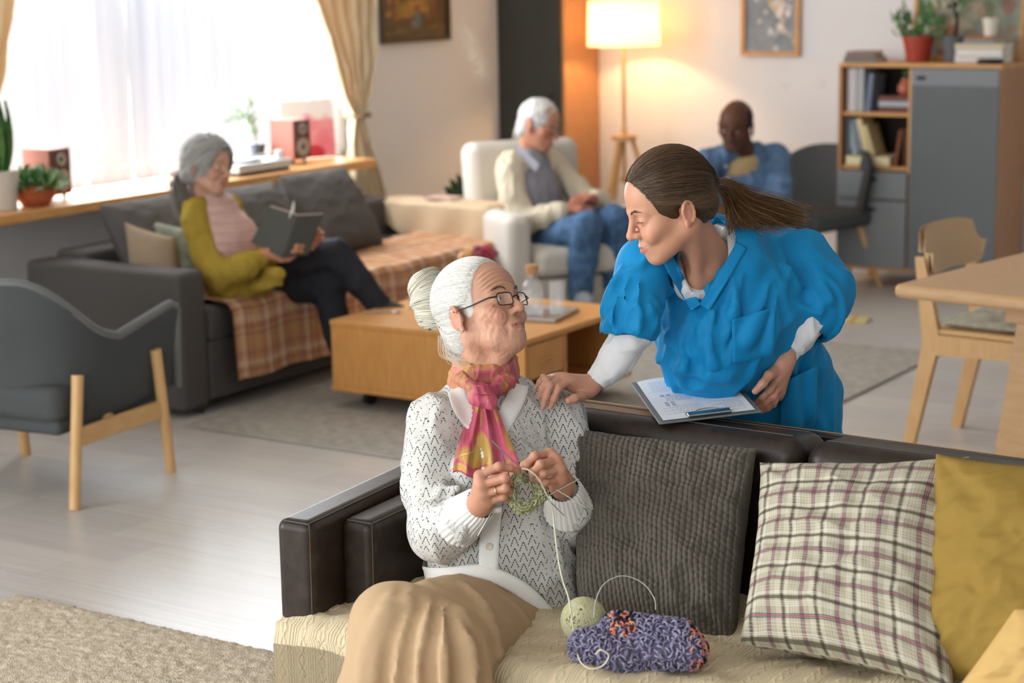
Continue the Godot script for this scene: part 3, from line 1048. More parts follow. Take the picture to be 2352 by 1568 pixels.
func cabinet() -> void:
	var t := thing("cabinet", "grey fronted oak highboard with open book shelves beside the back wall", "cabinet", at(-3.745, 0, 9.98), TURN)
	var w := 0.91
	var d := 0.42
	part("side_panel", cbox(Vector3(0.02, 1.10, d), Vector3(-w / 2 + 0.01, 0.65, 0)), M.orange, t)
	part("side_panel", cbox(Vector3(0.02, 1.10, d), Vector3(w / 2 - 0.01, 0.65, 0)), M.orange, t)
	part("top_board", cbox(Vector3(w, 0.022, d), Vector3(0, 1.209, 0)), M.oak, t)
	part("bottom_board", cbox(Vector3(w - 0.04, 0.02, d), Vector3(0, 0.11, 0)), M.oak, t)
	part("back_board", cbox(Vector3(w - 0.04, 1.08, 0.012), Vector3(0, 0.65, -d / 2 + 0.01)), mat("3a332c", 0.8), t)
	part("divider", cbox(Vector3(0.02, 1.08, d - 0.03), Vector3(-0.05, 0.65, 0)), M.oak, t)
	part("shelf", cbox(Vector3(0.385, 0.02, d - 0.03), Vector3(-0.2475, 0.945, 0.0)), M.oak, t)
	part("shelf", cbox(Vector3(0.385, 0.02, d - 0.03), Vector3(-0.2475, 0.655, 0.0)), M.oak, t)
	var dr := part("drawer", cbox(Vector3(0.40, 0.15, 0.02), Vector3(-0.248, 0.565, d / 2 + 0.004)), M.panel, t)
	part("handle", MB.new().ball(Vector3(-0.245, 0.595, d / 2 + 0.016), Vector3(0.03, 0.011, 0.006), 14), M.black, dr)
	dr = part("door", cbox(Vector3(0.40, 0.365, 0.02), Vector3(-0.248, 0.30, d / 2 + 0.004)), M.panel, t)
	part("handle", MB.new().ball(Vector3(-0.245, 0.432, d / 2 + 0.016), Vector3(0.03, 0.011, 0.006), 14), M.black, dr)
	dr = part("door", cbox(Vector3(0.48, 1.08, 0.018), Vector3(0.205, 0.655, d / 2 + 0.003)), M.panel, t)
	part("handle", MB.new().ball(Vector3(0.02, 1.145, d / 2 + 0.014), Vector3(0.03, 0.011, 0.006), 14), M.black, dr)
	var mb := MB.new()
	for k in 56:
		mb.rbox(Vector3(0.0055, 0.98, 0.006), 0.002, Vector3(-0.028 + k * 0.0085, 0.615, d / 2 + 0.014), 1)
	part("fluting", mb, M.panel, dr).set_meta("kind", "stuff")
	for x in [-0.4, 0.4]:
		for z in [-0.16, 0.16]:
			part("foot", MB.new().lathe([Vector2(0.014, 0), Vector2(0.02, 0.10)], 12), M.ash, t, Vector3(x, 0, z))
	# what stands in it: (x, y, z) from the cabinet's base
	var g1 := "books standing on the cabinet's upper shelf"
	var o := at(-3.745, 0, 9.98)
	var b := Basis(Vector3.UP, TURN)
	var up := [[-0.395, 0.05, 0.232, "cfc4c2", "wide pale pink book at the left end of the upper shelf"], [-0.345, 0.045, 0.236, "a9aaa8", "light grey book next to the pale pink one on the upper shelf"], [-0.302, 0.03, 0.205, "6d7a8c", "slate blue book leaning against the light grey book on the upper shelf"]]
	for q in up:
		a_book(q[4], Vector3(q[1], q[2], 0.18), q[3], o + b * Vector3(q[0], 0.957, 0.08), Vector3(0, 0, -0.10 if q[0] > -0.31 else 0.0), g1)
	var st := [[0.955, 0.03, "6b3a34", "dark red book at the bottom of the upper shelf's flat stack"], [0.986, 0.03, "a9adb2", "grey white book in the middle of the upper shelf's flat stack"], [1.017, 0.024, "7d4b41", "reddish book on top of the upper shelf's flat stack, under the pot"]]
	for q in st:
		a_book(q[3], Vector3(q[1], 0.17, 0.20), q[2], o + b * Vector3(-0.06, q[0] + q[1] / 2 + 0.001, 0.09), Vector3(0, 0, PI / 2), "flat stack on the upper shelf")
	var v := thing("vase", "round copper pink vase with a small green plant on the shelf", "vase", o + b * Vector3(-0.115, 1.043, 0.10), 0.0)
	part("body", MB.new().lathe([Vector2(0.0001, 0), Vector2(0.025, 0.0), Vector2(0.042, 0.03), Vector2(0.036, 0.06), Vector2(0.02, 0.075), Vector2(0.023, 0.09), Vector2(0.019, 0.09)], 24), mat("b8674c", 0.35), v)
	for k in 7:
		var lf := part("leaf", leaf_mesh(0.06, 0.014, 0.5), M.leaf, v, Vector3(0, 0.08, 0))
		lf.rotation = Vector3(0.25 * sin(k), k * 0.9, 0.25 * cos(k * 2.0))
	var g2 := "books leaning on the cabinet's lower shelf"
	a_book("cream book lying flat under the leaning books on the lower shelf", Vector3(0.05, 0.25, 0.19), "e2d2a6", o + b * Vector3(-0.16, 0.667 + 0.025, 0.10), Vector3(0, 0, PI / 2), g2)
	var lo := [[-0.405, 0.03, 0.20, "565a5e", 0.0, "dark grey book upright at the left of the lower shelf"], [-0.365, 0.03, 0.20, "9aa3aa", 0.2, "pale blue grey book leaning first from the left on the lower shelf"], [-0.33, 0.026, 0.195, "7f8a90", 0.22, "grey blue book leaning second from the left on the lower shelf"], [-0.295, 0.03, 0.205, "d9c492", 0.26, "tall cream book leaning on the lower shelf"], [-0.262, 0.024, 0.17, "cdb98a", 0.3, "shorter cream book leaning rightmost of the pale ones"]]
	for q in lo:
		a_book(q[5], Vector3(q[1], q[2], 0.16), q[3], o + b * Vector3(q[0], 0.721, 0.10), Vector3(0, 0, q[4]), g2)
	a_book("brown book leaning to the right beside the shelf divider", Vector3(0.022, 0.2, 0.16), "7a4327", o + b * Vector3(-0.135, 0.667, 0.10), Vector3(0, 0, -0.16), g2)
	a_book("dark brown book upright against the shelf divider", Vector3(0.022, 0.205, 0.16), "4f2a1a", o + b * Vector3(-0.078, 0.667, 0.10), Vector3.ZERO, g2)
	# on top
	var y := 1.221
	a_book("grey book lying lowest at the left on top of the cabinet", Vector3(0.028, 0.19, 0.16), "77736e", o + b * Vector3(-0.25, y + 0.014, 0.10), Vector3(0, 0, PI / 2), "books on top of the cabinet")
	a_book("brown book lying on the grey one on top of the cabinet", Vector3(0.028, 0.16, 0.15), "8c6f62", o + b * Vector3(-0.27, y + 0.043, 0.10), Vector3(0, 0, PI / 2), "books on top of the cabinet")
	var stack := [[0.0, 0.036, 0.26, "d9d3cd", "thick white book at the bottom of the stack on the cabinet"], [0.037, 0.034, 0.25, "e4dfd6", "white book second from the bottom of the stack on the cabinet"], [0.072, 0.028, 0.26, "d3c3a0", "cream book in the middle of the stack on the cabinet"], [0.101, 0.02, 0.17, "8e959a", "grey blue book near the top of the stack on the cabinet"], [0.122, 0.014, 0.16, "b07847", "thin tan book topmost of the stack under the little pot"]]
	for q in stack:
		a_book(q[4], Vector3(q[1], q[2], 0.18), q[3], o + b * Vector3(0.29 + q[2] / 2, y + q[0] + q[1] / 2, 0.02), Vector3(0, 0, PI / 2), "stack of books on the cabinet")
	pot_plant("clay red pot with a bushy variegated plant on top of the cabinet", o + b * Vector3(-0.085, y, 0.0), 0.085, 0.135, mat("a63a26", 0.6), "red")
	pot_plant("dark grey bucket pot with a bare branching stem on the cabinet", o + b * Vector3(0.125, y, 0.02), 0.066, 0.135, mat("5b5e60", 0.7), "stem")
	pot_plant("small cream pot with fine leaves on the stack of books", o + b * Vector3(0.32, y + 0.137, 0.02), 0.042, 0.095, mat("e3dbc6", 0.7), "small")
	solo("disc_box", "flat round black box lying in front of the stacked books", "box", MB.new().lathe([Vector2(0.0001, 0), Vector2(0.065, 0.001), Vector2(0.07, 0.01), Vector2(0.065, 0.024), Vector2(0.0001, 0.026)], 28), M.black, o + b * Vector3(0.365, y, 0.14))
	# canvas that leans behind the pots
	var cv := thing("canvas", "framed floral painting leaning on the wall behind the pots on the cabinet", "painting", o + b * Vector3(0.13, y, -0.15), TURN)
	picture(cv, 0.62, 0.55, 0.022, M.oak, blossoms(["8d9487", "7f8878", "b9b3a4", "a35b45", "d8c7a6"], 23), -0.12)

func pot_plant(label: String, pos: Vector3, r: float, h: float, m: Material, kind: String) -> void:
	var t := thing("potted_plant", label, "plant", pos, 0.0)
	part("pot", MB.new().lathe([Vector2(0.0001, 0), Vector2(r * 0.72, 0.0), Vector2(r * 0.95, h * 0.8), Vector2(r, h * 0.8), Vector2(r, h), Vector2(r * 0.9, h), Vector2(r * 0.88, h * 0.85), Vector2(0.0001, h * 0.85)], 28, Vector3.ZERO, true), m, t)
	part("soil", MB.new().lathe([Vector2(r * 0.88, h * 0.84), Vector2(0.0001, h * 0.87)], 20), M.soil, t)
	var g := RandomNumberGenerator.new()
	g.seed = int(r * 1000)
	if kind == "red":
		for k in 70:
			var a := g.randf() * TAU
			var rr := sqrt(g.randf()) * 0.13
			var p := Vector3(cos(a) * rr, h + g.randf_range(-0.02, 0.17) * (1.2 - rr * 4), sin(a) * rr)
			var lf := part("leaf", leaf_mesh(0.06, 0.035, 0.9), M.leaf if k % 3 else M.leafpale, t, p)
			lf.rotation = Vector3(g.randf_range(0.3, 1.6), a + PI / 2, g.randf_range(-0.4, 0.4))
		for k in 6:
			var a := k * TAU / 6
			part("stem", MB.new().tube([Vector3(0, h * 0.85, 0), Vector3(cos(a) * 0.07, h + 0.12, sin(a) * 0.07)], 0.003, -1, 5), M.leaf, t)
	elif kind == "stem":
		var tr := [Vector3(0, h * 0.85, 0), Vector3(0.01, h + 0.08, 0), Vector3(-0.005, h + 0.18, 0.01)]
		part("trunk", MB.new().tube(curve(tr), 0.012, 0.008, 8), M.soil, t)
		for k in 40:
			var a := g.randf() * TAU
			var p := Vector3(cos(a) * 0.07, h + g.randf_range(0.12, 0.34), sin(a) * 0.06)
			var lf := part("leaf", leaf_mesh(0.05, 0.03, 0.6), M.leafpale if k % 2 else M.leaf, t, p)
			lf.rotation = Vector3(g.randf_range(0.3, 1.3), a + PI / 2, 0)
			if k % 6 == 0:
				part("branch", MB.new().tube([tr[1].lerp(tr[2], g.randf()), p], 0.003, -1, 5), M.soil, t)
	else:
		for k in 26:
			var a := g.randf() * TAU
			var p := Vector3(cos(a) * 0.035, h + g.randf_range(0.0, 0.09), sin(a) * 0.035)
			var lf := part("leaf", leaf_mesh(0.05, 0.014, 0.7), M.leafpale, t, p)
			lf.rotation = Vector3(g.randf_range(0.0, 0.9), a + PI / 2, 0)
			if k % 4 == 0:
				part("stem", MB.new().tube([Vector3(0, h * 0.85, 0), p], 0.0015, -1, 4), M.leafpale, t)

func wardrobe() -> void:
	var t := thing("wardrobe", "tall charcoal fronted wardrobe with an orange wood side in the corner", "wardrobe", at(-6.215, 0, 10.04), TURN)
	part("carcass", cbox(Vector3(0.445, 2.36, 0.40), Vector3(-0.005, 1.2, -0.005)), M.orange, t)
	part("side_panel", cbox(Vector3(0.022, 2.38, 0.41), Vector3(0.225, 1.2, 0.0)), M.orange, t)
	var d := part("door", cbox(Vector3(0.44, 2.3, 0.02), Vector3(-0.01, 1.2, 0.205)), M.paneldark, t)
	part("handle", MB.new().ball(Vector3(0.155, 1.0, 0.217), Vector3(0.03, 0.012, 0.006), 14), M.black, d)

func lamp() -> void:
	var t := thing("floor_lamp", "lit tripod floor lamp with a cream drum shade and wooden legs", "lamp", at(-5.60, 0, 9.88), 0.3)
	for k in 3:
		var a := k * TAU / 3 + 0.5
		part("leg", MB.new().tube([Vector3(cos(a) * 0.045, 0.76, sin(a) * 0.045), Vector3(cos(a) * 0.29, 0.0, sin(a) * 0.29)], 0.016, 0.013, 10), M.ashv, t)
	part("joint", MB.new().lathe([Vector2(0.0001, 0.745), Vector2(0.075, 0.745), Vector2(0.075, 0.775), Vector2(0.02, 0.775), Vector2(0.016, 0.82), Vector2(0.0001, 0.82)], 24, Vector3.ZERO, true), M.ashv, t)
	part("pole", MB.new().tube([Vector3(0, 0.5, 0), Vector3(0, 1.36, 0)], 0.0115, -1, 12), M.ashv, t)
	part("knob", MB.new().lathe([Vector2(0.0001, 0.49), Vector2(0.024, 0.50), Vector2(0.024, 0.53), Vector2(0.0001, 0.54)], 14), M.ashv, t)
	var sm := mat("f1e6d0", 0.95, 0.1)
	sm.backlight_enabled = true
	sm.backlight = Color(0.9, 0.85, 0.74)
	part("lamp_shade", MB.new().lathe([Vector2(0.213, 1.295), Vector2(0.207, 1.56)], 48), sm, t)
	var rg := MB.new()
	rg.tube(arc(Vector3(0, 1.297, 0), 0.213, 0, TAU, Vector3.RIGHT, Vector3.BACK, 48), 0.003, -1, 6, false)
	rg.tube(arc(Vector3(0, 1.558, 0), 0.207, 0, TAU, Vector3.RIGHT, Vector3.BACK, 48), 0.003, -1, 6, false)
	part("shade_ring", rg, sm, t)
	var bm := mat("ffe2b0", 0.5)
	bm.emission_enabled = true
	bm.emission = Color(1.0, 0.78, 0.48)
	bm.emission_energy_multiplier = 6.0
	part("bulb", MB.new().ball(Vector3(0, 1.43, 0), Vector3(0.035, 0.045, 0.035), 16), bm, t)
	var l := OmniLight3D.new()
	l.name = "LampLight"
	t.add_child(l)
	l.position = Vector3(0, 1.43, 0)
	l.light_color = Color(1.0, 0.80, 0.56)
	l.light_energy = 0.42
	l.light_size = 0.035
	l.omni_range = 14.0
	l.omni_attenuation = 2.0
	l.shadow_enabled = true

func picture(t: Node3D, w: float, h: float, fr: float, frame: Material, im: Image, tilt := 0.0) -> void:
	var bs := Basis(Vector3.RIGHT, tilt)
	var mb := MB.new()
	mb.xf = Transform3D(bs, Vector3.ZERO)
	mb.rbox(Vector3(w, fr, 0.03), 0.003, Vector3(0, fr / 2, 0), 1)
	mb.rbox(Vector3(w, fr, 0.03), 0.003, Vector3(0, h - fr / 2, 0), 1)
	mb.rbox(Vector3(fr, h - 2 * fr, 0.03), 0.003, Vector3(-w / 2 + fr / 2, h / 2, 0), 1)
	mb.rbox(Vector3(fr, h - 2 * fr, 0.03), 0.003, Vector3(w / 2 - fr / 2, h / 2, 0), 1)
	part("frame", mb, frame, t)
	var pm := mat("ffffff", 0.6)
	pm.albedo_texture = ImageTexture.create_from_image(im)
	mb = MB.new()
	mb.xf = Transform3D(bs, Vector3.ZERO)
	mb.grid(1, 1, func(u, v): return Vector3((u - 0.5) * (w - 2 * fr), fr + v * (h - 2 * fr), -0.004))
	for k in mb.t.size():
		mb.t[k].y = 1.0 - mb.t[k].y
	part("print", mb, pm, t)
	mb = MB.new()
	mb.xf = Transform3D(bs, Vector3.ZERO)
	mb.rbox(Vector3(w - 0.01, h - 0.01, 0.004), 0.001, Vector3(0, h / 2, -0.010), 1)
	part("back_board", mb, M.black, t)

func dab(im: Image, x: float, y: float, rx: float, ry: float, c: Color) -> void:
	for j in range(int(y - ry), int(y + ry) + 1):
		for i in range(int(x - rx), int(x + rx) + 1):
			if i < 0 or j < 0 or i >= im.get_width() or j >= im.get_height():
				continue
			var q := pow((i - x) / rx, 2) + pow((j - y) / ry, 2)
			if q < 1.0:
				im.set_pixel(i, j, im.get_pixel(i, j).lerp(Color(c.r, c.g, c.b), c.a * minf(1.0, (1.0 - q) * 2.0)))

func blossoms(cols: Array, sd: int) -> Image:
	var im := pic(192, 192, hexc(cols[0]))
	var r := RandomNumberGenerator.new()
	r.seed = sd
	for k in 130:
		dab(im, r.randf() * 192, r.randf() * 192, r.randf_range(6, 26), r.randf_range(6, 26), hexc(cols[r.randi() % cols.size()], 0.5))
	return im

func pictures() -> void:
	# dark autumn painting on the window wall
	var im := pic(256, 192, hexc("5a4020"))
	var r := RandomNumberGenerator.new()
	r.seed = 17
	for k in 90:
		dab(im, r.randf() * 256, r.randf() * 120, r.randf_range(8, 30), r.randf_range(8, 24), hexc(["7a5a24", "4a3820", "8a6428", "5d3a22"][k % 4], 0.6))
	for k in 40:
		dab(im, 110 + r.randfn() * 40, 120 + r.randfn() * 12, r.randf_range(8, 26), r.randf_range(5, 12), hexc(["a87a2c", "b58a3c", "96702f"][k % 3], 0.6))
	for k in 60:
		dab(im, r.randf() * 256, 165 + r.randf() * 26, r.randf_range(8, 30), r.randf_range(4, 9), hexc(["7a5c30", "4b3a22", "5f5238"][k % 3], 0.7))
	dab(im, 138, 150, 16, 22, hexc("5d6f78", 0.9))
	dab(im, 120, 158, 12, 12, hexc("6f7f80", 0.7))
	dab(im, 135, 118, 8, 10, hexc("93342a", 0.9))
	dab(im, 40, 100, 9, 40, hexc("6a3a24", 0.8))
	dab(im, 205, 105, 8, 46, hexc("8a4a30", 0.8))
	var t := thing("painting", "dark framed autumn landscape painting on the wall beside the curtain", "painting", at(-6.432, 1.352, 8.965), TURN + PI / 2)
	picture(t, 0.66, 0.5, 0.028, mat("3f2b1b", 0.5), im)
	# blossom print on the back wall
	im = pic(192, 288, hexc("8d949a"))
	for k in 60:
		dab(im, r.randf() * 192, r.randf() * 288, r.randf_range(14, 40), r.randf_range(20, 60), hexc(["7b838a", "9aa0a4", "878e93", "767d83"][k % 4], 0.35))
	for k in 70:
		dab(im, 138 + r.randfn() * 22, 140 + r.randfn() * 62, r.randf_range(7, 15), r.randf_range(7, 15), hexc(["efebe6", "e0dad4", "cfc6bf", "d8b98a"][k % 4 if k % 7 else 3], 0.75))
	for q in [[52, 190], [76, 160], [40, 120], [66, 96]]:
		dab(im, q[0], q[1], 9, 9, hexc("d8cfc6", 0.8))
	t = thing("picture", "oak framed print of white blossom on grey hanging on the back wall", "picture", at(-4.825, 1.228, 10.232), TURN)
	picture(t, 0.37, 0.56, 0.026, M.oak, im)

func sill() -> void:
	var y := 0.801
	for k in 2:
		var t := thing("speaker", ["small brick red bookshelf speaker at the near end of the window sill", "small brick red bookshelf speaker at the far end of the sill beside the curtain"][k], "speaker", at([-6.20, -6.22][k], y, [5.87, 7.55][k]), TURN + [0.1, 0.0][k], "bookshelf speakers on the window sill")
		part("cabinet", MB.new().rbox(Vector3(0.15, 0.2, 0.135), 0.004, Vector3(0, 0.125, 0), 2), mat("a5604f", 0.6), t)
		part("baffle", MB.new().rbox(Vector3(0.008, 0.19, 0.125), 0.003, Vector3(0.077, 0.125, 0), 1), mat("5c3a30", 0.6), t)
		for q in [[0.178, 0.028], [0.088, 0.045]]:
			var rim := MB.new()
			rim.xf = Transform3D(Basis(Vector3.BACK, -PI / 2), Vector3(0.081, q[0], 0))
			rim.lathe([Vector2(q[1] * 0.25, 0.004), Vector2(q[1] * 0.3, 0.002), Vector2(q[1] * 0.8, 0.004), Vector2(q[1] * 0.85, 0.008), Vector2(q[1], 0.006), Vector2(q[1] * 1.02, 0.0)], 28)
			rim.ix.append_array(PackedInt32Array())
			var dv := part("driver", rim, mat("a89c8f", 0.6), t)
			part("dust_cap", MB.new().ball(Vector3(0.083, q[0], 0), Vector3(0.006, q[1] * 0.32, q[1] * 0.32), 12), M.black, dv)
		for x in [-0.05, 0.05]:
			for z in [-0.045, 0.045]:
				part("foot", MB.new().lathe([Vector2(0.006, 0), Vector2(0.009, 0.026)], 8), M.black, t, Vector3(x, 0, z))
	var t := thing("turntable", "silver record player with its platter and tonearm on the window sill", "turntable", at(-6.18, y, 7.13), TURN)
	part("plinth", MB.new().rbox(Vector3(0.30, 0.04, 0.40), 0.006, Vector3(0, 0.035, 0), 2), mat("c4c0ba", 0.4), t)
	part("underside", MB.new().rbox(Vector3(0.28, 0.014, 0.38), 0.003, Vector3(0, 0.008, 0), 1), M.black, t)
	part("platter", MB.new().lathe([Vector2(0.13, 0.056), Vector2(0.13, 0.066), Vector2(0.0001, 0.066)], 40, Vector3(-0.01, 0, 0.04), true), M.black, t)
	part("record", MB.new().lathe([Vector2(0.125, 0.067), Vector2(0.125, 0.069), Vector2(0.0001, 0.069)], 40, Vector3(-0.01, 0, 0.04), true), mat("8b8d90", 0.3), t)
	part("tonearm", MB.new().tube([Vector3(0.1, 0.085, -0.16), Vector3(0.11, 0.085, 0.02), Vector3(0.08, 0.08, 0.07)], 0.005, -1, 8), M.steel, t)
	part("tonearm_base", MB.new().lathe([Vector2(0.024, 0.055), Vector2(0.022, 0.095), Vector2(0.0001, 0.097)], 16, Vector3(0.1, 0, -0.16), true), mat("d0cfcb", 0.4), t)
	# small pot with a wispy plant
	t = thing("potted_plant", "wispy sprig in a small dark pot beside the far speaker", "plant", at(-6.33, y, 7.42), 0.0)
	part("pot", MB.new().lathe([Vector2(0.0001, 0), Vector2(0.035, 0), Vector2(0.04, 0.09), Vector2(0.045, 0.09), Vector2(0.045, 0.11), Vector2(0.0001, 0.105)], 20, Vector3.ZERO, true), mat("4e555c", 0.5), t)
	var r := RandomNumberGenerator.new()
	r.seed = 31
	for k in 5:
		var tip := Vector3(-0.03 - 0.03 * k, 0.32 - 0.025 * k, 0.02 * k - 0.03)
		var pts := curve([Vector3(0, 0.1, 0), Vector3(tip.x * 0.3, 0.22, tip.z * 0.4), tip], 6)
		var st := part("stem", MB.new().tube(pts, 0.0016, 0.001, 5), M.leafpale, t)
		for j in range(3, pts.size()):
			for s in [-1, 1]:
				var lf := part("leaf", leaf_mesh(0.03, 0.014, 0.6), M.leafpale, st, pts[j])
				lf.rotation = Vector3(r.randf_range(0.5, 1.4), r.randf() * TAU, 0)
	# record sleeves
	var im := pic(256, 256, hexc("e88f96"))
	im.fill_rect(Rect2i(0, 0, 256, 90), hexc("eee2d8"))
	for k in 60:
		dab(im, r.randf() * 256, 90 + r.randf() * 160, r.randf_range(20, 60), r.randf_range(20, 60), hexc(["e9808c", "f0a2a0", "e57284"][k % 3], 0.5))
	dab(im, 70, 180, 50, 40, hexc("f0b35c", 0.9))
	dab(im, 150, 235, 60, 40, hexc("c02b38", 0.9))
	dab(im, 96, 240, 26, 46, hexc("39415c", 0.9))
	t = thing("record_sleeve", "pink and red record sleeve leaning upright behind the far speaker", "record sleeve", at(-6.30, y, 7.80), TURN + PI / 2 - 0.5)
	var sl := MB.new()
	sl.xf = Transform3D(Basis(Vector3.RIGHT, -0.1), Vector3.ZERO)
	sl.rbox(Vector3(0.30, 0.30, 0.006), 0.001, Vector3(0, 0.152, -0.002), 1)
	part("sleeve", sl, mat("d9c7a0", 0.7), t)
	var pm := mat("ffffff", 0.6)
	pm.albedo_texture = ImageTexture.create_from_image(im)
	sl = MB.new()
	sl.xf = Transform3D(Basis(Vector3.RIGHT, -0.1), Vector3.ZERO)
	sl.grid(1, 1, func(u, v): return Vector3((u - 0.5) * 0.298, 0.004 + v * 0.296, 0.0015))
	for k in sl.t.size():
		sl.t[k].y = 1.0 - sl.t[k].y
	part("print", sl, pm, t)
	# succulent in a terracotta bowl
	t = thing("potted_plant", "broad leaved green plant in a low terracotta bowl on the sill", "plant", at(-6.10, y, 5.70), 0.0)
	part("bowl", MB.new().lathe([Vector2(0.0001, 0), Vector2(0.055, 0.0), Vector2(0.085, 0.04), Vector2(0.098, 0.075), Vector2(0.098, 0.088), Vector2(0.09, 0.088), Vector2(0.085, 0.07), Vector2(0.0001, 0.07)], 36), M.terracotta, t)
	part("soil", MB.new().lathe([Vector2(0.088, 0.07), Vector2(0.0001, 0.074)], 20), M.soil, t)
	for k in 46:
		var a := k * 2.39996
		var tilt := 0.25 + 0.030 * k
		var p := Vector3(cos(a), 0, sin(a)) * (0.01 + 0.0015 * k)
		var lf := part("leaf", leaf_mesh(0.085 + 0.02 * r.randf(), 0.05, 0.5, 0.25), M.leaf if k % 3 else M.leafpale, t, p + Vector3(0, 0.078, 0))
		lf.basis = Basis(Vector3.UP, -a + PI / 2) * Basis(Vector3.RIGHT, tilt)
	# tall plant at the frame's edge
	t = thing("potted_plant", "upright green plant in a tall beige pot at the sill's near end", "plant", at(-6.12, y, 5.535), 0.0)
	part("pot", MB.new().lathe([Vector2(0.0001, 0), Vector2(0.06, 0), Vector2(0.075, 0.165), Vector2(0.068, 0.165), Vector2(0.0001, 0.15)], 28, Vector3.ZERO, true), mat("cfc4b4", 0.8), t)
	for k in 12:
		var a := k * 2.39996
		var lf := part("leaf", leaf_mesh(0.26 + 0.06 * r.randf(), 0.045, 0.35, 0.3), M.leaf, t, Vector3(cos(a), 0, sin(a)) * 0.02 + Vector3(0, 0.15, 0))
		lf.basis = Basis(Vector3.UP, -a + PI / 2) * Basis(Vector3.RIGHT, 0.12 + 0.02 * k)

func dining() -> void:
	var t := thing("dining_table", "light wood trestle dining table at the right edge of the room", "table", at(-1.45, 0, 6.2), TURN - 0.16)
	part("tabletop", MB.new().rbox(Vector3(1.35, 0.045, 1.1), 0.018, Vector3(-0.05, 0.72, 0.05), 4), M.dining, t)
	part("apron", MB.new().rbox(Vector3(0.9, 0.08, 0.03), 0.004, Vector3(0.0, 0.655, 0.36), 1), M.dining, t)
	for s in [-1, 1]:
		for q in [-1, 1]:
			var mb := MB.new()
			mb.prism(PackedVector2Array([Vector2(0.30, 0.695), Vector2(0.41, 0.695), Vector2(0.515, 0.0), Vector2(0.405, 0.0)] if q > 0 else [Vector2(-0.41, 0.695), Vector2(-0.30, 0.695), Vector2(-0.405, 0.0), Vector2(-0.515, 0.0)]), 0.05)
			part("leg", mb, M.dining, t, Vector3(0, 0, s * 0.32))
	# chair drawn up to it
	t = thing("dining_chair", "light wood dining chair with a curved painted back beside the trestle table", "chair", at(-2.33, 0, 6.69), TURN - 0.1)
	for z in [0.2, -0.2]:
		var mb := MB.new()
		mb.prism(PackedVector2Array([Vector2(-0.17, 0.0), Vector2(-0.13, 0.0), Vector2(-0.045, 0.36), Vector2(0.33, 0.375), Vector2(0.33, 0.435), Vector2(-0.035, 0.435), Vector2(-0.10, 0.71), Vector2(-0.135, 0.71), Vector2(-0.10, 0.40)]), 0.028)
		part("rear_leg", mb, M.ashv, t, Vector3(0, 0, z))
		part("front_leg", MB.new().tube([Vector3(0.31, 0.40, z * 0.98), Vector3(0.35, 0.0, z * 1.05)], 0.017, 0.013, 10), M.ashv, t)
	part("seat", MB.new().rbox(Vector3(0.40, 0.022, 0.42), 0.01, Vector3(0.14, 0.446, 0), 3), M.ash, t)
	var bm := MB.new()
	for s in [0, 1]:
		bm.grid(24, 12, func(u0, v):
			var u: float = u0 if s == 1 else 1.0 - u0
			var z: float = (u - 0.5) * 0.44
			var half: float = 0.085 * pow(maxf(0.0, 1.0 - pow(absf(u - 0.5) * 2, 6)), 0.2)
			return Vector3(-0.125 + 0.018 * (1 - s) * -1 + z * z * 0.9 - (v - 0.5) * 0.04, 0.73 + (v - 0.5) * 2 * half, z))
	part("backrest", bm, mat("cfae86", 0.5), t)
	var cs := [Vector3(-0.05, 0.475, 0.19), Vector3(0.32, 0.475, 0.19), Vector3(0.32, 0.475, -0.19), Vector3(-0.05, 0.475, -0.19)]
	var cm := tri(mat("ffffff", 0.95), Vector3(5, 5, 5))
	cm.albedo_texture = noise_tex(0.02, 3, 256, hexc("8d8672"), hexc("cfc8b4"), FastNoiseLite.TYPE_CELLULAR, 3)
	var base := at(-2.33, 0, 6.69)
	var b := Basis(Vector3.UP, TURN - 0.1)
	cushion("seat_cushion", "quilted grey green seat cushion on the dining chair", "", [base + b * cs[0], base + b * cs[1], base + b * cs[2], base + b * cs[3]], 0.028, cm, 6, 0.006, 0.03, 30, null, 0.0)
	# basket of yarn under the table
	t = thing("basket", "pale woven basket under the trestle table", "basket", Vector3(2.0410, 0.0000, -6.6870), 0.0)
	part("body", MB.new().lathe([Vector2(0.0001, 0), Vector2(0.12, 0.0), Vector2(0.15, 0.10), Vector2(0.15, 0.2), Vector2(0.14, 0.2), Vector2(0.14, 0.1), Vector2(0.11, 0.02), Vector2(0.0001, 0.02)], 28), bump(tri(mat("d8c09a", 0.9), Vector3(6, 6, 6)), noise_tex(0.2, 2, 256), 0.5), t)
	for k in 4:
		var c: Vector3 = Vector3(2.0410, 0.0000, -6.6870) + Vector3([-0.06, 0.05, -0.02, 0.03][k], [0.2, 0.2, 0.27, 0.12][k], [0.03, 0.05, 0.0, -0.05][k])
		solo("yarn_ball", ["mustard yarn ball at the left of the basket", "mustard yarn ball at the right of the basket", "mustard yarn ball on top of the heap in the basket", "mustard yarn ball at the bottom of the basket"][k], "yarn", yarn(0.062, 70, 0.004, k), mat("c99a3c", 0.95), c, Vector3.ZERO, "mustard yarn in the basket")
	t = thing("floor_mat", "small pale yellow folded mat lying on the floor beyond the carer", "mat", Vector3(1.6519, 0.0000, -9.4058), -0.35)
	part("fabric", MB.new().rbox(Vector3(0.26, 0.012, 0.16), 0.005, Vector3(0, 0.007, 0), 2), mat("d9c68f", 0.9), t)
	part("border", MB.new().rbox(Vector3(0.02, 0.016, 0.162), 0.005, Vector3(0.06, 0.008, 0), 1), mat("c89a48", 0.9), t)

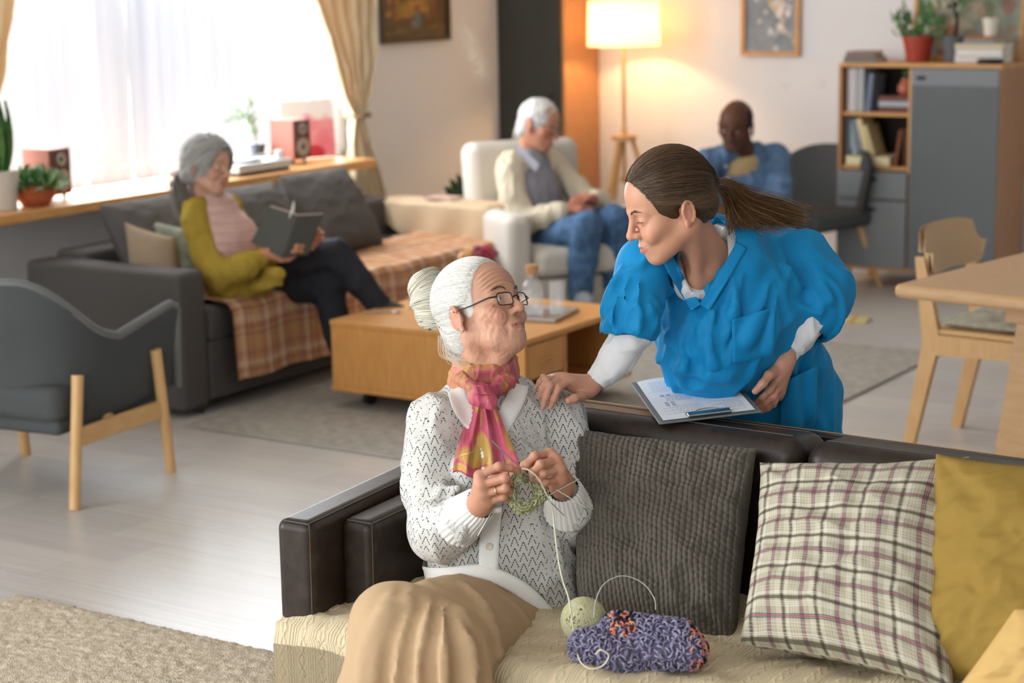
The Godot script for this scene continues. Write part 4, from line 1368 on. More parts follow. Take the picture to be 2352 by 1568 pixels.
func yarn(r: float, turns: int, th: float, sd: int) -> MB:
	var mb := MB.new()
	mb.ball(Vector3.ZERO, Vector3(r, r, r) * 0.95, 20)
	var g := RandomNumberGenerator.new()
	g.seed = sd + 40
	var ax := Vector3.UP
	for k in turns:
		ax = Vector3(g.randfn(), g.randfn(), g.randfn()).normalized() if k % 6 == 0 else (ax + Vector3(g.randfn(), g.randfn(), g.randfn()) * 0.12).normalized()
		var u := ax.cross(Vector3(0.3, 0.9, 0.2)).normalized()
		var off := g.randf_range(-0.35, 0.35)
		mb.tube(arc(ax * off * r, r * sqrt(1 - off * off) + 0.001, 0, TAU, u, ax.cross(u), 26), th * 0.55, -1, 4, false)
	return mb

func couch() -> void:
	var turn := TURN - 0.035
	var o := at(-2.6, 0, 3.86)
	var t := thing("couch", "dark brown leather couch with a wooden back rail in the foreground", "sofa", o, turn)
	# local: x along the back, +z towards its front
	var lea := func(size: Vector3, r: float, c: Vector3) -> MB: return MB.new().rbox(size, r, c, 5)
	part("back_rail", MB.new().rbox(Vector3(2.5, 0.05, 0.035), 0.008, Vector3(1.25, 0.702, -0.02), 2), M.oak, t)
	part("back_panel", MB.new().rbox(Vector3(2.5, 0.66, 0.03), 0.008, Vector3(1.25, 0.4, -0.005), 2), M.leather, t)
	for k in 2:
		var c := MB.new()
		c.xf = Transform3D(Basis(Vector3.RIGHT, -0.10), Vector3(0.125 + 0.86 * k + 0.43, 0.40, 0.17))
		c.rbox(Vector3(0.855, 0.72, 0.17), 0.045, Vector3(0, 0.0, 0), 6)
		var bc := part("back_cushion", c, M.leather, t)
		var st := MB.new()
		st.xf = c.xf
		for z in [-0.04, 0.04]:
			st.tube([Vector3(-0.39, 0.3605, z), Vector3(0.39, 0.3605, z)], 0.0012, -1, 4)
		part("seam", st, M.thread, bc)
	part("seat_frame", lea.call(Vector3(2.4, 0.2, 0.8), 0.03, Vector3(1.25, 0.17, 0.44)), M.leather, t)
	for k in 2:
		part("seat_cushion", lea.call(Vector3(0.85, 0.15, 0.66), 0.04, Vector3(0.125 + 0.86 * k + 0.43, 0.33, 0.52)), M.leather, t)
	for k in 2:
		part("foot", MB.new().rbox(Vector3(0.05, 0.08, 0.05), 0.004, Vector3(0.06 + 2.3 * k, 0.04, 0.75), 1), M.oak, t)
	# left arm, slightly flared
	var am := MB.new()
	am.xf = Transform3D(Basis(Vector3.UP, 0.13), Vector3(-0.03, 0, 0.03))
	am.rbox(Vector3(0.092, 0.56, 0.84), 0.024, Vector3(0.045, 0.34, 0.42), 5)
	var arm := part("arm", am, M.leather, t)
	var se := MB.new()
	se.xf = am.xf
	se.tube([Vector3(0.083, 0.617, 0.02), Vector3(0.083, 0.617, 0.833), Vector3(0.083, 0.08, 0.838)], 0.0016, -1, 5)
	se.tube([Vector3(0.02, 0.617, 0.834), Vector3(0.085, 0.617, 0.838)], 0.0014, -1, 5)
	part("seam", se, M.thread, arm)
	var ac := MB.new()
	ac.xf = Transform3D(Basis(Vector3.UP, 0.10), Vector3(0.085, 0, 0.18))
	ac.rbox(Vector3(0.085, 0.22, 0.56), 0.024, Vector3(0.05, 0.49, 0.28), 5)
	var ap := part("arm_cushion", ac, M.leather, t)
	se = MB.new()
	se.xf = ac.xf
	se.tube([Vector3(0.088, 0.596, 0.02), Vector3(0.0885, 0.596, 0.553), Vector3(0.0885, 0.39, 0.557)], 0.0014, -1, 5)
	se.tube([Vector3(0.026, 0.597, 0.553), Vector3(0.088, 0.597, 0.556)], 0.0014, -1, 5)
	part("seam", se, M.thread, ap)
	var ra := MB.new()
	ra.rbox(Vector3(0.088, 0.56, 0.84), 0.018, Vector3(2.46, 0.34, 0.45), 5)
	part("arm", ra, M.leather, t)
	couch_things(o, turn)

func couch_things(o: Vector3, turn: float) -> void:
	# knitted seat throw
	var kn := pic(512, 512, hexc("808080"))
	for y in 512:
		for x in 512:
			var rib := absf(sin(PI * x / 16.0))
			var cable := 0.0
			var xx := x % 128
			if xx > 32 and xx < 96:
				var cx := (xx - 64) / 32.0
				var s1 := sin(TAU * y / 128.0) * 0.5
				cable = maxf(exp(-18.0 * pow(cx - s1, 2)), exp(-18.0 * pow(cx + s1, 2)))
				rib *= 0.25
			var st := 0.5 + 0.5 * sin(TAU * (y + (x % 8) * 0.7) / 7.0)
			var v := clampf(0.2 + rib * 0.35 + cable * 0.45 + st * 0.12 - 0.1, 0, 1)
			kn.set_pixel(x, y, Color(v, v, v))
	M.knit = mat("d8c6a4", 0.95, 0.15)
	bump(M.knit, ImageTexture.create_from_image(kn), 0.6)
	M.knit.uv1_scale = Vector3(9, 4.5, 1)
	var b := Basis(Vector3.UP, turn)
	var f := FastNoiseLite.new()
	f.seed = 9
	f.frequency = 2.2
	var base := o + b * Vector3(1.0, 0.42, 0.6)
	var mb := MB.new()
	for s in [0, 1]:
		mb.grid(140, 60, func(u0, v):
			var u: float = u0 if s == 0 else 1.0 - u0
			var x: float = lerpf(0.085, 1.98, u)
			var d: float = (1.0 - v) * 1.02
			var z := 0.17 + minf(d, 0.66)
			var y := 0.418
			if d > 0.66:
				var e := d - 0.66
				if e < 0.08:
					var an := e / 0.08 * PI / 2
					z = 0.83 + sin(an) * 0.05
					y = 0.418 - (1 - cos(an)) * 0.05
				else:
					z = 0.883 + 0.008 * sin(x * 21.0)
					y = 0.368 - (e - 0.08)
			var h: float = f.get_noise_2d(x * 2.0, z * 2.4) * 0.016 + absf(f.get_noise_2d(x * 4.0 + 7, z * 3.0)) * 0.012
			if x < 0.22 and d < 0.7:
				h -= (0.22 - x) * 0.1
			return o + b * Vector3(x, y + h - 0.005 * s, z + (h if d > 0.7 else 0.0)) - base)
	solo("seat_throw", "beige cable knit throw spread over the leather couch's seat", "blanket", mb, M.knit, base)
	# cushions
	var cord := func(u: float, v: float) -> float:
		var cu := u * 33.0
		var cv := v * 31.0 + 0.35 * sin(floor(cu) * 2.1)
		return 0.0068 * pow(absf(sin(PI * cu)) * absf(sin(PI * cv)), 0.42)
	M.cord = bump(tri(mat("645d54", 0.9, 0.15), Vector3(8, 8, 8)), noise_tex(0.4, 2, 256), 0.06)
	M.cord.rim_enabled = true
	M.cord.rim = 0.35
	M.cord.rim_tint = 0.6
	cushion("cushion", "dark grey bobbled corduroy cushion leaning beside the old woman", "cushions on the leather couch", [Vector3(0.1311, 0.4014, -3.8600), Vector3(0.4416, 0.3864, -3.7000), Vector3(0.5131, 0.7460, -3.9300), Vector3(0.1267, 0.7400, -4.1600)], 0.085, M.cord, 21, 0.017, 0.03, 264, cord)
	M.plaid = mat("ffffff", 0.9, 0.15)
	M.plaid.albedo_texture = ImageTexture.create_from_image(tartan("a89f89", [["262e50", 0, 6, 0.75], ["93323f", 10, 8, 0.8], ["262e50", 22, 6, 0.75], ["efe9da", 74, 6, 0.42], ["efe9da", 86, 6, 0.42], ["efe9da", 98, 6, 0.42], ["3a362c", 116, 22, 0.58], ["f4efe2", 150, 6, 0.5], ["f4efe2", 162, 6, 0.5], ["ded6c4", 186, 5, 0.4], ["ded6c4", 206, 5, 0.4], ["ded6c4", 228, 5, 0.4]], 256))
	M.plaid.uv1_scale = Vector3(5.6, 6.2, 1)
	M.plaid.uv1_offset = Vector3(0.1, 0.4, 0)
	bump(M.plaid, noise_tex(0.25, 2, 512), 0.02)
	var pc := cushion("cushion", "beige tartan cushion with red and navy lines leaning on the couch back", "cushions on the leather couch", [Vector3(0.4351, 0.4467, -3.5600), Vector3(0.7924, 0.4429, -3.3000), Vector3(0.8870, 0.8018, -3.6200), Vector3(0.5078, 0.7392, -3.8400)], 0.10, M.plaid, 27, 0.014, 0.075, 140)
	M.mustard = bump(tri(mat("94783c", 0.95, 0.15), Vector3(5, 5, 5)), noise_tex(0.35, 2, 256), 0.1)
	cushion("cushion", "mustard cushion half hidden behind the tartan cushion", "cushions on the leather couch", [Vector3(0.7302, 0.4231, -3.4200), Vector3(1.0403, 0.4850, -3.1600), Vector3(1.1325, 0.8317, -3.4000), Vector3(0.8223, 0.8082, -3.6200)], 0.09, M.mustard, 33, 0.012, 0.05, 80)
	M.camel = bump(tri(mat("c9a467", 0.95, 0.15), Vector3(5, 5, 5)), noise_tex(0.35, 2, 256), 0.1)
	cushion("cushion", "pale camel cushion cut off by the lower right corner", "cushions on the leather couch", [Vector3(0.7155, 0.4832, -3.1000), Vector3(0.9909, 0.4724, -3.0000), Vector3(0.9806, 0.7152, -3.0000), Vector3(0.8439, 0.6685, -3.1000)], 0.05, M.camel, 36, 0.008, 0.03, 50)

func rugs() -> void:
	solo("rug", "flat grey wool rug under the coffee table", "rug", MB.new().rbox(Vector3(2.1, 0.01, 2.75), 0.004, Vector3(0, 0.006, 0), 2), M.rug, at(-4.05, 0, 6.83), Vector3(0, TURN, 0))
	var f := FastNoiseLite.new()
	f.seed = 3
	f.frequency = 40.0
	f.fractal_octaves = 3
	var m := tri(mat("ffffff", 1.0, 0.1), Vector3(3, 3, 3))
	m.albedo_texture = noise_tex(0.05, 4, 512, hexc("bfab90"), hexc("e4d7c2"), FastNoiseLite.TYPE_SIMPLEX, 6)
	bump(m, noise_tex(0.15, 3, 512), 0.6)
	var mb := MB.new().grid(260, 180, func(u, v):
		var x: float = (u - 0.5) * 2.2
		var z: float = (0.5 - v) * 1.5
		var ed: float = minf(minf(u, 1 - u) * 2.2, minf(v, 1 - v) * 1.5)
		var h: float = 0.022 * (1 - exp(-ed * 60.0))
		var w: float = f.get_noise_2d(x, z)
		return Vector3(x + (w * 0.01 if ed < 0.03 else 0.0), 0.001 + h * (1.0 + 0.45 * w), z + 0.006 * f.get_noise_2d(x + 5, z)))
	solo("rug", "thick beige shaggy rug in the lower left foreground", "rug", mb, m, at(-2.98, 0, 2.90), Vector3(0, TURN, 0))

func curtains() -> void:
	var inv := Basis(Vector3.UP, TURN)
	# sheers: gathered cloth that hangs before the panes
	var sh := [[5.02, 6.78, "white sheer curtain over the near half of the window"], [6.70, 8.25, "white sheer curtain over the far half of the window"]]
	for q in sh:
		var base := at(-6.44, 1.7, (q[0] + q[1]) / 2)
		var mb := MB.new()
		mb.grid(260, 6, func(u, v):
			var b: float = lerpf(q[0], q[1], u)
			var fold: float = 0.022 * sin(b * 62.0) + 0.014 * sin(b * 23.0 + 1.0)
			return inv * Vector3(-6.435 + fold * 0.6 + 0.012, lerpf(0.806, 2.78, v), -b) - base)
		solo("sheer_curtain", q[2], "curtain", mb, M.sheer, base, Vector3.ZERO, "sheer curtains at the window")
	# drapes
	var f := FastNoiseLite.new()
	f.seed = 2
	f.frequency = 3.0
	# right drape gathered by a tie at y 1.0
	var t := thing("drape", "cream curtain gathered by a tieback at the far end of the window", "curtain", at(-6.30, 0, 8.22), 0.0)
	var o := at(-6.30, 0, 8.22)
	var mb := MB.new()
	for s in [0, 1]:
		mb.grid(120, 60, func(u0, v):
			var u: float = u0 if s == 0 else 1.0 - u0
			var y: float = lerpf(0.03, 2.85, v)
			var l := 0.0  # left and right edge along the wall
			var r := 0.0
			if y > 1.0:
				var k := pow((y - 1.0) / 1.85, 0.75)
				l = lerpf(8.16, 7.42, k)
				r = lerpf(8.26, 8.40, minf(1.0, k * 2.5))
			else:
				var k := smoothstep(0.0, 0.55, 1.0 - y)
				l = lerpf(8.16, 8.08, k)
				r = lerpf(8.26, 8.42, k)
			var b: float = lerpf(l, r, u)
			var width := r - l
			var amp := minf(0.05, 0.16 * width)
			var ph: float = u * 11.0 * PI
			var a: float = -6.30 + amp * sin(ph) + 0.03 * f.get_noise_2d(u * 3.0, y) - 0.003 * s
			if y < 1.0:
				a -= 0.0
			return inv * Vector3(a, y, -b) - o)
	part("cloth", mb, M.drape, t)
	part("tieback", MB.new().tube(arc(Vector3(0, 0.995, 0), 0.062, 0, TAU, Vector3.RIGHT, Vector3.BACK, 24), 0.014, -1, 8, false), mat("8a7656", 0.9), t)
	t = thing("drape", "cream curtain sweeping into the upper left corner of the view", "curtain", at(-6.30, 0, 5.05), 0.0)
	var o2 := at(-6.30, 0, 5.05)
	mb = MB.new()
	for s in [0, 1]:
		mb.grid(120, 60, func(u0, v):
			var u: float = u0 if s == 0 else 1.0 - u0
			var y: float = lerpf(0.85, 2.85, v)
			var k := pow(clampf((y - 0.95) / 1.9, 0.0, 1.0), 0.75)
			var r := lerpf(5.60, 6.12, k)
			var l := lerpf(5.0, 4.9, k)
			var b: float = lerpf(l, r, u)
			var a: float = -6.30 + 0.04 * sin(u * 12.0 * PI) + 0.03 * f.get_noise_2d(u * 3.0 + 9.0, y) - 0.003 * s
			return inv * Vector3(a, y, -b) - o2)
	part("cloth", mb, M.drape, t)


# ---------- people ----------
# heads are built in a frame of their own: x to the person's left, y up, z forward, origin between the ears at eye height

func frame(o: Vector3, f: Vector3, u: Vector3, k := 1.0) -> Transform3D:
	f = f.normalized()
	u = (u - f * u.dot(f)).normalized()
	return Transform3D(Basis(u.cross(f) * k, u * k, f * k), o)

func field(pts: Array, margin: float, cell: float) -> Sdf:
	var lo: Vector3 = pts[0]
	var hi: Vector3 = pts[0]
	for p in pts:
		lo = lo.min(p)
		hi = hi.max(p)
	var m := Vector3(margin, margin, margin)
	return Sdf.new(lo - m, hi + m, cell)

func head(h: Transform3D, neck: Vector3, cell: float, o := {}) -> Sdf:
	var k := h.basis.x.length()
	var bs := h.basis.orthonormalized()
	var p := func(x: float, y: float, z: float) -> Vector3: return h * Vector3(x, y, z)
	var s := field([p.call(-0.095, -0.12, -0.12), p.call(0.095, 0.135, 0.125), p.call(0.095, -0.12, 0.125), p.call(-0.095, 0.135, -0.12), p.call(-0.095, -0.12, 0.125), p.call(0.095, 0.135, -0.12), neck], 0.02 + (0.04 if neck.distance_to(h.origin) > 0.1 else 0.0), cell)
	var open: float = o.get("eyes", 1.0)
	var thin: float = o.get("thin", 1.0)
	var smile: float = o.get("smile", 0.0)
	var es: float = o.get("ears", 1.0)
	s.ell(p.call(0, 0.035, -0.012), bs, Vector3(0.074, 0.084, 0.094) * k, 0.02)
	s.ell(p.call(0, 0.034, 0.035), bs, Vector3(0.058, 0.054, 0.052) * k, 0.03)
	s.ell(p.call(0, -0.03, 0.032), bs, Vector3(0.057 * thin, 0.062, 0.05) * k, 0.03)
	s.ell(p.call(0, -0.066, 0.04), bs, Vector3(0.042 * thin, 0.04, 0.044) * k, 0.03)
	for q in [-1.0, 1.0]:
		s.cone(p.call(q * 0.054, -0.05, -0.008), p.call(q * 0.018, -0.096, 0.064), 0.017 * k, 0.013 * k, 0.03)
		s.ell(p.call(q * 0.042, -0.027, 0.056), bs, Vector3(0.02, 0.017, 0.021) * k, 0.022)
		s.cone(p.call(q * 0.04, 0.012, 0.07), p.call(q * 0.012, 0.016, 0.086), 0.008 * k, 0.008 * k, 0.014)
	s.ell(p.call(0, -0.099, 0.069), bs, Vector3(0.021, 0.016, 0.017) * k, 0.018)
	s.ell(p.call(0, -0.066, 0.074), bs, Vector3(0.026, 0.019, 0.021) * k, 0.016)
	# eye sockets, then nose, lids and lips on top
	for q in [-1.0, 1.0]:
		s.ell(p.call(q * 0.031, -0.002, 0.093), bs, Vector3(0.017, 0.011, 0.012) * k, 0.014, true)
	s.cone(p.call(0, 0.01, 0.087), p.call(0, -0.03, 0.108), 0.0065 * k, 0.0085 * k, 0.012)
	s.ell(p.call(0, -0.034, 0.107), bs, Vector3(0.0105, 0.0095, 0.0105) * k, 0.008)
	for q in [-1.0, 1.0]:
		s.ell(p.call(q * 0.0115, -0.036, 0.095), bs, Vector3(0.0065, 0.0075, 0.0095) * k, 0.007)
		s.ell(p.call(q * 0.006, -0.0445, 0.1), bs, Vector3(0.0036, 0.003, 0.0055) * k, 0.003, true)
		s.ell(p.call(q * 0.031, -0.003, 0.0735), bs, Vector3(0.0155, 0.0125, 0.0135) * k, 0.006)
		if open > 0.1:
			s.box(p.call(q * 0.031, -0.003, 0.089), bs, Vector3(0.012, 0.0045 * open, 0.009) * k, 0.0042 * open * k, 0.0015, true)
		s.cone(p.call(q * (0.021 + 0.006 * smile), -0.0685 + 0.008 * smile, 0.0855 - 0.006 * smile), p.call(q * 0.004, -0.0638, 0.0955), 0.003 * k, 0.004 * k, 0.005)
		s.cone(p.call(q * (0.019 + 0.006 * smile), -0.0715 + 0.0075 * smile, 0.0855 - 0.006 * smile), p.call(0, -0.075, 0.0935), 0.0034 * k, 0.005 * k, 0.005)
		var lines: float = o.get("lines", 0.0)
		if lines > 0.0:
			s.cone(p.call(q * 0.019, -0.034, 0.094), p.call(q * 0.033, -0.070, 0.079), 0.003 * k * lines, 0.003 * k * lines, 0.008, true)
			s.cone(p.call(q * 0.029, -0.076, 0.083), p.call(q * 0.03, -0.098, 0.068), 0.0024 * k * lines, 0.002 * k * lines, 0.007, true)
			s.cone(p.call(q * 0.02, -0.017, 0.09), p.call(q * 0.045, -0.018, 0.076), 0.0018 * k * lines, 0.0018 * k * lines, 0.006, true)
	if smile > 0.0:
		for q in [-1.0, 1.0]:
			s.ell(p.call(q * 0.036, -0.042, 0.073), bs, Vector3(0.016, 0.015, 0.014) * k, 0.015)
	for q in [-1.0, 1.0]:
		s.cone(p.call(0, -0.0692, 0.1), p.call(q * (0.019 + 0.006 * smile), -0.0692 + 0.007 * smile, 0.0895 - 0.005 * smile), (0.0012 + 0.003 * o.get("mouth", 0.0)) * k, 0.001 * k, 0.002, true)
	# ears
	for q in [-1.0, 1.0]:
		var eb := bs * Basis(Vector3.UP, q * 0.35) * Basis(Vector3.RIGHT, -0.15)
		var c: Vector3 = p.call(q * 0.078, -0.013, -0.012)
		s.ell(c, eb, Vector3(0.007, 0.03 * es, 0.0175 * es) * k, 0.006)
		var ring := []
		for j in 9:
			var a := 0.3 + 4.0 * j / 8.0
			ring.append(c + eb * (Vector3(q * 0.006, sin(a) * 0.028 * es, cos(a) * 0.0165 * es - 0.001) * k))
		for j in 8:
			s.cone(ring[j], ring[j + 1], 0.0034 * k, 0.0034 * k, 0.003)
		s.ell(c + eb * (Vector3(q * 0.0095, -0.003, 0.003) * k), eb, Vector3(0.0068, 0.0145, 0.0085) * k, 0.004, true)
		s.ell(c + eb * (Vector3(q * 0.002, -0.031 * es, 0.006) * k), eb, Vector3(0.005, 0.0085, 0.0075) * k, 0.005)
	if neck.distance_to(h.origin) > 0.1:
		var nr: float = o.get("neck", 0.05)
		s.cone(p.call(0, -0.055, -0.025), neck, nr, nr + 0.006, 0.03)
	return s

func skin(h: Transform3D, base: Color, lip: Color, blush: Color, amount := 0.5) -> Callable:
	var inv := h.affine_inverse()
	return func(w: Vector3, _n: Vector3) -> Color:
		var p: Vector3 = inv * w
		var c := base
		var b := 0.0
		b = maxf(b, 1.0 - Vector3(absf(p.x) - 0.043, p.y + 0.035, p.z - 0.07).length() / 0.032)
		b = maxf(b, 0.9 - Vector3(p.x, p.y + 0.035, p.z - 0.11).length() / 0.024)
		if absf(p.x) > 0.07 and absf(p.y + 0.015) < 0.035:
			b = maxf(b, 0.8)
		b = maxf(b, 0.5 - Vector3(absf(p.x) - 0.031, p.y, p.z - 0.085).length() / 0.036)
		c = c.lerp(blush, clampf(b, 0, 1) * amount)
		var my := p.y + 0.0695
		var lipn := pow(p.x / 0.0225, 2) + pow(my / (0.0085 if my < 0 else 0.0078), 2)
		if p.z > 0.075 and lipn < 1.25:
			c = c.lerp(lip, clampf((1.25 - lipn) * 3.0, 0, 1))
		return c

func eyes(t: Node3D, h: Transform3D, off: Vector3, iris: Color, look := Vector3(0, 0, 1), r := 0.0117) -> void:
	var k := h.basis.x.length()
	for q in [1.0, -1.0]:
		var mb := MB.new()
		mb.ball(Vector3.ZERO, Vector3.ONE * r * k, 24)
		var d := (h.basis.orthonormalized() * look.normalized())
		for i in mb.v.size():
			var a := mb.n[i].angle_to(d)
			mb.c[i] = Color(0.02, 0.02, 0.02) if a < 0.2 else (iris if a < 0.46 else Color(0.72, 0.68, 0.64))
		var m := mat("ffffff", 0.12)
		m.vertex_color_use_as_albedo = true
		part("eye", mb, m, t, h * Vector3(q * 0.031, -0.003, 0.0742) - off)

func lashes(t: Node3D, h: Transform3D, base: Vector3, c: Color, open: float) -> void:
	for q in [1.0, -1.0]:
		var mb := MB.new()
		mb.col = c
		var rim := []
		for j in 11:
			var x := lerpf(-0.013, 0.013, j / 10.0)
			var y := -0.003 - 0.001 + 0.0045 * open * sqrt(maxf(0.0, 1 - pow(x / 0.0135, 2)))
			var z := 0.0735 + 0.0133 * sqrt(maxf(0.05, 1 - pow(x / 0.0158, 2)))
			var p := Vector3(q * 0.031 + x, y, z + 0.0008)
			rim.append(h * p - base)
			mb.tube([h * p - base, h * (p + Vector3(x * 0.25, -0.002 + 0.003 * open, 0.0055)) - base], 0.0003, 0.00012, 3, false)
		mb.tube(rim, 0.0005, -1, 4)
		part("eyelashes", mb, hair_mat(0.6), t)

func skin_mat(rough := 0.5) -> StandardMaterial3D:
	var m := mat("ffffff", rough, 0.4)
	m.vertex_color_use_as_albedo = true
	m.subsurf_scatter_enabled = true
	m.subsurf_scatter_strength = 0.12
	bump(tri(m, Vector3(14, 14, 14)), M.poretex, 0.02)
	return m

# a hand: palm from the wrist to four knuckles, fingers as chains of joints, thumb from the side of the palm
func hand(s: Sdf, wrist: Vector3, wr: float, knuckles: Array, fingers: Array, thumb: Array, k := 1.0) -> void:
	for i in 4:
		s.cone(wrist, knuckles[i], wr, 0.0105 * k, 0.016)
		if i < 3:
			s.cone(knuckles[i], knuckles[i + 1], 0.0098 * k, 0.0098 * k, 0.01)
	for i in 4:
		var r: float = [0.0088, 0.009, 0.0086, 0.0076][i] * k
		var pts: Array = [knuckles[i]] + fingers[i]
		for j in pts.size() - 1:
			var ra := r * (1.08 - 0.09 * j)
			var rb := r * (1.08 - 0.09 * (j + 1))
			s.cone(pts[j], pts[j + 1], ra, rb, 0.0035)
			if j > 0:
				s.cone(pts[j], pts[j], ra * 1.1, ra * 1.1, 0.004)
	for j in thumb.size() - 1:
		s.cone(thumb[j], thumb[j + 1], [0.0165, 0.0118, 0.0105, 0.009][j] * k, [0.0118, 0.0105, 0.0088, 0.008][j] * k, 0.006)

func nails(t: Node3D, tips: Array, m: Material, off: Vector3) -> void:  # each: tip joint, joint before it, outward direction, width
	for q in tips:
		var d: Vector3 = (q[0] - q[1]).normalized()
		var o: Vector3 = (q[2] - d * q[2].dot(d)).normalized()
		var mb := MB.new()
		mb.xf = Transform3D(Basis(d.cross(o), d, o).orthonormalized(), q[0] + o * (q[3] * 0.62) + d * 0.001 - off)
		mb.ball(Vector3.ZERO, Vector3(q[3] * 0.62, q[3] * 0.85, q[3] * 0.34), 12)
		part("fingernail", mb, m, t)

func hair_mat(rough := 0.42) -> StandardMaterial3D:
	var m := mat("ffffff", rough, 0.5)
	m.vertex_color_use_as_albedo = true
	return m

# strands over an ellipsoid cap, from points on the hairline to where the hair is tied
func strands(h: Transform3D, c: Vector3, r: Vector3, starts: Array, tie: Vector3, n: int, th: float, tones: Array, sd: int, lift: float, off: Vector3, jit := 0.012, cap: Sdf = null) -> MB:
	var g := RandomNumberGenerator.new()
	g.seed = sd
	var mb := MB.new()
	var hb := h.basis.x.length()
	for k in n:
		var f := g.randf() * (starts.size() - 1)
		var i := int(f)
		var s0: Vector3 = starts[i].lerp(starts[mini(i + 1, starts.size() - 1)], f - i) + Vector3(g.randfn(), g.randfn(), g.randfn()) * jit * 0.4
		var e0: Vector3 = tie + Vector3(g.randfn(), g.randfn(), g.randfn()) * jit * 0.5
		var a := (s0 - c).normalized()
		var b := (e0 - c).normalized()
		var t0 := g.randf() * g.randf() * 0.3
		var pts := []
		var wob := g.randfn() * 0.0012
		var le := 0.0004 + g.randf() * 0.0014
		for j in 12:
			var t := t0 + (1.0 - t0) * j / 11.0
			var d := a.slerp(b, t)
			var rr := 1.0 / (d / r).length()
			var want := lerpf(rr, (e0 - c).length(), smoothstep(0.75, 1.0, t))
			var q := h * (c + d * (want + le + lift * sin(PI * t) + wob * sin(t * 9.0 + k)))
			if cap != null:
				var dn := (h.basis * d).normalized()
				for it in 6:
					var e := cap.at(q) - le - lift * sin(PI * t)
					if e < 0.0 or t < 0.7:
						q -= dn * clampf(e, -0.02, 0.02) * 0.8
			pts.append(q - off)
		mb.col = tones[g.randi() % tones.size()]
		mb.tube(pts, th * g.randf_range(0.7, 1.3) * hb, th * 0.6 * hb, 3, false)
	return mb

func wisps(at_: Array, n: int, l: float, th: float, tones: Array, sd: int, pull: Vector3) -> MB:
	var g := RandomNumberGenerator.new()
	g.seed = sd
	var mb := MB.new()
	for k in n:
		var q: Array = at_[k % at_.size()]
		var p: Vector3 = q[0] + Vector3(g.randfn(), g.randfn(), g.randfn()) * q[2]
		var d: Vector3 = (q[1] + Vector3(g.randfn(), g.randfn(), g.randfn()) * 0.6).normalized()
		var pts := [p]
		var curl := Vector3(g.randfn(), g.randfn(), g.randfn()) * 0.35
		for j in 8:
			d = (d + curl * 0.25 + pull * 0.14).normalized()
			p += d * l * g.randf_range(0.6, 1.2) / 8.0
			pts.append(p)
		mb.col = tones[g.randi() % tones.size()]
		mb.tube(pts, th, th * 0.5, 3, false)
	return mb

func folds(sd: int, amp: float, sc: Vector3, bs := Basis()) -> Callable:  # soft creases pushed into cloth
	var f := FastNoiseLite.new()
	f.seed = sd
	f.frequency = 1.0
	f.fractal_octaves = 2
	var tr := bs.transposed()
	return func(p: Vector3, n: Vector3) -> Vector3:
		var q: Vector3 = (tr * p) * sc
		var v: float = f.get_noise_3d(q.x, q.y, q.z)
		return n * (amp * (0.45 - minf(1.0, absf(v) * 3.2)) + amp * 0.7 * f.get_noise_3d(q.x * 0.5 + 9.0, q.y * 0.5, q.z * 0.5))

func crease(s: Sdf, pts: Array, r: float, out: float, k: float, cut := false) -> void:  # a ridge (or groove) of cloth that follows the surface
	var line := curve(pts, 6)
	var h := []
	for p in line:
		h.append(s.hit(p, Vector3(0.0000, -0.1908, -0.9816), out))
	for i in h.size() - 1:
		if h[i].distance_to(h[i + 1]) > 0.09:
			continue
		var a := sin(PI * clampf((i + 0.5) / h.size() * 1.15, 0.0, 1.0) * 0.5 + 0.0) * r
		var b := sin(PI * clampf((i + 1.5) / h.size() * 1.15, 0.0, 1.0) * 0.5) * r
		s.cone(h[i], h[i + 1], a, b, k, cut)

func people() -> void:
	M.poretex = noise_tex(0.25, 3, 256)
	old_woman()
	carer()
	reader()
	old_man()
	denim_man()

func lace() -> StandardMaterial3D:
	var im := pic(512, 512, Color(1, 1, 1, 1))
	var hm := pic(512, 512, Color(0.5, 0.5, 0.5))
	for y in 512:
		for x in 512:
			var v := 0.55 + 0.25 * sin(TAU * (x + 5.0 * sin(TAU * y / 16.0)) / 12.8) + 0.12 * sin(TAU * y / 16.0)
			hm.set_pixel(x, y, Color(v, v, v))
	for c in 4:
		for r in 4:
			var cx := c * 128 + 64
			var cy := r * 128 + (64 if c % 2 else 0)
			for s in [-1, 1]:
				for k in 4:
					var hx: int = cx + s * (9 + k * 14)
					var hy: int = cy + k * 27 - 34
					for dy in range(-17, 18):
						for dx in range(-15, 16):
							var u: float = (dx - s * dy * 0.4) / 7.4
							var w: float = dy / 12.5
							var e: float = u * u + w * w
							if e < 1.0:
								im.set_pixel(posmod(hx + dx, 512), posmod(hy + dy, 512), Color(1, 1, 1, 0))
							elif e < 2.2:
								hm.set_pixel(posmod(hx + dx, 512), posmod(hy + dy, 512), Color(0.85, 0.85, 0.85))
	var m := mat("f1eee6", 0.95, 0.15)
	m.albedo_texture = ImageTexture.create_from_image(im)
	m.transparency = BaseMaterial3D.TRANSPARENCY_ALPHA_SCISSOR
	m.alpha_scissor_threshold = 0.5
	bump(m, ImageTexture.create_from_image(hm), 0.25)
	return tri(m, Vector3(13.5, 11.5, 13.5))

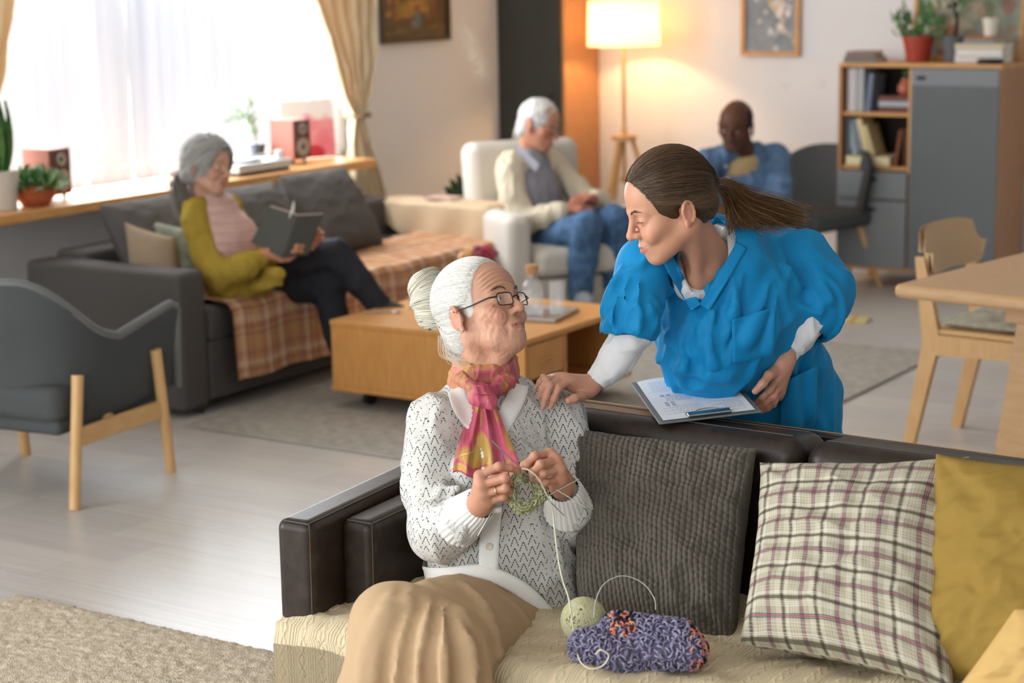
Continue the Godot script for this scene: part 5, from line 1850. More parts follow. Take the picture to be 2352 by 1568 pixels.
func ribbed(path: Array, radii: Array, ribs: int, depth: float, off: Vector3, sides := 0) -> MB:  # a knitted cuff with ribs along it
	var mb := MB.new()
	var ns := ribs * 6
	var m := path.size()
	var side := Vector3.ZERO
	var fr := []
	for k in m:
		var d: Vector3 = (path[mini(k + 1, m - 1)] - path[maxi(k - 1, 0)]).normalized()
		side = d.cross(Vector3.UP).normalized() if k == 0 else (side - d * side.dot(d)).normalized()
		fr.append([side, d.cross(side)])
	mb.grid(ns, m - 1, func(u, v):
		var k := int(round(v * (m - 1)))
		var a: float = u * TAU
		var r: float = radii[k] + depth * absf(sin(ribs * a / 2.0))
		return path[k] + fr[k][0] * cos(a) * r + fr[k][1] * sin(a) * r - off, true)
	return mb

func old_woman() -> void:
	var base := Vector3(0.0070, 0.4200, -4.0500)
	var t := thing("person", "elderly woman with a white bun knitting on the leather couch in a white lace cardigan", "person", base)
	var h := frame(Vector3(-0.0645, 1.0183, -4.1300), Vector3(0.7260, 0.4277, 0.5385), Vector3(-0.2561, 0.8893, -0.3789), 0.955)
	var neck := Vector3(-0.0671, 0.8447, -4.1300)
	# skin: head and both hands, one mesh with the body under the clothes
	var sk := lin("cb997e")
	var body := MB.new()
	var hs := head(h, neck, 0.0025, {"lines": 1.2, "mouth": 0.45, "smile": 0.35, "eyes": 0.8, "neck": 0.047, "thin": 0.95})
	for q in [-1.0, 1.0]:  # cords and folds of the neck, slack of the jaw
		hs.cone(h * Vector3(q * 0.05, -0.07, -0.02), neck.lerp(h * Vector3(0, -0.16, 0.02), 0.5), 0.012, 0.012, 0.02)
		hs.ell(h * Vector3(q * 0.036, -0.083, 0.045), h.basis.orthonormalized(), Vector3(0.016, 0.018, 0.02), 0.02)
	hs.cone(h * Vector3(0, -0.098, 0.05), neck + Vector3(0.2873, 0.1777, 0.9412) * 0.03, 0.018, 0.012, 0.03)
	var inv := h.affine_inverse()
	var wr := FastNoiseLite.new()
	wr.seed = 5
	wr.frequency = 1.0
	var shift := func(w: Vector3, n: Vector3) -> Vector3:
		var p: Vector3 = inv * w
		var d := 0.0
		if p.z > 0.02 and p.y > 0.018 and p.y < 0.09 and absf(p.x) < 0.065:
			var fade: float = smoothstep(0.018, 0.03, p.y) * smoothstep(0.085, 0.06, p.y) * smoothstep(0.065, 0.045, absf(p.x))
			d += 0.0016 * sin((p.y + 10.0 * p.x * p.x * 0.6) * 620.0 + 2.0 * sin(p.x * 40.0)) * fade
		if p.z > 0.0 and absf(p.x) > 0.042 and absf(p.y + 0.012) < 0.035:
			d += 0.0006 * sin(atan2(p.y + 0.0, (absf(p.x) - 0.02) + (0.08 - p.z) * 0.8) * 26.0) * smoothstep(0.035, 0.02, absf(p.y + 0.012))
		if p.y < -0.04 and p.z < 0.09:
			d += 0.0012 * wr.get_noise_3d(p.x * 90, p.y * 40, p.z * 90)
		if p.z > 0.04 and p.y < -0.015 and p.y > -0.1 and absf(p.x) > 0.03:
			d += 0.0006 * sin((p.z * 1.1 + absf(p.x) * 0.9 - p.y * 0.25) * 520.0) * smoothstep(-0.1, -0.06, p.y)
		return n * d
	hs.mesh(body, base, skin(h, sk, lin("b57a68"), lin("c67c66"), 0.5), shift)
	var hc := func(_p: Vector3, _n: Vector3) -> Color: return lin("c68f75")
	# right hand (left in the picture)
	var rk := [Vector3(-0.0713, 0.7395, -3.7750), Vector3(-0.0672, 0.7221, -3.7680), Vector3(-0.0632, 0.7022, -3.7700), Vector3(-0.0548, 0.6842, -3.7780)]
	var rf := [[Vector3(-0.0311, 0.7587, -3.7720), Vector3(-0.0091, 0.7521, -3.7850), Vector3(0.0095, 0.7405, -3.8000)], [Vector3(-0.0191, 0.7381, -3.7560), Vector3(-0.0122, 0.7247, -3.7780), Vector3(-0.0285, 0.7135, -3.8000)], [Vector3(-0.0186, 0.7171, -3.7560), Vector3(-0.0126, 0.7046, -3.7780), Vector3(-0.0288, 0.6951, -3.8000)], [Vector3(-0.0234, 0.6967, -3.7640), Vector3(-0.0165, 0.6869, -3.7820), Vector3(-0.0291, 0.6808, -3.7980)]]
	var rt := [Vector3(-0.0663, 0.6995, -3.8000), Vector3(-0.0420, 0.7144, -3.8250), Vector3(-0.0176, 0.7227, -3.8200), Vector3(0.0014, 0.7326, -3.8060)]
	var rw := Vector3(-0.0713, 0.6736, -3.8000)
	var s := field([rw, rk[0], rk[3], rf[0][2], rf[2][1], rt[1]], 0.035, 0.0022)
	hand(s, rw, 0.021, rk, rf, rt, 0.97)
	s.cone(rw, Vector3(-0.0930, 0.6468, -3.8300), 0.021, 0.024, 0.01)
	s.mesh(body, base, hc)
	# left hand (right in the picture)
	var lk := [Vector3(0.0731, 0.7680, -3.8350), Vector3(0.0861, 0.7563, -3.8220), Vector3(0.0939, 0.7368, -3.8220), Vector3(0.0956, 0.7142, -3.8300)]
	var lf := [[Vector3(0.0421, 0.7705, -3.8060), Vector3(0.0249, 0.7549, -3.8000), Vector3(0.0157, 0.7362, -3.8020)], [Vector3(0.0532, 0.7583, -3.7850), Vector3(0.0379, 0.7408, -3.7900), Vector3(0.0369, 0.7235, -3.8030)], [Vector3(0.0592, 0.7376, -3.7900), Vector3(0.0520, 0.7231, -3.8000), Vector3(0.0558, 0.7108, -3.8180)], [Vector3(0.0635, 0.7164, -3.8000), Vector3(0.0600, 0.7031, -3.8120), Vector3(0.0656, 0.6954, -3.8260)]]
	var lt := [Vector3(0.0803, 0.7270, -3.8600), Vector3(0.0606, 0.7423, -3.8600), Vector3(0.0379, 0.7485, -3.8450), Vector3(0.0196, 0.7475, -3.8250)]
	var lw := Vector3(0.0981, 0.6943, -3.8620)
	s = field([lw, lk[0], lk[3], lf[0][2], lf[1][2], lt[1]], 0.035, 0.0022)
	hand(s, lw, 0.021, lk, lf, lt, 0.97)
	s.cone(lw, Vector3(0.1043, 0.6610, -3.9000), 0.021, 0.024, 0.01)
	s.mesh(body, base, hc)
	# torso, arms and legs under the clothes
	var pel := Vector3(-0.0352, 0.3791, -3.9900)
	s = field([pel, neck, Vector3(-0.2165, 0.7973, -4.0500), Vector3(0.1760, 0.5693, -4.0000), Vector3(-0.2657, 0.4273, -3.6000), Vector3(-0.2830, 0.0300, -3.9902)], 0.1, 0.016)
	s.chain([pel, Vector3(-0.0410, 0.5968, -4.0900), Vector3(-0.0576, 0.7584, -4.1600), neck], [0.11, 0.10, 0.075, 0.04], 0.04)
	s.chain([Vector3(-0.1607, 0.7867, -4.0700), Vector3(-0.1615, 0.5788, -3.9400), Vector3(-0.0883, 0.6519, -3.8250)], [0.05, 0.042, 0.024], 0.03)
	s.chain([Vector3(0.0887, 0.7660, -4.1800), Vector3(0.1290, 0.5724, -4.0600), Vector3(0.1022, 0.6695, -3.8900)], [0.05, 0.042, 0.024], 0.03)
	s.chain([Vector3(-0.1014, 0.3773, -3.9700), Vector3(-0.2448, 0.4852, -3.6400), Vector3(-0.3040, 0.0600, -3.6080)], [0.08, 0.055, 0.035], 0.03)
	s.chain([Vector3(0.0162, 0.3488, -3.9600), Vector3(-0.1518, 0.4578, -3.5600), Vector3(-0.1690, 0.0600, -3.4480)], [0.08, 0.055, 0.035], 0.03)
	for q in [Vector3(-0.3040, 0.0400, -3.6080), Vector3(-0.1690, 0.0400, -3.4480)]:
		s.cone(q, q + Vector3(-0.0880, 0.0000, 0.0980), 0.035, 0.03, 0.02)
	s.mesh(body, base, func(_p, _n): return sk)
	part("body", body, skin_mat(0.48), t)
	eyes(t, h, base, lin("4a4a3a"), Vector3(0.15, 0.12, 1))
	# cardigan
	s = field([Vector3(-0.2165, 0.7973, -4.0500), Vector3(0.1760, 0.5693, -4.0000), Vector3(-0.0355, 0.3515, -3.9000), Vector3(0.1097, 0.2976, -4.1000), neck, Vector3(-0.1678, 0.5727, -3.8500)], 0.13, 0.007)
	var fw := Vector3(0.0515, 0.2863, 0.9568) * 0.74
	s.chain([Vector3(-0.0254, 0.3938, -3.9900), Vector3(-0.0329, 0.5044, -4.0000), Vector3(-0.0353, 0.6348, -4.0600), Vector3(-0.0475, 0.7603, -4.1100)], [0.168, 0.15, 0.128, 0.10], 0.05, fw)
	s.cone(Vector3(0.0508, 0.4039, -4.0000), Vector3(0.0765, 0.3638, -3.9850), 0.105, 0.085, 0.06)
	s.cone(Vector3(-0.1564, 0.7842, -4.0800), Vector3(0.0837, 0.7734, -4.1700), 0.058, 0.056, 0.04)
	s.cone(Vector3(-0.1039, 0.8260, -4.1200), Vector3(-0.0127, 0.8272, -4.1600), 0.05, 0.05, 0.05)
	s.cone(Vector3(-0.0850, 0.6990, -3.9700), Vector3(-0.0013, 0.6900, -3.9800), 0.05, 0.05, 0.06)
	s.chain([Vector3(-0.1699, 0.7843, -4.0600), Vector3(-0.1842, 0.6679, -3.9850), Vector3(-0.1670, 0.5782, -3.9100), Vector3(-0.1119, 0.6264, -3.8500), Vector3(-0.0817, 0.6598, -3.8200)], [0.066, 0.058, 0.062, 0.047, 0.03], 0.014)
	s.chain([Vector3(0.0981, 0.7611, -4.1700), Vector3(0.1313, 0.6506, -4.1000), Vector3(0.1415, 0.5749, -4.0100), Vector3(0.1215, 0.6231, -3.9350), Vector3(0.1051, 0.6681, -3.8950)], [0.062, 0.053, 0.058, 0.046, 0.03], 0.014)
	# folds at the elbows
	s.cone(Vector3(-0.1823, 0.6589, -3.9300), Vector3(-0.1210, 0.6804, -3.9000), 0.018, 0.012, 0.02)
	s.cone(Vector3(-0.2004, 0.6248, -3.9000), Vector3(-0.1298, 0.6492, -3.8600), 0.016, 0.012, 0.02)
	var torso := s
	var cloth := MB.new()
	var cf := folds(3, 0.007, Vector3(7, 3.2, 7))
	s.mesh(cloth, base, null, cf)
	var card := part("cardigan", cloth, lace(), t)
	var rib := bump(tri(mat("f2efe8", 0.95, 0.15), Vector3(20, 20, 20)), noise_tex(0.3, 2, 128), 0.05)
	# ribbed bands: cuffs, front band, collar, hem
	var cuff := [[Vector3(-0.1255, 0.6109, -3.8680), Vector3(-0.1083, 0.6295, -3.8520), Vector3(-0.0913, 0.6470, -3.8360), Vector3(-0.0762, 0.6640, -3.8180), Vector3(-0.0706, 0.6702, -3.8120)], [Vector3(0.1145, 0.6167, -3.9480), Vector3(0.1113, 0.6343, -3.9300), Vector3(0.1082, 0.6528, -3.9120), Vector3(0.1042, 0.6715, -3.8930), Vector3(0.1022, 0.6791, -3.8860)]]
	for c in cuff:
		part("cuff", ribbed(c, [0.0525, 0.0465, 0.0415, 0.037, 0.031], 26, 0.0026, base), rib, card)
	var toward := Vector3(0.0018, -0.0922, -0.9957)
	part("front_band", band(torso, base, toward, [Vector3(-0.0487, 0.7216, -3.9000), Vector3(-0.0484, 0.6411, -3.9000), Vector3(-0.0555, 0.5648, -3.9000), Vector3(-0.0588, 0.4899, -3.9000)], 0.042, 0.004, 0.006), rib, card)
	part("collar", band(torso, base, toward, [Vector3(-0.1229, 0.8647, -4.0000), Vector3(-0.1124, 0.8359, -4.0000), Vector3(-0.0926, 0.8020, -4.0000), Vector3(-0.0671, 0.7727, -4.0000), Vector3(-0.0505, 0.7419, -3.9500)], 0.04, 0.004, 0.006), rib, card)
	part("collar", band(torso, base, toward, [Vector3(0.0149, 0.8669, -4.0000), Vector3(0.0051, 0.8385, -4.0000), Vector3(-0.0142, 0.8054, -4.0000), Vector3(-0.0351, 0.7770, -3.9800), Vector3(-0.0468, 0.7418, -3.9500)], 0.042, 0.004, 0.006), rib, card)
	part("hem", band(torso, base, toward, [Vector3(-0.2091, 0.4734, -3.9000), Vector3(-0.1346, 0.4913, -3.9000), Vector3(-0.0651, 0.4977, -3.9000), Vector3(0.0083, 0.4625, -3.9000), Vector3(0.0657, 0.4003, -3.9000), Vector3(0.0965, 0.3392, -3.9000)], 0.034, 0.006, 0.006), rib, card)
	for q in [Vector3(-0.0395, 0.6295, -3.9000), Vector3(-0.0557, 0.5543, -3.9000)]:
		var p: Vector3 = torso.hit(q - toward * 0.12, toward, 0.012)
		var mb := MB.new()
		mb.xf = Transform3D(Basis(Quaternion(Vector3.UP, -toward)), p - base)
		mb.lathe([Vector2(0.0001, 0.0), Vector2(0.0078, 0.0), Vector2(0.0082, 0.002), Vector2(0.0066, 0.0032), Vector2(0.005, 0.0022), Vector2(0.0001, 0.002)], 20)
		part("button", mb, mat("d9d0bd", 0.35), card)
	# dark top that shows through the lace
	var inner := MB.new()
	torso.mesh(inner, base, null, null, 0.008)
	part("undershirt", inner, mat("3a3630", 0.9), t)
	scarf(t, base, torso, h, neck)
	skirt(t, base)
	woman_hair(t, base, h)
	glasses(t, base, h, Vector3(0, -0.008, 0.0), mat("2b1a12", 0.25), 0.0205, 0.0145)
	# ear stud and ring
	var ep := h * Vector3(-0.084, -0.048, -0.004) - base
	var st := MB.new()
	for k in 5:
		st.ball(ep + h.basis * Vector3(-0.002, cos(k * 1.257) * 0.0035, sin(k * 1.257) * 0.0035), Vector3.ONE * 0.0022, 8)
	part("earring", st, M.chrome, t)
	var rp: Vector3 = rk[2].lerp(rf[2][0], 0.62) - base
	var rd: Vector3 = (rf[2][0] - rk[2]).normalized()
	var ru := rd.cross(Vector3.UP).normalized()
	part("ring", MB.new().tube(arc(rp, 0.0098, 0, TAU, ru, rd.cross(ru), 20), 0.0014, -1, 6, false), mat("e0c9a0", 0.2, 0.5, 1.0), t)
	var nm := mat("d9a794", 0.3)
	nails(t, [[rf[0][2], rf[0][1], Vector3(0.2067, 0.7237, 0.6585), 0.0062], [lf[0][2], lf[0][1], Vector3(-0.5694, 0.4384, 0.6954), 0.006], [lf[1][2], lf[1][1], Vector3(-0.5999, 0.1632, 0.7832), 0.006]], nm, base)
	knitting()

func scarf(t: Node3D, base: Vector3, torso: Sdf, h: Transform3D, neck: Vector3) -> void:
	var s := field([Vector3(-0.1279, 0.9498, -4.0500), Vector3(0.0120, 0.7104, -3.8500), Vector3(-0.1206, 0.6993, -3.9000), Vector3(0.0125, 0.8678, -4.2000)], 0.05, 0.004)
	# wrapped round the neck
	var c := Vector3(-0.0625, 0.8790, -4.1250)
	var u := Vector3(0.9981, 0.0607, -0.0118)
	var w := Vector3(-0.0058, -0.1353, 0.9908)
	for k in 3:
		var y := [0.022, 0.0, -0.02][k] as float
		var r := [0.055, 0.061, 0.064][k] as float
		var ring := arc(c + Vector3(0.1139, 0.9921, 0.0531) * y, r, 0, TAU, u, w, 22)
		for i in 22:
			s.cone(ring[i], ring[i + 1], 0.0165, 0.0165, 0.006)
	# knot and tails
	s.ell(Vector3(-0.0670, 0.8613, -3.9850), Basis(Vector3.BACK, -0.5), Vector3(0.036, 0.024, 0.026), 0.006)
	s.cone(Vector3(-0.0925, 0.8827, -3.9850), Vector3(-0.0467, 0.8463, -3.9700), 0.012, 0.013, 0.004)
	s.cone(Vector3(-0.0799, 0.8553, -3.9750), Vector3(-0.0502, 0.8558, -3.9700), 0.016, 0.016, 0.006)
	s.cone(Vector3(-0.1082, 0.8885, -4.0300), Vector3(-0.0616, 0.8527, -3.9850), 0.018, 0.014, 0.008)
	s.cone(Vector3(-0.0119, 0.8726, -4.0600), Vector3(-0.0587, 0.8581, -3.9900), 0.018, 0.012, 0.008)
	var fl := Vector3(0.0000, 0.1908, 0.9816)
	var im := pic(256, 256, hexc("c2566b"))
	var g := RandomNumberGenerator.new()
	g.seed = 12
	for k in 46:
		dab(im, g.randf() * 256, g.randf() * 256, g.randf_range(14, 46), g.randf_range(18, 60), hexc(["b99446", "c2a254", "b34a62", "c2637a", "b08b40", "c58a5a"][k % 6], 0.85))
	for k in 10:
		var p := Vector2(g.randf() * 256, g.randf() * 256)
		var d := Vector2.from_angle(g.randf() * TAU)
		for j in 260:
			p += d
			d = d.rotated(g.randfn() * 0.01)
			var x := posmod(int(p.x), 256)
			var y := posmod(int(p.y), 256)
			im.set_pixel(x, y, im.get_pixel(x, y).lerp(hexc("eeddd0"), 0.65))
	var m2 := tri(mat("ffffff", 0.6, 0.4), Vector3(4.2, 3.4, 4.2))
	m2.albedo_texture = ImageTexture.create_from_image(im)
	var mb := MB.new()
	s.mesh(mb, base, null, folds(8, 0.004, Vector3(26, 9, 26)))
	var sc := part("scarf", mb, m2, t)
	# the two ends hang down in soft pleats
	var m3 := mat("ffffff", 0.6, 0.4)
	m3.albedo_texture = m2.albedo_texture
	m3.backlight_enabled = true
	m3.backlight = Color(0.3, 0.2, 0.18)
	var ends := [[[Vector3(-0.0684, 0.8668, -3.9650), Vector3(-0.0816, 0.8068, -3.9000), Vector3(-0.0911, 0.7460, -3.9000), Vector3(-0.0929, 0.7083, -3.9000)], [0.034, 0.054, 0.07, 0.076], 1.4, 0.012, 0.4], [[Vector3(-0.0648, 0.8667, -3.9650), Vector3(-0.0489, 0.8016, -3.9000), Vector3(-0.0373, 0.7450, -3.9000), Vector3(-0.0360, 0.7129, -3.9000)], [0.034, 0.064, 0.088, 0.094], 1.7, 0.019, 1.3]]
	for q in ends:
		var line := curve(q[0], 12)
		var nl := line.size()
		var rb := MB.new()
		var hem := []
		for side in [1, 0]:
			rb.grid(40, nl - 1, func(u0, v):
				var uu: float = u0 if side == 1 else 1.0 - u0
				var k := int(round(v * (nl - 1)))
				var f: float = v * 3.0
				var fi := mini(int(f), 2)
				var wd: float = lerpf(q[1][fi], q[1][fi + 1], f - fi)
				var x: Vector3 = Vector3(0.9912, -0.0337, 0.1278)
				var c0: Vector3 = torso.hit(line[k] + fl * 0.08, -fl, 0.014) if v > 0.12 else line[k].lerp(torso.hit(line[k] + fl * 0.08, -fl, 0.014), v / 0.12)
				var wave: float = cos((uu - 0.5) * TAU * q[2] + q[4]) * 0.009 * minf(1.0, 0.35 + v) + cos((uu - 0.5) * 19.0 + v * 3.0) * 0.003
				var p: Vector3 = c0 + x * ((uu - 0.5) * wd) + fl * (q[3] + wave + 0.0006 * side - 0.03 * pow(absf(uu - 0.5) * 2.0, 2.0) * 0.35)
				p.y += 0.006 * sin(uu * 7.0 + q[4]) * v
				if side == 1 and k == nl - 1:
					hem.append(p - base)
				return p - base)
		for k in rb.t.size():
			rb.t[k] = Vector2(rb.t[k].x * 0.5 + q[4] * 0.37, rb.t[k].y * 0.75 + q[4])
		var en := part("scarf_end", rb, m3, sc)
		part("hem", MB.new().tube(hem, 0.0012, -1, 5), mat("a8283c", 0.7), en)

func skirt(t: Node3D, base: Vector3) -> void:
	var s := field([Vector3(-0.3315, 0.5187, -3.6000), Vector3(0.1095, 0.4061, -4.0500), Vector3(-0.3977, 0.1200, -3.9030), Vector3(-0.0397, 0.1200, -3.8397), Vector3(0.0919, 0.3468, -3.8000), Vector3(-0.1804, 0.4254, -4.1000), Vector3(-0.2991, 0.0756, -3.4500), Vector3(-0.0806, 0.0958, -3.4000)], 0.13, 0.009)
	s.cone(Vector3(-0.0967, 0.3752, -3.9700), Vector3(-0.2445, 0.4760, -3.6300), 0.09, 0.072, 0.04)
	s.cone(Vector3(0.0319, 0.3228, -3.9600), Vector3(-0.1359, 0.4323, -3.5800), 0.098, 0.08, 0.04)
	s.cone(Vector3(-0.0403, 0.3637, -4.0000), Vector3(-0.1569, 0.4395, -3.7000), 0.095, 0.082, 0.05)
	# the cloth that falls from the knees
	var ka := Vector3(-0.2525, 0.4948, -3.6000)
	var kb := Vector3(-0.1304, 0.4521, -3.5500)
	s.cone(ka, Vector3(-0.2923, 0.3164, -3.5600), 0.072, 0.075, 0.05)
	s.cone(Vector3(-0.2923, 0.3164, -3.5600), Vector3(-0.3034, 0.0514, -3.5000), 0.075, 0.10, 0.04)
	s.cone(Vector3(-0.1904, 0.4782, -3.5800), Vector3(-0.1961, 0.0688, -3.4600), 0.075, 0.10, 0.05)
	s.cone(kb, Vector3(-0.1106, 0.3372, -3.5000), 0.07, 0.065, 0.05)
	s.cone(Vector3(-0.1106, 0.3372, -3.5000), Vector3(-0.1026, 0.0767, -3.4400), 0.065, 0.09, 0.04)
	# ridges of the folds
	for q in [[Vector3(-0.2207, 0.6444, -3.3000), Vector3(-0.2704, 0.5103, -3.2000), Vector3(-0.2712, 0.3178, -3.0000)], [Vector3(-0.2014, 0.6358, -3.3000), Vector3(-0.2343, 0.5096, -3.2000), Vector3(-0.2334, 0.3171, -3.0000)], [Vector3(-0.1583, 0.6309, -3.3000), Vector3(-0.1924, 0.5007, -3.2000), Vector3(-0.1891, 0.3162, -3.0000)], [Vector3(-0.1388, 0.6264, -3.3000), Vector3(-0.1427, 0.4917, -3.2000), Vector3(-0.1368, 0.3152, -3.0000)], [Vector3(-0.1232, 0.6220, -3.3000), Vector3(-0.0882, 0.5231, -3.2000), Vector3(-0.0800, 0.3376, -3.0000)], [Vector3(-0.2411, 0.6201, -3.3000), Vector3(-0.2952, 0.5027, -3.2000), Vector3(-0.2969, 0.3183, -3.0000)], [Vector3(-0.1080, 0.6012, -3.3000), Vector3(-0.0472, 0.5385, -3.2000), Vector3(-0.0374, 0.3368, -3.0000)]]:
		crease(s, q, 0.017, -0.003, 0.018)
	for q in [[Vector3(-0.2141, 0.6032, -3.3000), Vector3(-0.2525, 0.4938, -3.2000), Vector3(-0.2608, 0.3176, -3.0000)], [Vector3(-0.1803, 0.6025, -3.3000), Vector3(-0.2141, 0.4930, -3.2000), Vector3(-0.2133, 0.3167, -3.0000)], [Vector3(-0.1489, 0.6019, -3.3000), Vector3(-0.1657, 0.4921, -3.2000), Vector3(-0.1657, 0.3158, -3.0000)], [Vector3(-0.1300, 0.6016, -3.3000), Vector3(-0.1156, 0.4993, -3.2000), Vector3(-0.1109, 0.3147, -3.0000)], [Vector3(-0.1100, 0.5847, -3.3000), Vector3(-0.0659, 0.5227, -3.2000), Vector3(-0.0633, 0.3138, -3.0000)]]:
		crease(s, q, 0.012, 0.0, 0.014, true)
	var m := bump(tri(mat("b89a78", 0.85, 0.2), Vector3(5, 5, 5)), noise_tex(0.4, 2, 256), 0.03)
	m.rim_enabled = true
	m.rim = 0.4
	m.rim_tint = 0.7
	var mb := MB.new()
	s.mesh(mb, base, null, folds(14, 0.004, Vector3(5, 2.5, 5)))
	part("skirt", mb, m, t)

func woman_hair(t: Node3D, base: Vector3, h: Transform3D) -> void:
	var bs := h.basis.orthonormalized()
	var p := func(x: float, y: float, z: float) -> Vector3: return h * Vector3(x, y, z)
	var s := field([p.call(-0.1, -0.1, -0.19), p.call(0.1, 0.14, 0.08), p.call(0.1, -0.1, 0.08), p.call(-0.1, 0.14, -0.19), p.call(0.1, 0.14, -0.19), p.call(-0.1, -0.1, 0.08)], 0.015, 0.003)
	var c := Vector3(0, 0.036, -0.018)
	var r := Vector3(0.082, 0.088, 0.1)
	s.ell(h * c, bs, r, 0.01)
	s.ell(p.call(0, -0.03, -0.045), bs, Vector3(0.068, 0.062, 0.062), 0.02)
	s.ell(p.call(0, 0.0, 0.115), bs, Vector3(0.098, 0.107, 0.098), 0.008, true)
	s.ell(p.call(0, -0.1, 0.03), bs, Vector3(0.1, 0.07, 0.065), 0.008, true)
	for q in [-1.0, 1.0]:
		s.ell(p.call(q * 0.083, -0.02, -0.002), bs, Vector3(0.02, 0.032, 0.021), 0.006, true)
	var white := [lin("efece4"), lin("e6e2d8"), lin("f4f2ec"), lin("dcd7ca")]
	var mb := MB.new()
	s.mesh(mb, base, func(_a, _b): return lin("e9e6dc"))
	var hm := hair_mat(0.5)
	var cap := part("hair", mb, hm, t)
	var starts := []
	for k in 33:
		var a := lerpf(-2.2, 2.2, k / 32.0)
		var e := absf(a)
		# over the forehead, temples, behind the ears to the nape
		var q := Vector3(0, 0.098, 0.045).lerp(Vector3(signf(a) * 0.07, 0.045, 0.05), minf(1.0, e / 0.9))
		if e > 0.9:
			q = Vector3(signf(a) * 0.07, 0.045, 0.05).lerp(Vector3(signf(a) * 0.078, 0.01, 0.018), minf(1.0, (e - 0.9) / 0.5))
		if e > 1.4:
			q = Vector3(signf(a) * 0.076, -0.035, -0.014).lerp(Vector3(signf(a) * 0.052, -0.09, -0.032), minf(1.0, (e - 1.4) / 0.45))
		if e > 1.85:
			q = Vector3(signf(a) * 0.052, -0.09, -0.032).lerp(Vector3(signf(a) * 0.015, -0.105, -0.062), (e - 1.85) / 0.35)
		starts.append(q)
	var tie := Vector3(0, 0.05, -0.115)
	part("strands", strands(h, c, r, starts, tie, 2600, 0.00055, white, 3, 0.001, base, 0.012, s), hm, cap).set_meta("kind", "stuff")
	# bun: coils of hair wound round a core
	var bc := Vector3(0.0, 0.074, -0.138)
	var bm := MB.new()
	bm.xf = Transform3D(Basis(), -base) * h
	bm.col = lin("e6e0cd")
	bm.ball(bc, Vector3(0.045, 0.074, 0.042), 28)
	var bun := part("bun", bm, hm, t)
	var g := RandomNumberGenerator.new()
	g.seed = 9
	mb = MB.new()
	var ivory := [lin("ece6d3"), lin("e2dac2"), lin("f1edde"), lin("d6cdb2")]
	for k in 1300:
		var a0 := g.randf() * TAU
		var lane := g.randf_range(-1.0, 1.0)
		var tilt := 0.5 * sin(lane * 3.0)
		var pts := []
		var ln := g.randf_range(1.2, 2.6)
		var up := g.randf_range(0.99, 1.10) + 0.06 * cos(lane * 9.0)
		for j in 14:
			var a := a0 + ln * j / 13.0
			var y := lane * 0.85 + tilt * sin(a) * 0.4
			y = clampf(y, -0.98, 0.98)
			var rr := sqrt(1 - y * y)
			var q := Vector3(cos(a) * rr * 0.048, y * 0.079, sin(a) * rr * 0.045) * up
			pts.append(h * (bc + q) - base)
		mb.col = ivory[g.randi() % 4]
		mb.tube(pts, 0.0008, 0.0005, 3, false)
	part("strands", mb, hm, bun).set_meta("kind", "stuff")
	# flyaway wisps
	var back := -h.basis.z.normalized()
	var src := []
	for k in 24:
		var a := k / 23.0
		src.append([p.call(lerpf(-0.03, 0.03, fmod(a * 7.0, 1.0)), lerpf(0.115, -0.09, a), lerpf(-0.1, -0.08, a)), (back + Vector3.UP * lerpf(0.9, -0.8, a)).normalized(), 0.012])
	src.append([p.call(0, 0.12, 0.0), Vector3.UP, 0.012])
	src.append([p.call(-0.06, -0.085, -0.06), Vector3(-0.6317, -0.6387, 0.4394), 0.01])
	src.append([p.call(-0.05, -0.095, -0.07), Vector3(-0.5333, -0.7655, 0.3601), 0.01])
	part("wisps", wisps(src, 240, 0.075, 0.00028, [lin("e6dfca"), lin("d9c7a4")], 6, Vector3(0, -0.4, 0)), hm, cap).set_meta("kind", "stuff")
	# locks that loop down to the nape
	var lk := MB.new()
	for k in 110:
		var x := g.randf_range(-0.075, 0.03)
		lk.col = white[g.randi() % 4]
		lk.tube(curve([p.call(x, -0.03, -0.085), p.call(x * 1.1, -0.075, -0.085 + g.randfn() * 0.006), p.call(x * 1.0, -0.10, -0.065 + g.randfn() * 0.01), p.call(x * 0.8, -0.115, -0.05 + g.randfn() * 0.016)].map(func(q): return q - base), 4), 0.0003, 0.0002, 3, false)
	part("loose_locks", lk, hm, cap).set_meta("kind", "stuff")
	brows(t, h, base, lin("6b5540"), 0.9)

func brows(t: Node3D, h: Transform3D, base: Vector3, c: Color, dens: float) -> void:
	var g := RandomNumberGenerator.new()
	g.seed = 4
	for q in [1.0, -1.0]:
		var mb := MB.new()
		mb.col = c
		for k in int(130 * dens):
			var u := g.randf()
			var p := Vector3(q * lerpf(0.014, 0.047, u), 0.0165 + 0.007 * sin(PI * minf(1.0, u * 1.1)) + g.randfn() * 0.0013, 0.0955 - 0.024 * u * u)
			var d := Vector3(q * 0.006, 0.002 * (0.5 - u) + 0.001, -0.001)
			mb.tube([h * p - base, h * (p + d) - base], 0.00045, 0.0002, 3, false)
		part("eyebrow", mb, hair_mat(0.6), t)

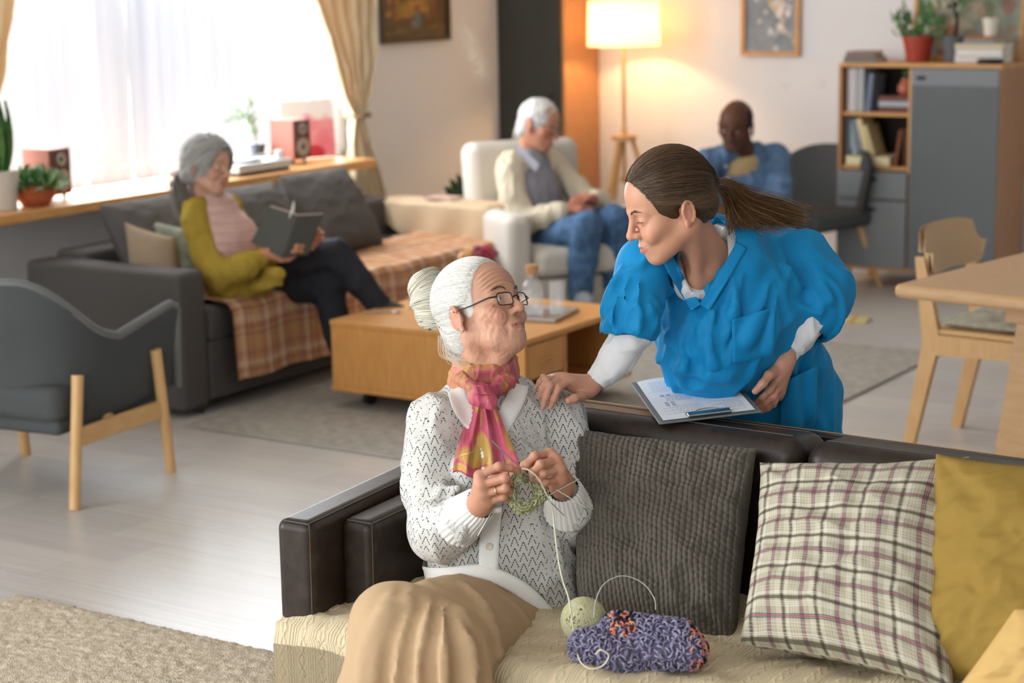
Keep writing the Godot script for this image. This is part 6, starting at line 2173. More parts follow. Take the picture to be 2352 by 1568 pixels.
func glasses(t: Node3D, base: Vector3, h: Transform3D, at_: Vector3, m: Material, w: float, hh: float) -> void:
	var g := thing("glasses", "rectangular dark brown rimmed glasses on the old woman's nose", "glasses", h * Vector3(0, -0.008, 0.1)) if t.name == "person" else null
	var par: Node3D = g if g else t
	var off: Vector3 = g.position if g else base
	var rim := MB.new()
	for q in [1.0, -1.0]:
		var loop := []
		for k in 29:
			var a := TAU * k / 28
			var x := signf(cos(a)) * pow(absf(cos(a)), 0.45) * w
			var y := signf(sin(a)) * pow(absf(sin(a)), 0.45) * hh
			loop.append(h * (at_ + Vector3(q * 0.031 + x, y, 0.1035 - 0.05 * pow(absf(q * 0.031 + x) / 0.055, 2) * 0.25)) - off)
		rim.tube(loop, 0.0014, -1, 6, false)
	rim.tube(curve([h * (at_ + Vector3(0.0115, 0.002, 0.104)) - off, h * (at_ + Vector3(0, 0.005, 0.1075)) - off, h * (at_ + Vector3(-0.0115, 0.002, 0.104)) - off], 5), 0.0018, -1, 6)
	part("rim", rim, m, par)
	for q in [1.0, -1.0]:
		part("temple_arm", MB.new().tube([h * (at_ + Vector3(q * 0.052, 0.007, 0.094)) - off, h * (at_ + Vector3(q * 0.071, 0.007, 0.084)) - off, h * (at_ + Vector3(q * 0.08, 0.005, 0.04)) - off, h * (at_ + Vector3(q * 0.085, 0.008, -0.012)) - off], 0.0021, 0.0016, 6), m, par)
		var ln := MB.new().grid(6, 6, func(u, v):
			var x: float = (u - 0.5) * 2 * (w - 0.001)
			var y: float = (v - 0.5) * 2 * (hh - 0.001)
			return h * (at_ + Vector3(q * 0.031 + x, y, 0.1035 - 0.05 * pow(absf(q * 0.031 + x) / 0.055, 2) * 0.25)) - off)
		part("lens", ln, M.glass, par)

func band(sd: Sdf, base: Vector3, toward: Vector3, pts: Array, w: float, thick: float, out: float) -> MB:  # a strip of cloth laid on a surface
	var mb := MB.new()
	var line := curve(pts, 10)
	var m := line.size()
	var ctr := []
	for q in line:
		ctr.append(sd.hit(q - toward * 0.12, toward, out))
	for side in [1, 0]:
		mb.grid(12, m - 1, func(u0, v):
			var u: float = u0 if side == 1 else 1.0 - u0
			var k := int(round(v * (m - 1)))
			var d: Vector3 = (ctr[mini(k + 1, m - 1)] - ctr[maxi(k - 1, 0)]).normalized()
			var x := d.cross(-toward).normalized()
			var p: Vector3 = ctr[k] + x * (u - 0.5) * w
			var q: Vector3 = sd.hit(p - toward * 0.06, toward, out)
			if q.distance_to(p) > 0.04:
				q = p
			return q - toward * (thick * side * sqrt(maxf(0.0, 1.0 - pow(2 * u - 1, 4))) + 0.0022 * side * absf(sin(k * 1.57))) - base)
	return mb

func patch(sd: Sdf, base: Vector3, toward: Vector3, c: Array, out: float, thick: float) -> MB:  # a sewn-on piece between four corners
	var mb := MB.new()
	for side in [1, 0]:
		mb.grid(24, 24, func(u0, v):
			var u: float = u0 if side == 1 else 1.0 - u0
			var p: Vector3 = c[0].lerp(c[1], u).lerp(c[3].lerp(c[2], u), v)
			return sd.hit(p - toward * 0.1, toward, out) - toward * thick * side * (1.0 if minf(minf(u, 1 - u), minf(v, 1 - v)) > 0.01 else 0.3) - base)
	return mb

func slab(c: Array, thick: float, mb: MB = null) -> MB:  # a thin board between four corners
	mb = mb if mb else MB.new()
	var n: Vector3 = (c[1] - c[0]).cross(c[3] - c[0]).normalized() * thick / 2
	var q := [[0, 1, 2, 3, 1.0], [3, 2, 1, 0, -1.0]]
	for f in q:
		var i0 := 0
		for k in 4:
			var id := mb.vert(c[f[k]] + n * f[4], n * f[4], Vector2([0, 1, 1, 0][f[k]], [1, 1, 0, 0][f[k]]))
			if k == 0:
				i0 = id
		mb.quad(i0, i0 + 1, i0 + 2, i0 + 3)
	for k in 4:
		var a: Vector3 = c[k]
		var b: Vector3 = c[(k + 1) % 4]
		var o := (b - a).cross(n)
		var i0 := mb.vert(a - n, o)
		mb.vert(b - n, o)
		mb.vert(b + n, o)
		mb.vert(a + n, o)
		mb.quad(i0, i0 + 1, i0 + 2, i0 + 3)
	return mb

func knitting() -> void:
	# the small piece on the needles: a loop of ribbed green wool
	var o := Vector3(0.0213, 0.6978, -3.8000)
	var t := thing("knitting", "small ring of pale green knitting hanging from the needles in the old woman's hands", "knitting", o)
	var g := RandomNumberGenerator.new()
	g.seed = 2
	var wool := [lin("9a9a72"), lin("b3b28c"), lin("c6c4a4"), lin("87885f")]
	var rimp := curve([Vector3(0.0129, 0.7312, -3.8000), Vector3(-0.0017, 0.7176, -3.7900), Vector3(-0.0039, 0.6914, -3.7850), Vector3(0.0117, 0.6671, -3.7850), Vector3(0.0350, 0.6741, -3.7850), Vector3(0.0560, 0.6879, -3.8000), Vector3(0.0449, 0.7081, -3.8150), Vector3(0.0272, 0.7251, -3.8150), Vector3(0.0129, 0.7312, -3.8000)], 8)
	var mb := MB.new()
	var bed := MB.new()
	bed.col = wool[0]
	bed.tube(rimp.map(func(q): return q - o), 0.0105, -1, 10, false)
	for k in 760:
		var f := g.randf() * (rimp.size() - 1.001)
		var c: Vector3 = rimp[int(f)].lerp(rimp[int(f) + 1], f - int(f))
		var d: Vector3 = (rimp[int(f) + 1] - rimp[int(f)]).normalized()
		var n := Vector3(g.randfn(), g.randfn(), g.randfn())
		n = (n - d * n.dot(d)).normalized()
		var p := c + n * 0.0105 - o
		var x := (d + n.cross(d) * g.randf_range(-0.7, 0.7)).normalized()
		mb.col = wool[g.randi() % 4]
		mb.tube([p - x * 0.004, p + n * 0.0026, p + x * 0.004], 0.0015, -1, 4, false)
	bed.v.append_array(PackedVector3Array())
	var wm := mat("ffffff", 0.95, 0.1)
	wm.vertex_color_use_as_albedo = true
	part("core", bed, wm, t)
	part("stitches", mb, wm, t).set_meta("kind", "stuff")
	var i := 0
	for q in [[Vector3(-0.0245, 0.7823, -3.7900), Vector3(-0.0053, 0.7131, -3.8000), "steel knitting needle rising behind the old woman's index finger"], [Vector3(-0.0445, 0.8057, -3.8000), Vector3(0.0534, 0.7092, -3.7900), "long steel needle slanting across the scarf to the green knitting"], [Vector3(0.0586, 0.6823, -3.8000), Vector3(0.1323, 0.7216, -3.8000), "steel needle pointing up to the right from the green knitting"], [Vector3(0.0516, 0.6973, -3.8000), Vector3(0.1008, 0.6474, -3.7900), "steel needle pointing down to the right from the green knitting"], [Vector3(0.0856, 0.7003, -3.8000), Vector3(0.1443, 0.6670, -3.7800), "steel needle lying over the old woman's left cuff"], [Vector3(-0.0436, 0.6667, -3.7900), Vector3(-0.0770, 0.6080, -3.7900), "steel needle pointing down to the left past the old woman's right wrist"]]:
		solo("knitting_needle", q[2], "needle", MB.new().tube([q[0] - q[0], q[0].lerp(q[1], 0.5) - q[0], q[1] - q[0]], 0.0013, -1, 8), M.steel, q[0], Vector3.ZERO, "needles in the old woman's knitting")
	# ball of wool, its thread, and the lilac piece on the seat
	var yp := Vector3(0.1324, 0.4814, -3.6200)
	var ym := mat("ffffff", 0.95, 0.1)
	ym.albedo_color = Color.from_string("bcb893", Color.WHITE)
	solo("yarn_ball", "pale green ball of wool lying on the couch beside the old woman's hip", "yarn", yarn(0.044, 120, 0.0032, 3), ym, yp)
	var th := curve([Vector3(0.0158, 0.7499, -3.7850), Vector3(0.0290, 0.7495, -3.7750), Vector3(0.0482, 0.7318, -3.7750), Vector3(0.0638, 0.6989, -3.7800), Vector3(0.0760, 0.6654, -3.7900), Vector3(0.0797, 0.6339, -3.7400), Vector3(0.0842, 0.5912, -3.7000), Vector3(0.0922, 0.5538, -3.6600), Vector3(0.1012, 0.5474, -3.5650), Vector3(0.1056, 0.5171, -3.5550), Vector3(0.1101, 0.4832, -3.5500), Vector3(0.1138, 0.4585, -3.5200), Vector3(0.1209, 0.4430, -3.4900), Vector3(0.1386, 0.4351, -3.4750), Vector3(0.1627, 0.4408, -3.4750), Vector3(0.1735, 0.4626, -3.4700), Vector3(0.1586, 0.4742, -3.4700), Vector3(0.1488, 0.4639, -3.4750)], 7)
	mb = MB.new()
	mb.tube(th.map(func(q): return q - th[0]), 0.0017, -1, 6)
	solo("wool_thread", "thin pale thread of wool running from the old woman's hands down to the seat", "thread", mb, mat("d6cfb2", 0.95), th[0])
	var lo := Vector3(0.2344, 0.4452, -3.5500)
	var lt := thing("knitting", "chunky lilac and grey knitted piece with orange flecks lying on the couch", "knitting", lo)
	var s := field([Vector3(0.1030, 0.4567, -3.5500), Vector3(0.3608, 0.4524, -3.5000), Vector3(0.2339, 0.5081, -3.6000), Vector3(0.2235, 0.4386, -3.4500)], 0.06, 0.006)
	s.cone(Vector3(0.1323, 0.4553, -3.5400), Vector3(0.1951, 0.4533, -3.5300), 0.032, 0.042, 0.02)
	s.cone(Vector3(0.1982, 0.4709, -3.5800), Vector3(0.3142, 0.4696, -3.5400), 0.036, 0.034, 0.03)
	s.cone(Vector3(0.2035, 0.4443, -3.5300), Vector3(0.3315, 0.4573, -3.5000), 0.034, 0.032, 0.03)
	s.ell(Vector3(0.1895, 0.4890, -3.5000), Basis(), Vector3(0.045, 0.016, 0.03), 0.015, true)
	mb = MB.new()
	s.mesh(mb, lo, func(_a, _b): return lin("6a657a"))
	part("core", mb, wm, lt)
	var lil := [lin("857f96"), lin("9089a4"), lin("757086"), lin("9c96ac"), lin("7b768c")]
	var ora := [lin("c9745a"), lin("d99a7a"), lin("3b3540"), lin("8e87a3")]
	var st := MB.new()
	for k in range(0, mb.v.size(), 3):
		var p := mb.v[k]
		var n := mb.n[k]
		var u := n.cross(Vector3(g.randfn(), g.randfn(), g.randfn())).normalized()
		var w := n.cross(u)
		var edge := p.x > 0.098 or (absf(p.x + 0.03) < 0.025 and p.y > 0.036)
		st.col = (ora[g.randi() % 4] if edge else lil[g.randi() % 5])
		st.tube([p - u * 0.006, p - u * 0.003 + n * 0.0048 + w * 0.002, p + u * 0.003 + n * 0.0048 + w * 0.002, p + u * 0.006], 0.0023, -1, 5, false)
	part("stitches", st, wm, lt).set_meta("kind", "stuff")
	var wire := curve([Vector3(0.1498, 0.5074, -3.5600), Vector3(0.1543, 0.5343, -3.5800), Vector3(0.1726, 0.5629, -3.6000), Vector3(0.2098, 0.5718, -3.6200), Vector3(0.2483, 0.5567, -3.6200), Vector3(0.2707, 0.5291, -3.6100), Vector3(0.2725, 0.5108, -3.5900)], 7)
	mb = MB.new()
	mb.tube(wire.map(func(q): return q - wire[0]), 0.0009, -1, 6)
	solo("needle_cord", "thin clear cord of a circular needle arching over the lilac knitting", "cord", mb, mat("c8c8c0", 0.25), wire[0])

func carer() -> void:
	var base := Vector3(0.6513, 0.0000, -4.5259)
	base = Vector3(0.8160, 0.0000, -4.5980)
	var t := thing("person", "smiling young carer with a brown ponytail in bright blue scrubs bending over the couch back", "person", base)
	var h := frame(Vector3(0.3475, 1.2402, -4.1500), Vector3(-0.9139, -0.3399, 0.2218), Vector3(-0.3122, 0.9472, 0.0734), 0.965)
	var neck := Vector3(0.4526, 1.0926, -4.2900)
	var sk := lin("cc9679")
	var body := MB.new()
	var hs := head(h, neck, 0.0025, {"smile": 1.0, "mouth": 0.15, "eyes": 0.07, "neck": 0.044, "thin": 0.985, "ears": 0.88})
	hs.cone(h * Vector3(0.05, -0.05, -0.02), Vector3(0.4123, 1.0796, -4.2000), 0.012, 0.012, 0.03)
	hs.cone(Vector3(0.4289, 1.0742, -4.2700), Vector3(0.4885, 1.0874, -4.3200), 0.045, 0.05, 0.04)
	hs.cone(Vector3(0.4147, 1.0589, -4.2250), Vector3(0.4617, 1.0730, -4.2550), 0.018, 0.018, 0.03)
	hs.mesh(body, base, skin(h, sk, lin("c07a70"), lin("cf8a76"), 0.5))
	var hc := func(_p: Vector3, _n: Vector3) -> Color: return lin("cb957c")
	# right hand, laid on the old woman's shoulder
	var k1 := [Vector3(0.1260, 0.8589, -4.1250), Vector3(0.1106, 0.8642, -4.1200), Vector3(0.0973, 0.8624, -4.1250), Vector3(0.0851, 0.8574, -4.1400)]
	var f1 := [[Vector3(0.0990, 0.8494, -4.0900), Vector3(0.0891, 0.8273, -4.0850), Vector3(0.0822, 0.8094, -4.0870)], [Vector3(0.0809, 0.8567, -4.0850), Vector3(0.0719, 0.8327, -4.0800), Vector3(0.0650, 0.8099, -4.0820)], [Vector3(0.0726, 0.8674, -4.0900), Vector3(0.0637, 0.8492, -4.0850), Vector3(0.0568, 0.8321, -4.0880)], [Vector3(0.0683, 0.8691, -4.1100), Vector3(0.0595, 0.8596, -4.1050), Vector3(0.0526, 0.8499, -4.1050)]]
	var t1 := [Vector3(0.1612, 0.8242, -4.1500), Vector3(0.1496, 0.8211, -4.1250), Vector3(0.1343, 0.8231, -4.1000), Vector3(0.1216, 0.8203, -4.0920)]
	var w1 := Vector3(0.1667, 0.8347, -4.1650)
	var s := field([w1, k1[0], f1[0][2], f1[1][2], f1[3][2], t1[3], Vector3(0.2016, 0.8506, -4.1800)], 0.03, 0.0022)
	hand(s, w1, 0.0195, k1, f1, t1, 0.9)
	s.cone(w1, Vector3(0.2016, 0.8566, -4.1800), 0.0205, 0.023, 0.01)
	s.mesh(body, base, hc)
	# left hand on the clipboard
	var k2 := [Vector3(0.6008, 0.8204, -4.2680), Vector3(0.6088, 0.8050, -4.2820), Vector3(0.6119, 0.7886, -4.2960), Vector3(0.6110, 0.7742, -4.3100)]
	var f2 := [[Vector3(0.5853, 0.7976, -4.2620), Vector3(0.5683, 0.7773, -4.2680), Vector3(0.5544, 0.7657, -4.2750)], [Vector3(0.5942, 0.7798, -4.2680), Vector3(0.5766, 0.7654, -4.2700), Vector3(0.5601, 0.7553, -4.2800)], [Vector3(0.5979, 0.7679, -4.2800), Vector3(0.5820, 0.7569, -4.2800), Vector3(0.5668, 0.7478, -4.2850)], [Vector3(0.5982, 0.7570, -4.2960), Vector3(0.5851, 0.7483, -4.2950), Vector3(0.5728, 0.7401, -4.3000)]]
	var t2 := [Vector3(0.6006, 0.8392, -4.2750), Vector3(0.5807, 0.8358, -4.2450), Vector3(0.5643, 0.8213, -4.2250), Vector3(0.5473, 0.8051, -4.2220)]
	var w2 := Vector3(0.6204, 0.8581, -4.2900)
	s = field([w2, k2[0], f2[0][2], f2[1][2], f2[3][2], t2[3], Vector3(0.6321, 0.8883, -4.2900)], 0.03, 0.0022)
	hand(s, w2, 0.0195, k2, f2, t2, 0.92)
	s.cone(w2, Vector3(0.6348, 0.8873, -4.2950), 0.0205, 0.022, 0.01)
	s.mesh(body, base, hc)
	# the rest of the body inside the clothes, down to the floor
	var pel := Vector3(0.6519, 0.6255, -4.5700)
	s = field([pel, neck, Vector3(0.2577, 1.0902, -4.2000), Vector3(0.7265, 0.9683, -4.4000), base, base + Vector3(0.2490, 0.0000, -0.0170)], 0.12, 0.016)
	s.chain([pel, Vector3(0.5831, 0.7836, -4.5000), Vector3(0.4884, 0.9899, -4.3600), neck], [0.11, 0.10, 0.10, 0.04], 0.05)
	s.chain([Vector3(0.2992, 1.0980, -4.2400), Vector3(0.2660, 0.9544, -4.1900), Vector3(0.1916, 0.8469, -4.1750)], [0.04, 0.034, 0.02], 0.03)
	s.chain([Vector3(0.6741, 1.0674, -4.4300), Vector3(0.6896, 0.9531, -4.3450), Vector3(0.6263, 0.8732, -4.2900)], [0.04, 0.034, 0.02], 0.03)
	for q in [-1.0, 1.0]:
		var hip: Vector3 = pel + Vector3(0.0750, -0.0800, 0.0490) * q - Vector3(0, 0.08 * (1 - q), 0) * 0.0
		var ft: Vector3 = base + Vector3(0.1030, 0.0000, 0.0430) * q
		s.chain([hip, (hip + ft) / 2 + Vector3(0, 0.04, 0), ft + Vector3(0, 0.09, 0)], [0.075, 0.05, 0.035], 0.03)
		s.cone(ft + Vector3(0, 0.05, 0), ft + Vector3(0, 0.035, 0) + Vector3(-0.0760, 0.0000, 0.1170), 0.04, 0.032, 0.02)
	s.mesh(body, base, func(_p, _n): return sk)
	part("body", body, skin_mat(0.45), t)
	eyes(t, h, base, lin("3a3a38"), Vector3(0.1, -0.7, 1), 0.0110)
	brows(t, h, base, lin("6d5640"), 0.9)
	lashes(t, h, base, lin("241a14"), 0.16)
	nails(t, [[f1[0][2], f1[0][1], Vector3(-0.1890, 0.3759, 0.9072), 0.0062], [f1[1][2], f1[1][1], Vector3(-0.1890, 0.3759, 0.9072), 0.0064], [f1[2][2], f1[2][1], Vector3(-0.2712, 0.4516, 0.8500), 0.006], [f1[3][2], f1[3][1], Vector3(-0.4008, 0.5637, 0.7222), 0.0054], [t1[3], t1[2], Vector3(-0.0902, 0.4643, 0.8810), 0.0075], [t2[3], t2[2], Vector3(-0.1855, 0.8160, 0.5475), 0.0075]], mat("dba69a", 0.25), base)
	# white long-sleeved shirt
	s = field([pel, neck, Vector3(0.2191, 1.0909, -4.2000), Vector3(0.7265, 0.9683, -4.4000), Vector3(0.1869, 0.8390, -4.1800), Vector3(0.6190, 0.8602, -4.2800)], 0.1, 0.005)
	var fd := Vector3(-0.2431, 0.0937, 0.9655).normalized() * 0.66
	s.chain([Vector3(0.5818, 0.7858, -4.4900), Vector3(0.4873, 0.9814, -4.3500), Vector3(0.4607, 1.0644, -4.3100)], [0.145, 0.148, 0.118], 0.04, fd)
	s.cone(Vector3(0.4060, 1.0574, -4.2350), Vector3(0.4863, 1.0905, -4.3000), 0.045, 0.05, 0.05)
	s.chain([Vector3(0.2992, 1.0980, -4.2400), Vector3(0.2695, 0.9553, -4.1850), Vector3(0.2309, 0.8932, -4.1780), Vector3(0.1826, 0.8408, -4.1720)], [0.044, 0.043, 0.036, 0.028], 0.02)
	s.chain([Vector3(0.6741, 1.0674, -4.4300), Vector3(0.6888, 0.9571, -4.3400), Vector3(0.6606, 0.9194, -4.3100), Vector3(0.6265, 0.8748, -4.2920)], [0.046, 0.041, 0.037, 0.029], 0.02)
	var cu1 := (Vector3(0.1826, 0.8408, -4.1720) - Vector3(0.2309, 0.8932, -4.1780)).normalized()
	s.box(Vector3(0.1846, 0.8428, -4.1720) + cu1 * 0.05, Basis(Quaternion(Vector3.UP, cu1)), Vector3(0.05, 0.05, 0.05), 0.002, 0.002, true)
	var cu2 := (Vector3(0.6265, 0.8748, -4.2920) - Vector3(0.6637, 0.9156, -4.3300)).normalized()
	s.box(Vector3(0.6275, 0.8758, -4.2920) + cu2 * 0.05, Basis(Quaternion(Vector3.UP, cu2)), Vector3(0.05, 0.05, 0.05), 0.002, 0.002, true)
	s.cone(neck + Vector3(-0.3217, 0.9128, 0.2515) * 0.05, Vector3(0.4316, 1.0793, -4.2000), 0.05, 0.046, 0.008, true)
	var white := bump(tri(mat("e9e8e8", 0.9, 0.2), Vector3(20, 20, 20)), noise_tex(0.4, 2, 128), 0.02)
	var mb := MB.new()
	s.mesh(mb, base, null, folds(41, 0.005, Vector3(14, 9, 14)))
	part("undershirt", mb, white, t)
	# scrub top
	s = field([Vector3(0.6483, 0.6284, -4.4700), Vector3(0.1991, 1.0129, -4.2000), Vector3(0.7808, 0.9639, -4.4200), neck, Vector3(0.6067, 1.1205, -4.5000), Vector3(0.3522, 0.7689, -4.3000)], 0.1, 0.0065)
	# sleeves, open at their hems
	s.chain([Vector3(0.3037, 1.0938, -4.2350), Vector3(0.2741, 1.0231, -4.1900), Vector3(0.2583, 0.9623, -4.1750)], [0.062, 0.062, 0.066], 0.02)
	s.chain([Vector3(0.6772, 1.0632, -4.4300), Vector3(0.7134, 1.0029, -4.4100), Vector3(0.7020, 0.9604, -4.3600)], [0.07, 0.078, 0.074], 0.025)
	var c1 := Vector3(-0.1757, -0.9664, 0.1878)
	var b1 := Basis(Quaternion(Vector3.UP, -c1))
	s.box(Vector3(0.2510, 0.8805, -4.1750), b1, Vector3(0.11, 0.06, 0.11), 0.004, 0.003, true)
	s.cone(Vector3(0.2552, 0.9328, -4.1750), Vector3(0.2658, 0.9898, -4.1850), 0.056, 0.044, 0.004, true)
	var c2 := Vector3(-0.6441, -0.6596, 0.3874)
	var b2 := Basis(Quaternion(Vector3.UP, -c2))
	s.box(Vector3(0.6675, 0.9159, -4.3550) + c2 * 0.085, b2, Vector3(0.10, 0.06, 0.10), 0.004, 0.003, true)
	s.cone(Vector3(0.6660, 0.9158, -4.3450), Vector3(0.6991, 0.9600, -4.3800), 0.056, 0.042, 0.004, true)
	s.chain([Vector3(0.6633, 0.5482, -4.5700), Vector3(0.6298, 0.6900, -4.5300), Vector3(0.5811, 0.7975, -4.4850), Vector3(0.4942, 0.9729, -4.3400), Vector3(0.4666, 1.0658, -4.3000)], [0.155, 0.168, 0.172, 0.17, 0.13], 0.03, fd)
	s.cone(Vector3(0.4122, 0.8904, -4.3000), Vector3(0.4148, 0.7705, -4.3800), 0.05, 0.055, 0.07)
	s.cone(Vector3(0.4577, 0.9377, -4.2600), Vector3(0.4600, 0.8631, -4.2800), 0.08, 0.085, 0.08)
	s.cone(Vector3(0.3057, 1.0977, -4.2350), Vector3(0.4658, 1.0949, -4.3400), 0.06, 0.07, 0.05)
	s.cone(Vector3(0.4680, 1.0918, -4.3600), Vector3(0.6710, 1.0716, -4.4300), 0.07, 0.068, 0.05)
	s.cone(Vector3(0.5353, 1.0970, -4.4200), Vector3(0.6324, 1.0740, -4.4600), 0.06, 0.06, 0.05)
	# creases and ridges
	for q in [[Vector3(0.2986, 1.0554, -4.0000), Vector3(0.3417, 0.9227, -4.0000), 0.010], [Vector3(0.3189, 1.0550, -4.0000), Vector3(0.3928, 0.9028, -4.0000), 0.011], [Vector3(0.3982, 1.0442, -4.0000), Vector3(0.3788, 0.9599, -4.0000), 0.008], [Vector3(0.3788, 0.9599, -4.0000), Vector3(0.3835, 0.8649, -4.0000), 0.010], [Vector3(0.4038, 1.0441, -4.0000), Vector3(0.4485, 0.9113, -4.0000), 0.010], [Vector3(0.5818, 1.0808, -4.1000), Vector3(0.5213, 0.9474, -4.1000), 0.010], [Vector3(0.6028, 1.0613, -4.1000), Vector3(0.5737, 0.9270, -4.1000), 0.010], [Vector3(0.3463, 0.9131, -4.0000), Vector3(0.3788, 0.8235, -4.1000), 0.011], [Vector3(0.4874, 1.0826, -4.1000), Vector3(0.4297, 1.0061, -4.0000), 0.009], [Vector3(0.5156, 1.1011, -4.1000), Vector3(0.4851, 1.0238, -4.0000), 0.009], [Vector3(0.2592, 1.1121, -4.0000), Vector3(0.2170, 1.0099, -4.0000), 0.009], [Vector3(0.2822, 1.1024, -4.0000), Vector3(0.2706, 0.9902, -4.0000), 0.008], [Vector3(0.2456, 1.1402, -4.0000), Vector3(0.2033, 1.0290, -4.0000), 0.008], [Vector3(0.6633, 1.0926, -4.2000), Vector3(0.7080, 1.0036, -4.2000), 0.011], [Vector3(0.6052, 1.1132, -4.2000), Vector3(0.6542, 1.0439, -4.2000), 0.010], [Vector3(0.6922, 1.1019, -4.2000), Vector3(0.7273, 1.0131, -4.2000), 0.010], [Vector3(0.6547, 1.0046, -4.2000), Vector3(0.7034, 0.9840, -4.2000), 0.008], [Vector3(0.3556, 0.9035, -4.0000), Vector3(0.4789, 0.8588, -4.1000), 0.010], [Vector3(0.6364, 0.9061, -4.2000), Vector3(0.6579, 0.7256, -4.2000), 0.010], [Vector3(0.6851, 0.9052, -4.2000), Vector3(0.6969, 0.7450, -4.2000), 0.010]]:
		crease(s, [q[0], q[0].lerp(q[1], 0.5), q[1]], q[2] * 1.15, -q[2] * 0.2, 0.013)
	for q in [[Vector3(0.6025, 1.0900, -4.1000), Vector3(0.6168, 0.9842, -4.1000)], [Vector3(0.5914, 1.0663, -4.1000), Vector3(0.5732, 0.9850, -4.1000)], [Vector3(0.3373, 1.0547, -4.0000), Vector3(0.3649, 0.9128, -4.0000)], [Vector3(0.4297, 1.0249, -4.0000), Vector3(0.4207, 0.8928, -4.0000)], [Vector3(0.5265, 1.0512, -4.0000), Vector3(0.4855, 0.9485, -4.0000)], [Vector3(0.2361, 1.0939, -4.0000), Vector3(0.2373, 1.0002, -4.0000)], [Vector3(0.6569, 0.9642, -4.1000), Vector3(0.6793, 0.7453, -4.2000)]]:
		crease(s, [q[0], q[0].lerp(q[1], 0.5), q[1]], 0.008, 0.003, 0.010, true)
	# the V of the neck
	var apex := s.hit(Vector3(0.3991, 1.0591, -4.0000), Vector3(0.0000, -0.1908, -0.9816), 0.001)
	var vtop := s.hit(Vector3(0.3950, 1.1451, -3.9500), Vector3(0.0000, -0.1908, -0.9816), 0.0)
	s.cone(apex, vtop, 0.003, 0.05, 0.004, true)
	s.cone(vtop, Vector3(0.4451, 1.1571, -4.2200), 0.05, 0.06, 0.004, true)
	s.cone(h * Vector3(0, -0.05, -0.03), neck + Vector3(0.1091, 0.9763, 0.1869) * 0.02, 0.06, 0.066, 0.008, true)
	M.scrub = bump(tri(mat("0a88c2", 0.62, 0.35), Vector3(30, 30, 30)), noise_tex(0.4, 2, 128), 0.015)
	M.scrub.rim_enabled = true
	M.scrub.rim = 0.25
	mb = MB.new()
	s.mesh(mb, base, null, folds(44, 0.010, Vector3(7, 3.5, 7)))
	var top := part("scrub_top", mb, M.scrub, t)
	var to := Vector3(0.0995, -0.1916, -0.9764)
	part("neckband", band(s, base, to, [Vector3(0.3384, 1.1329, -4.1000), Vector3(0.3609, 1.0896, -4.1000), Vector3(0.4006, 1.0228, -4.1000)], 0.026, 0.003, 0.010), M.scrub, top)
	part("neckband", band(s, base, to, [Vector3(0.5063, 1.1513, -4.1500), Vector3(0.4703, 1.1067, -4.1000), Vector3(0.4195, 1.0225, -4.1000)], 0.026, 0.003, 0.010), M.scrub, top)
	part("pocket", patch(s, base, to, [Vector3(0.4826, 0.8947, -4.1000), Vector3(0.5757, 0.9095, -4.1000), Vector3(0.5776, 1.0215, -4.1000), Vector3(0.4802, 0.9935, -4.1000)], 0.009, 0.004), M.scrub, top)
	part("pocket", patch(s, base, to, [Vector3(0.6090, 0.7063, -4.2000), Vector3(0.6924, 0.7199, -4.2000), Vector3(0.6934, 0.8633, -4.2000), Vector3(0.6079, 0.8269, -4.2000)], 0.009, 0.004), M.scrub, top)
	# trousers and shoes, behind the couch
	s = field([pel, base + Vector3(-0.1260, 0.0000, -0.0820), base + Vector3(0.1130, 0.0000, 0.1930)], 0.16, 0.012)
	for q in [-1.0, 1.0]:
		var hip: Vector3 = pel + Vector3(0.0670, -0.1000, 0.0440) * 1.0 if q > 0 else pel + Vector3(-0.0670, -0.1000, -0.0440)
		var ft: Vector3 = base + Vector3(0.1030, 0.0000, 0.0430) * q
		s.chain([hip, (hip + ft) / 2 + Vector3(0, 0.04, 0), ft + Vector3(0, 0.1, 0)], [0.11, 0.085, 0.075], 0.04)
	mb = MB.new()
	s.mesh(mb, base, null, folds(47, 0.006, Vector3(8, 4, 8)))
	part("trousers", mb, M.scrub, t)
	for q in [-1.0, 1.0]:
		var ft: Vector3 = base + Vector3(0.1030, 0.0000, 0.0430) * q
		var sh := field([ft, ft + Vector3(-0.1090, 0.0000, 0.1680)], 0.1, 0.008)
		sh.cone(ft + Vector3(0, 0.045, 0), ft + Vector3(0, 0.04, 0) + Vector3(-0.0820, 0.0000, 0.1260), 0.045, 0.04, 0.02)
		mb = MB.new()
		sh.mesh(mb, base)
		part("shoe", mb, M.white, t)
	carer_hair(t, base, h)
	clipboard()

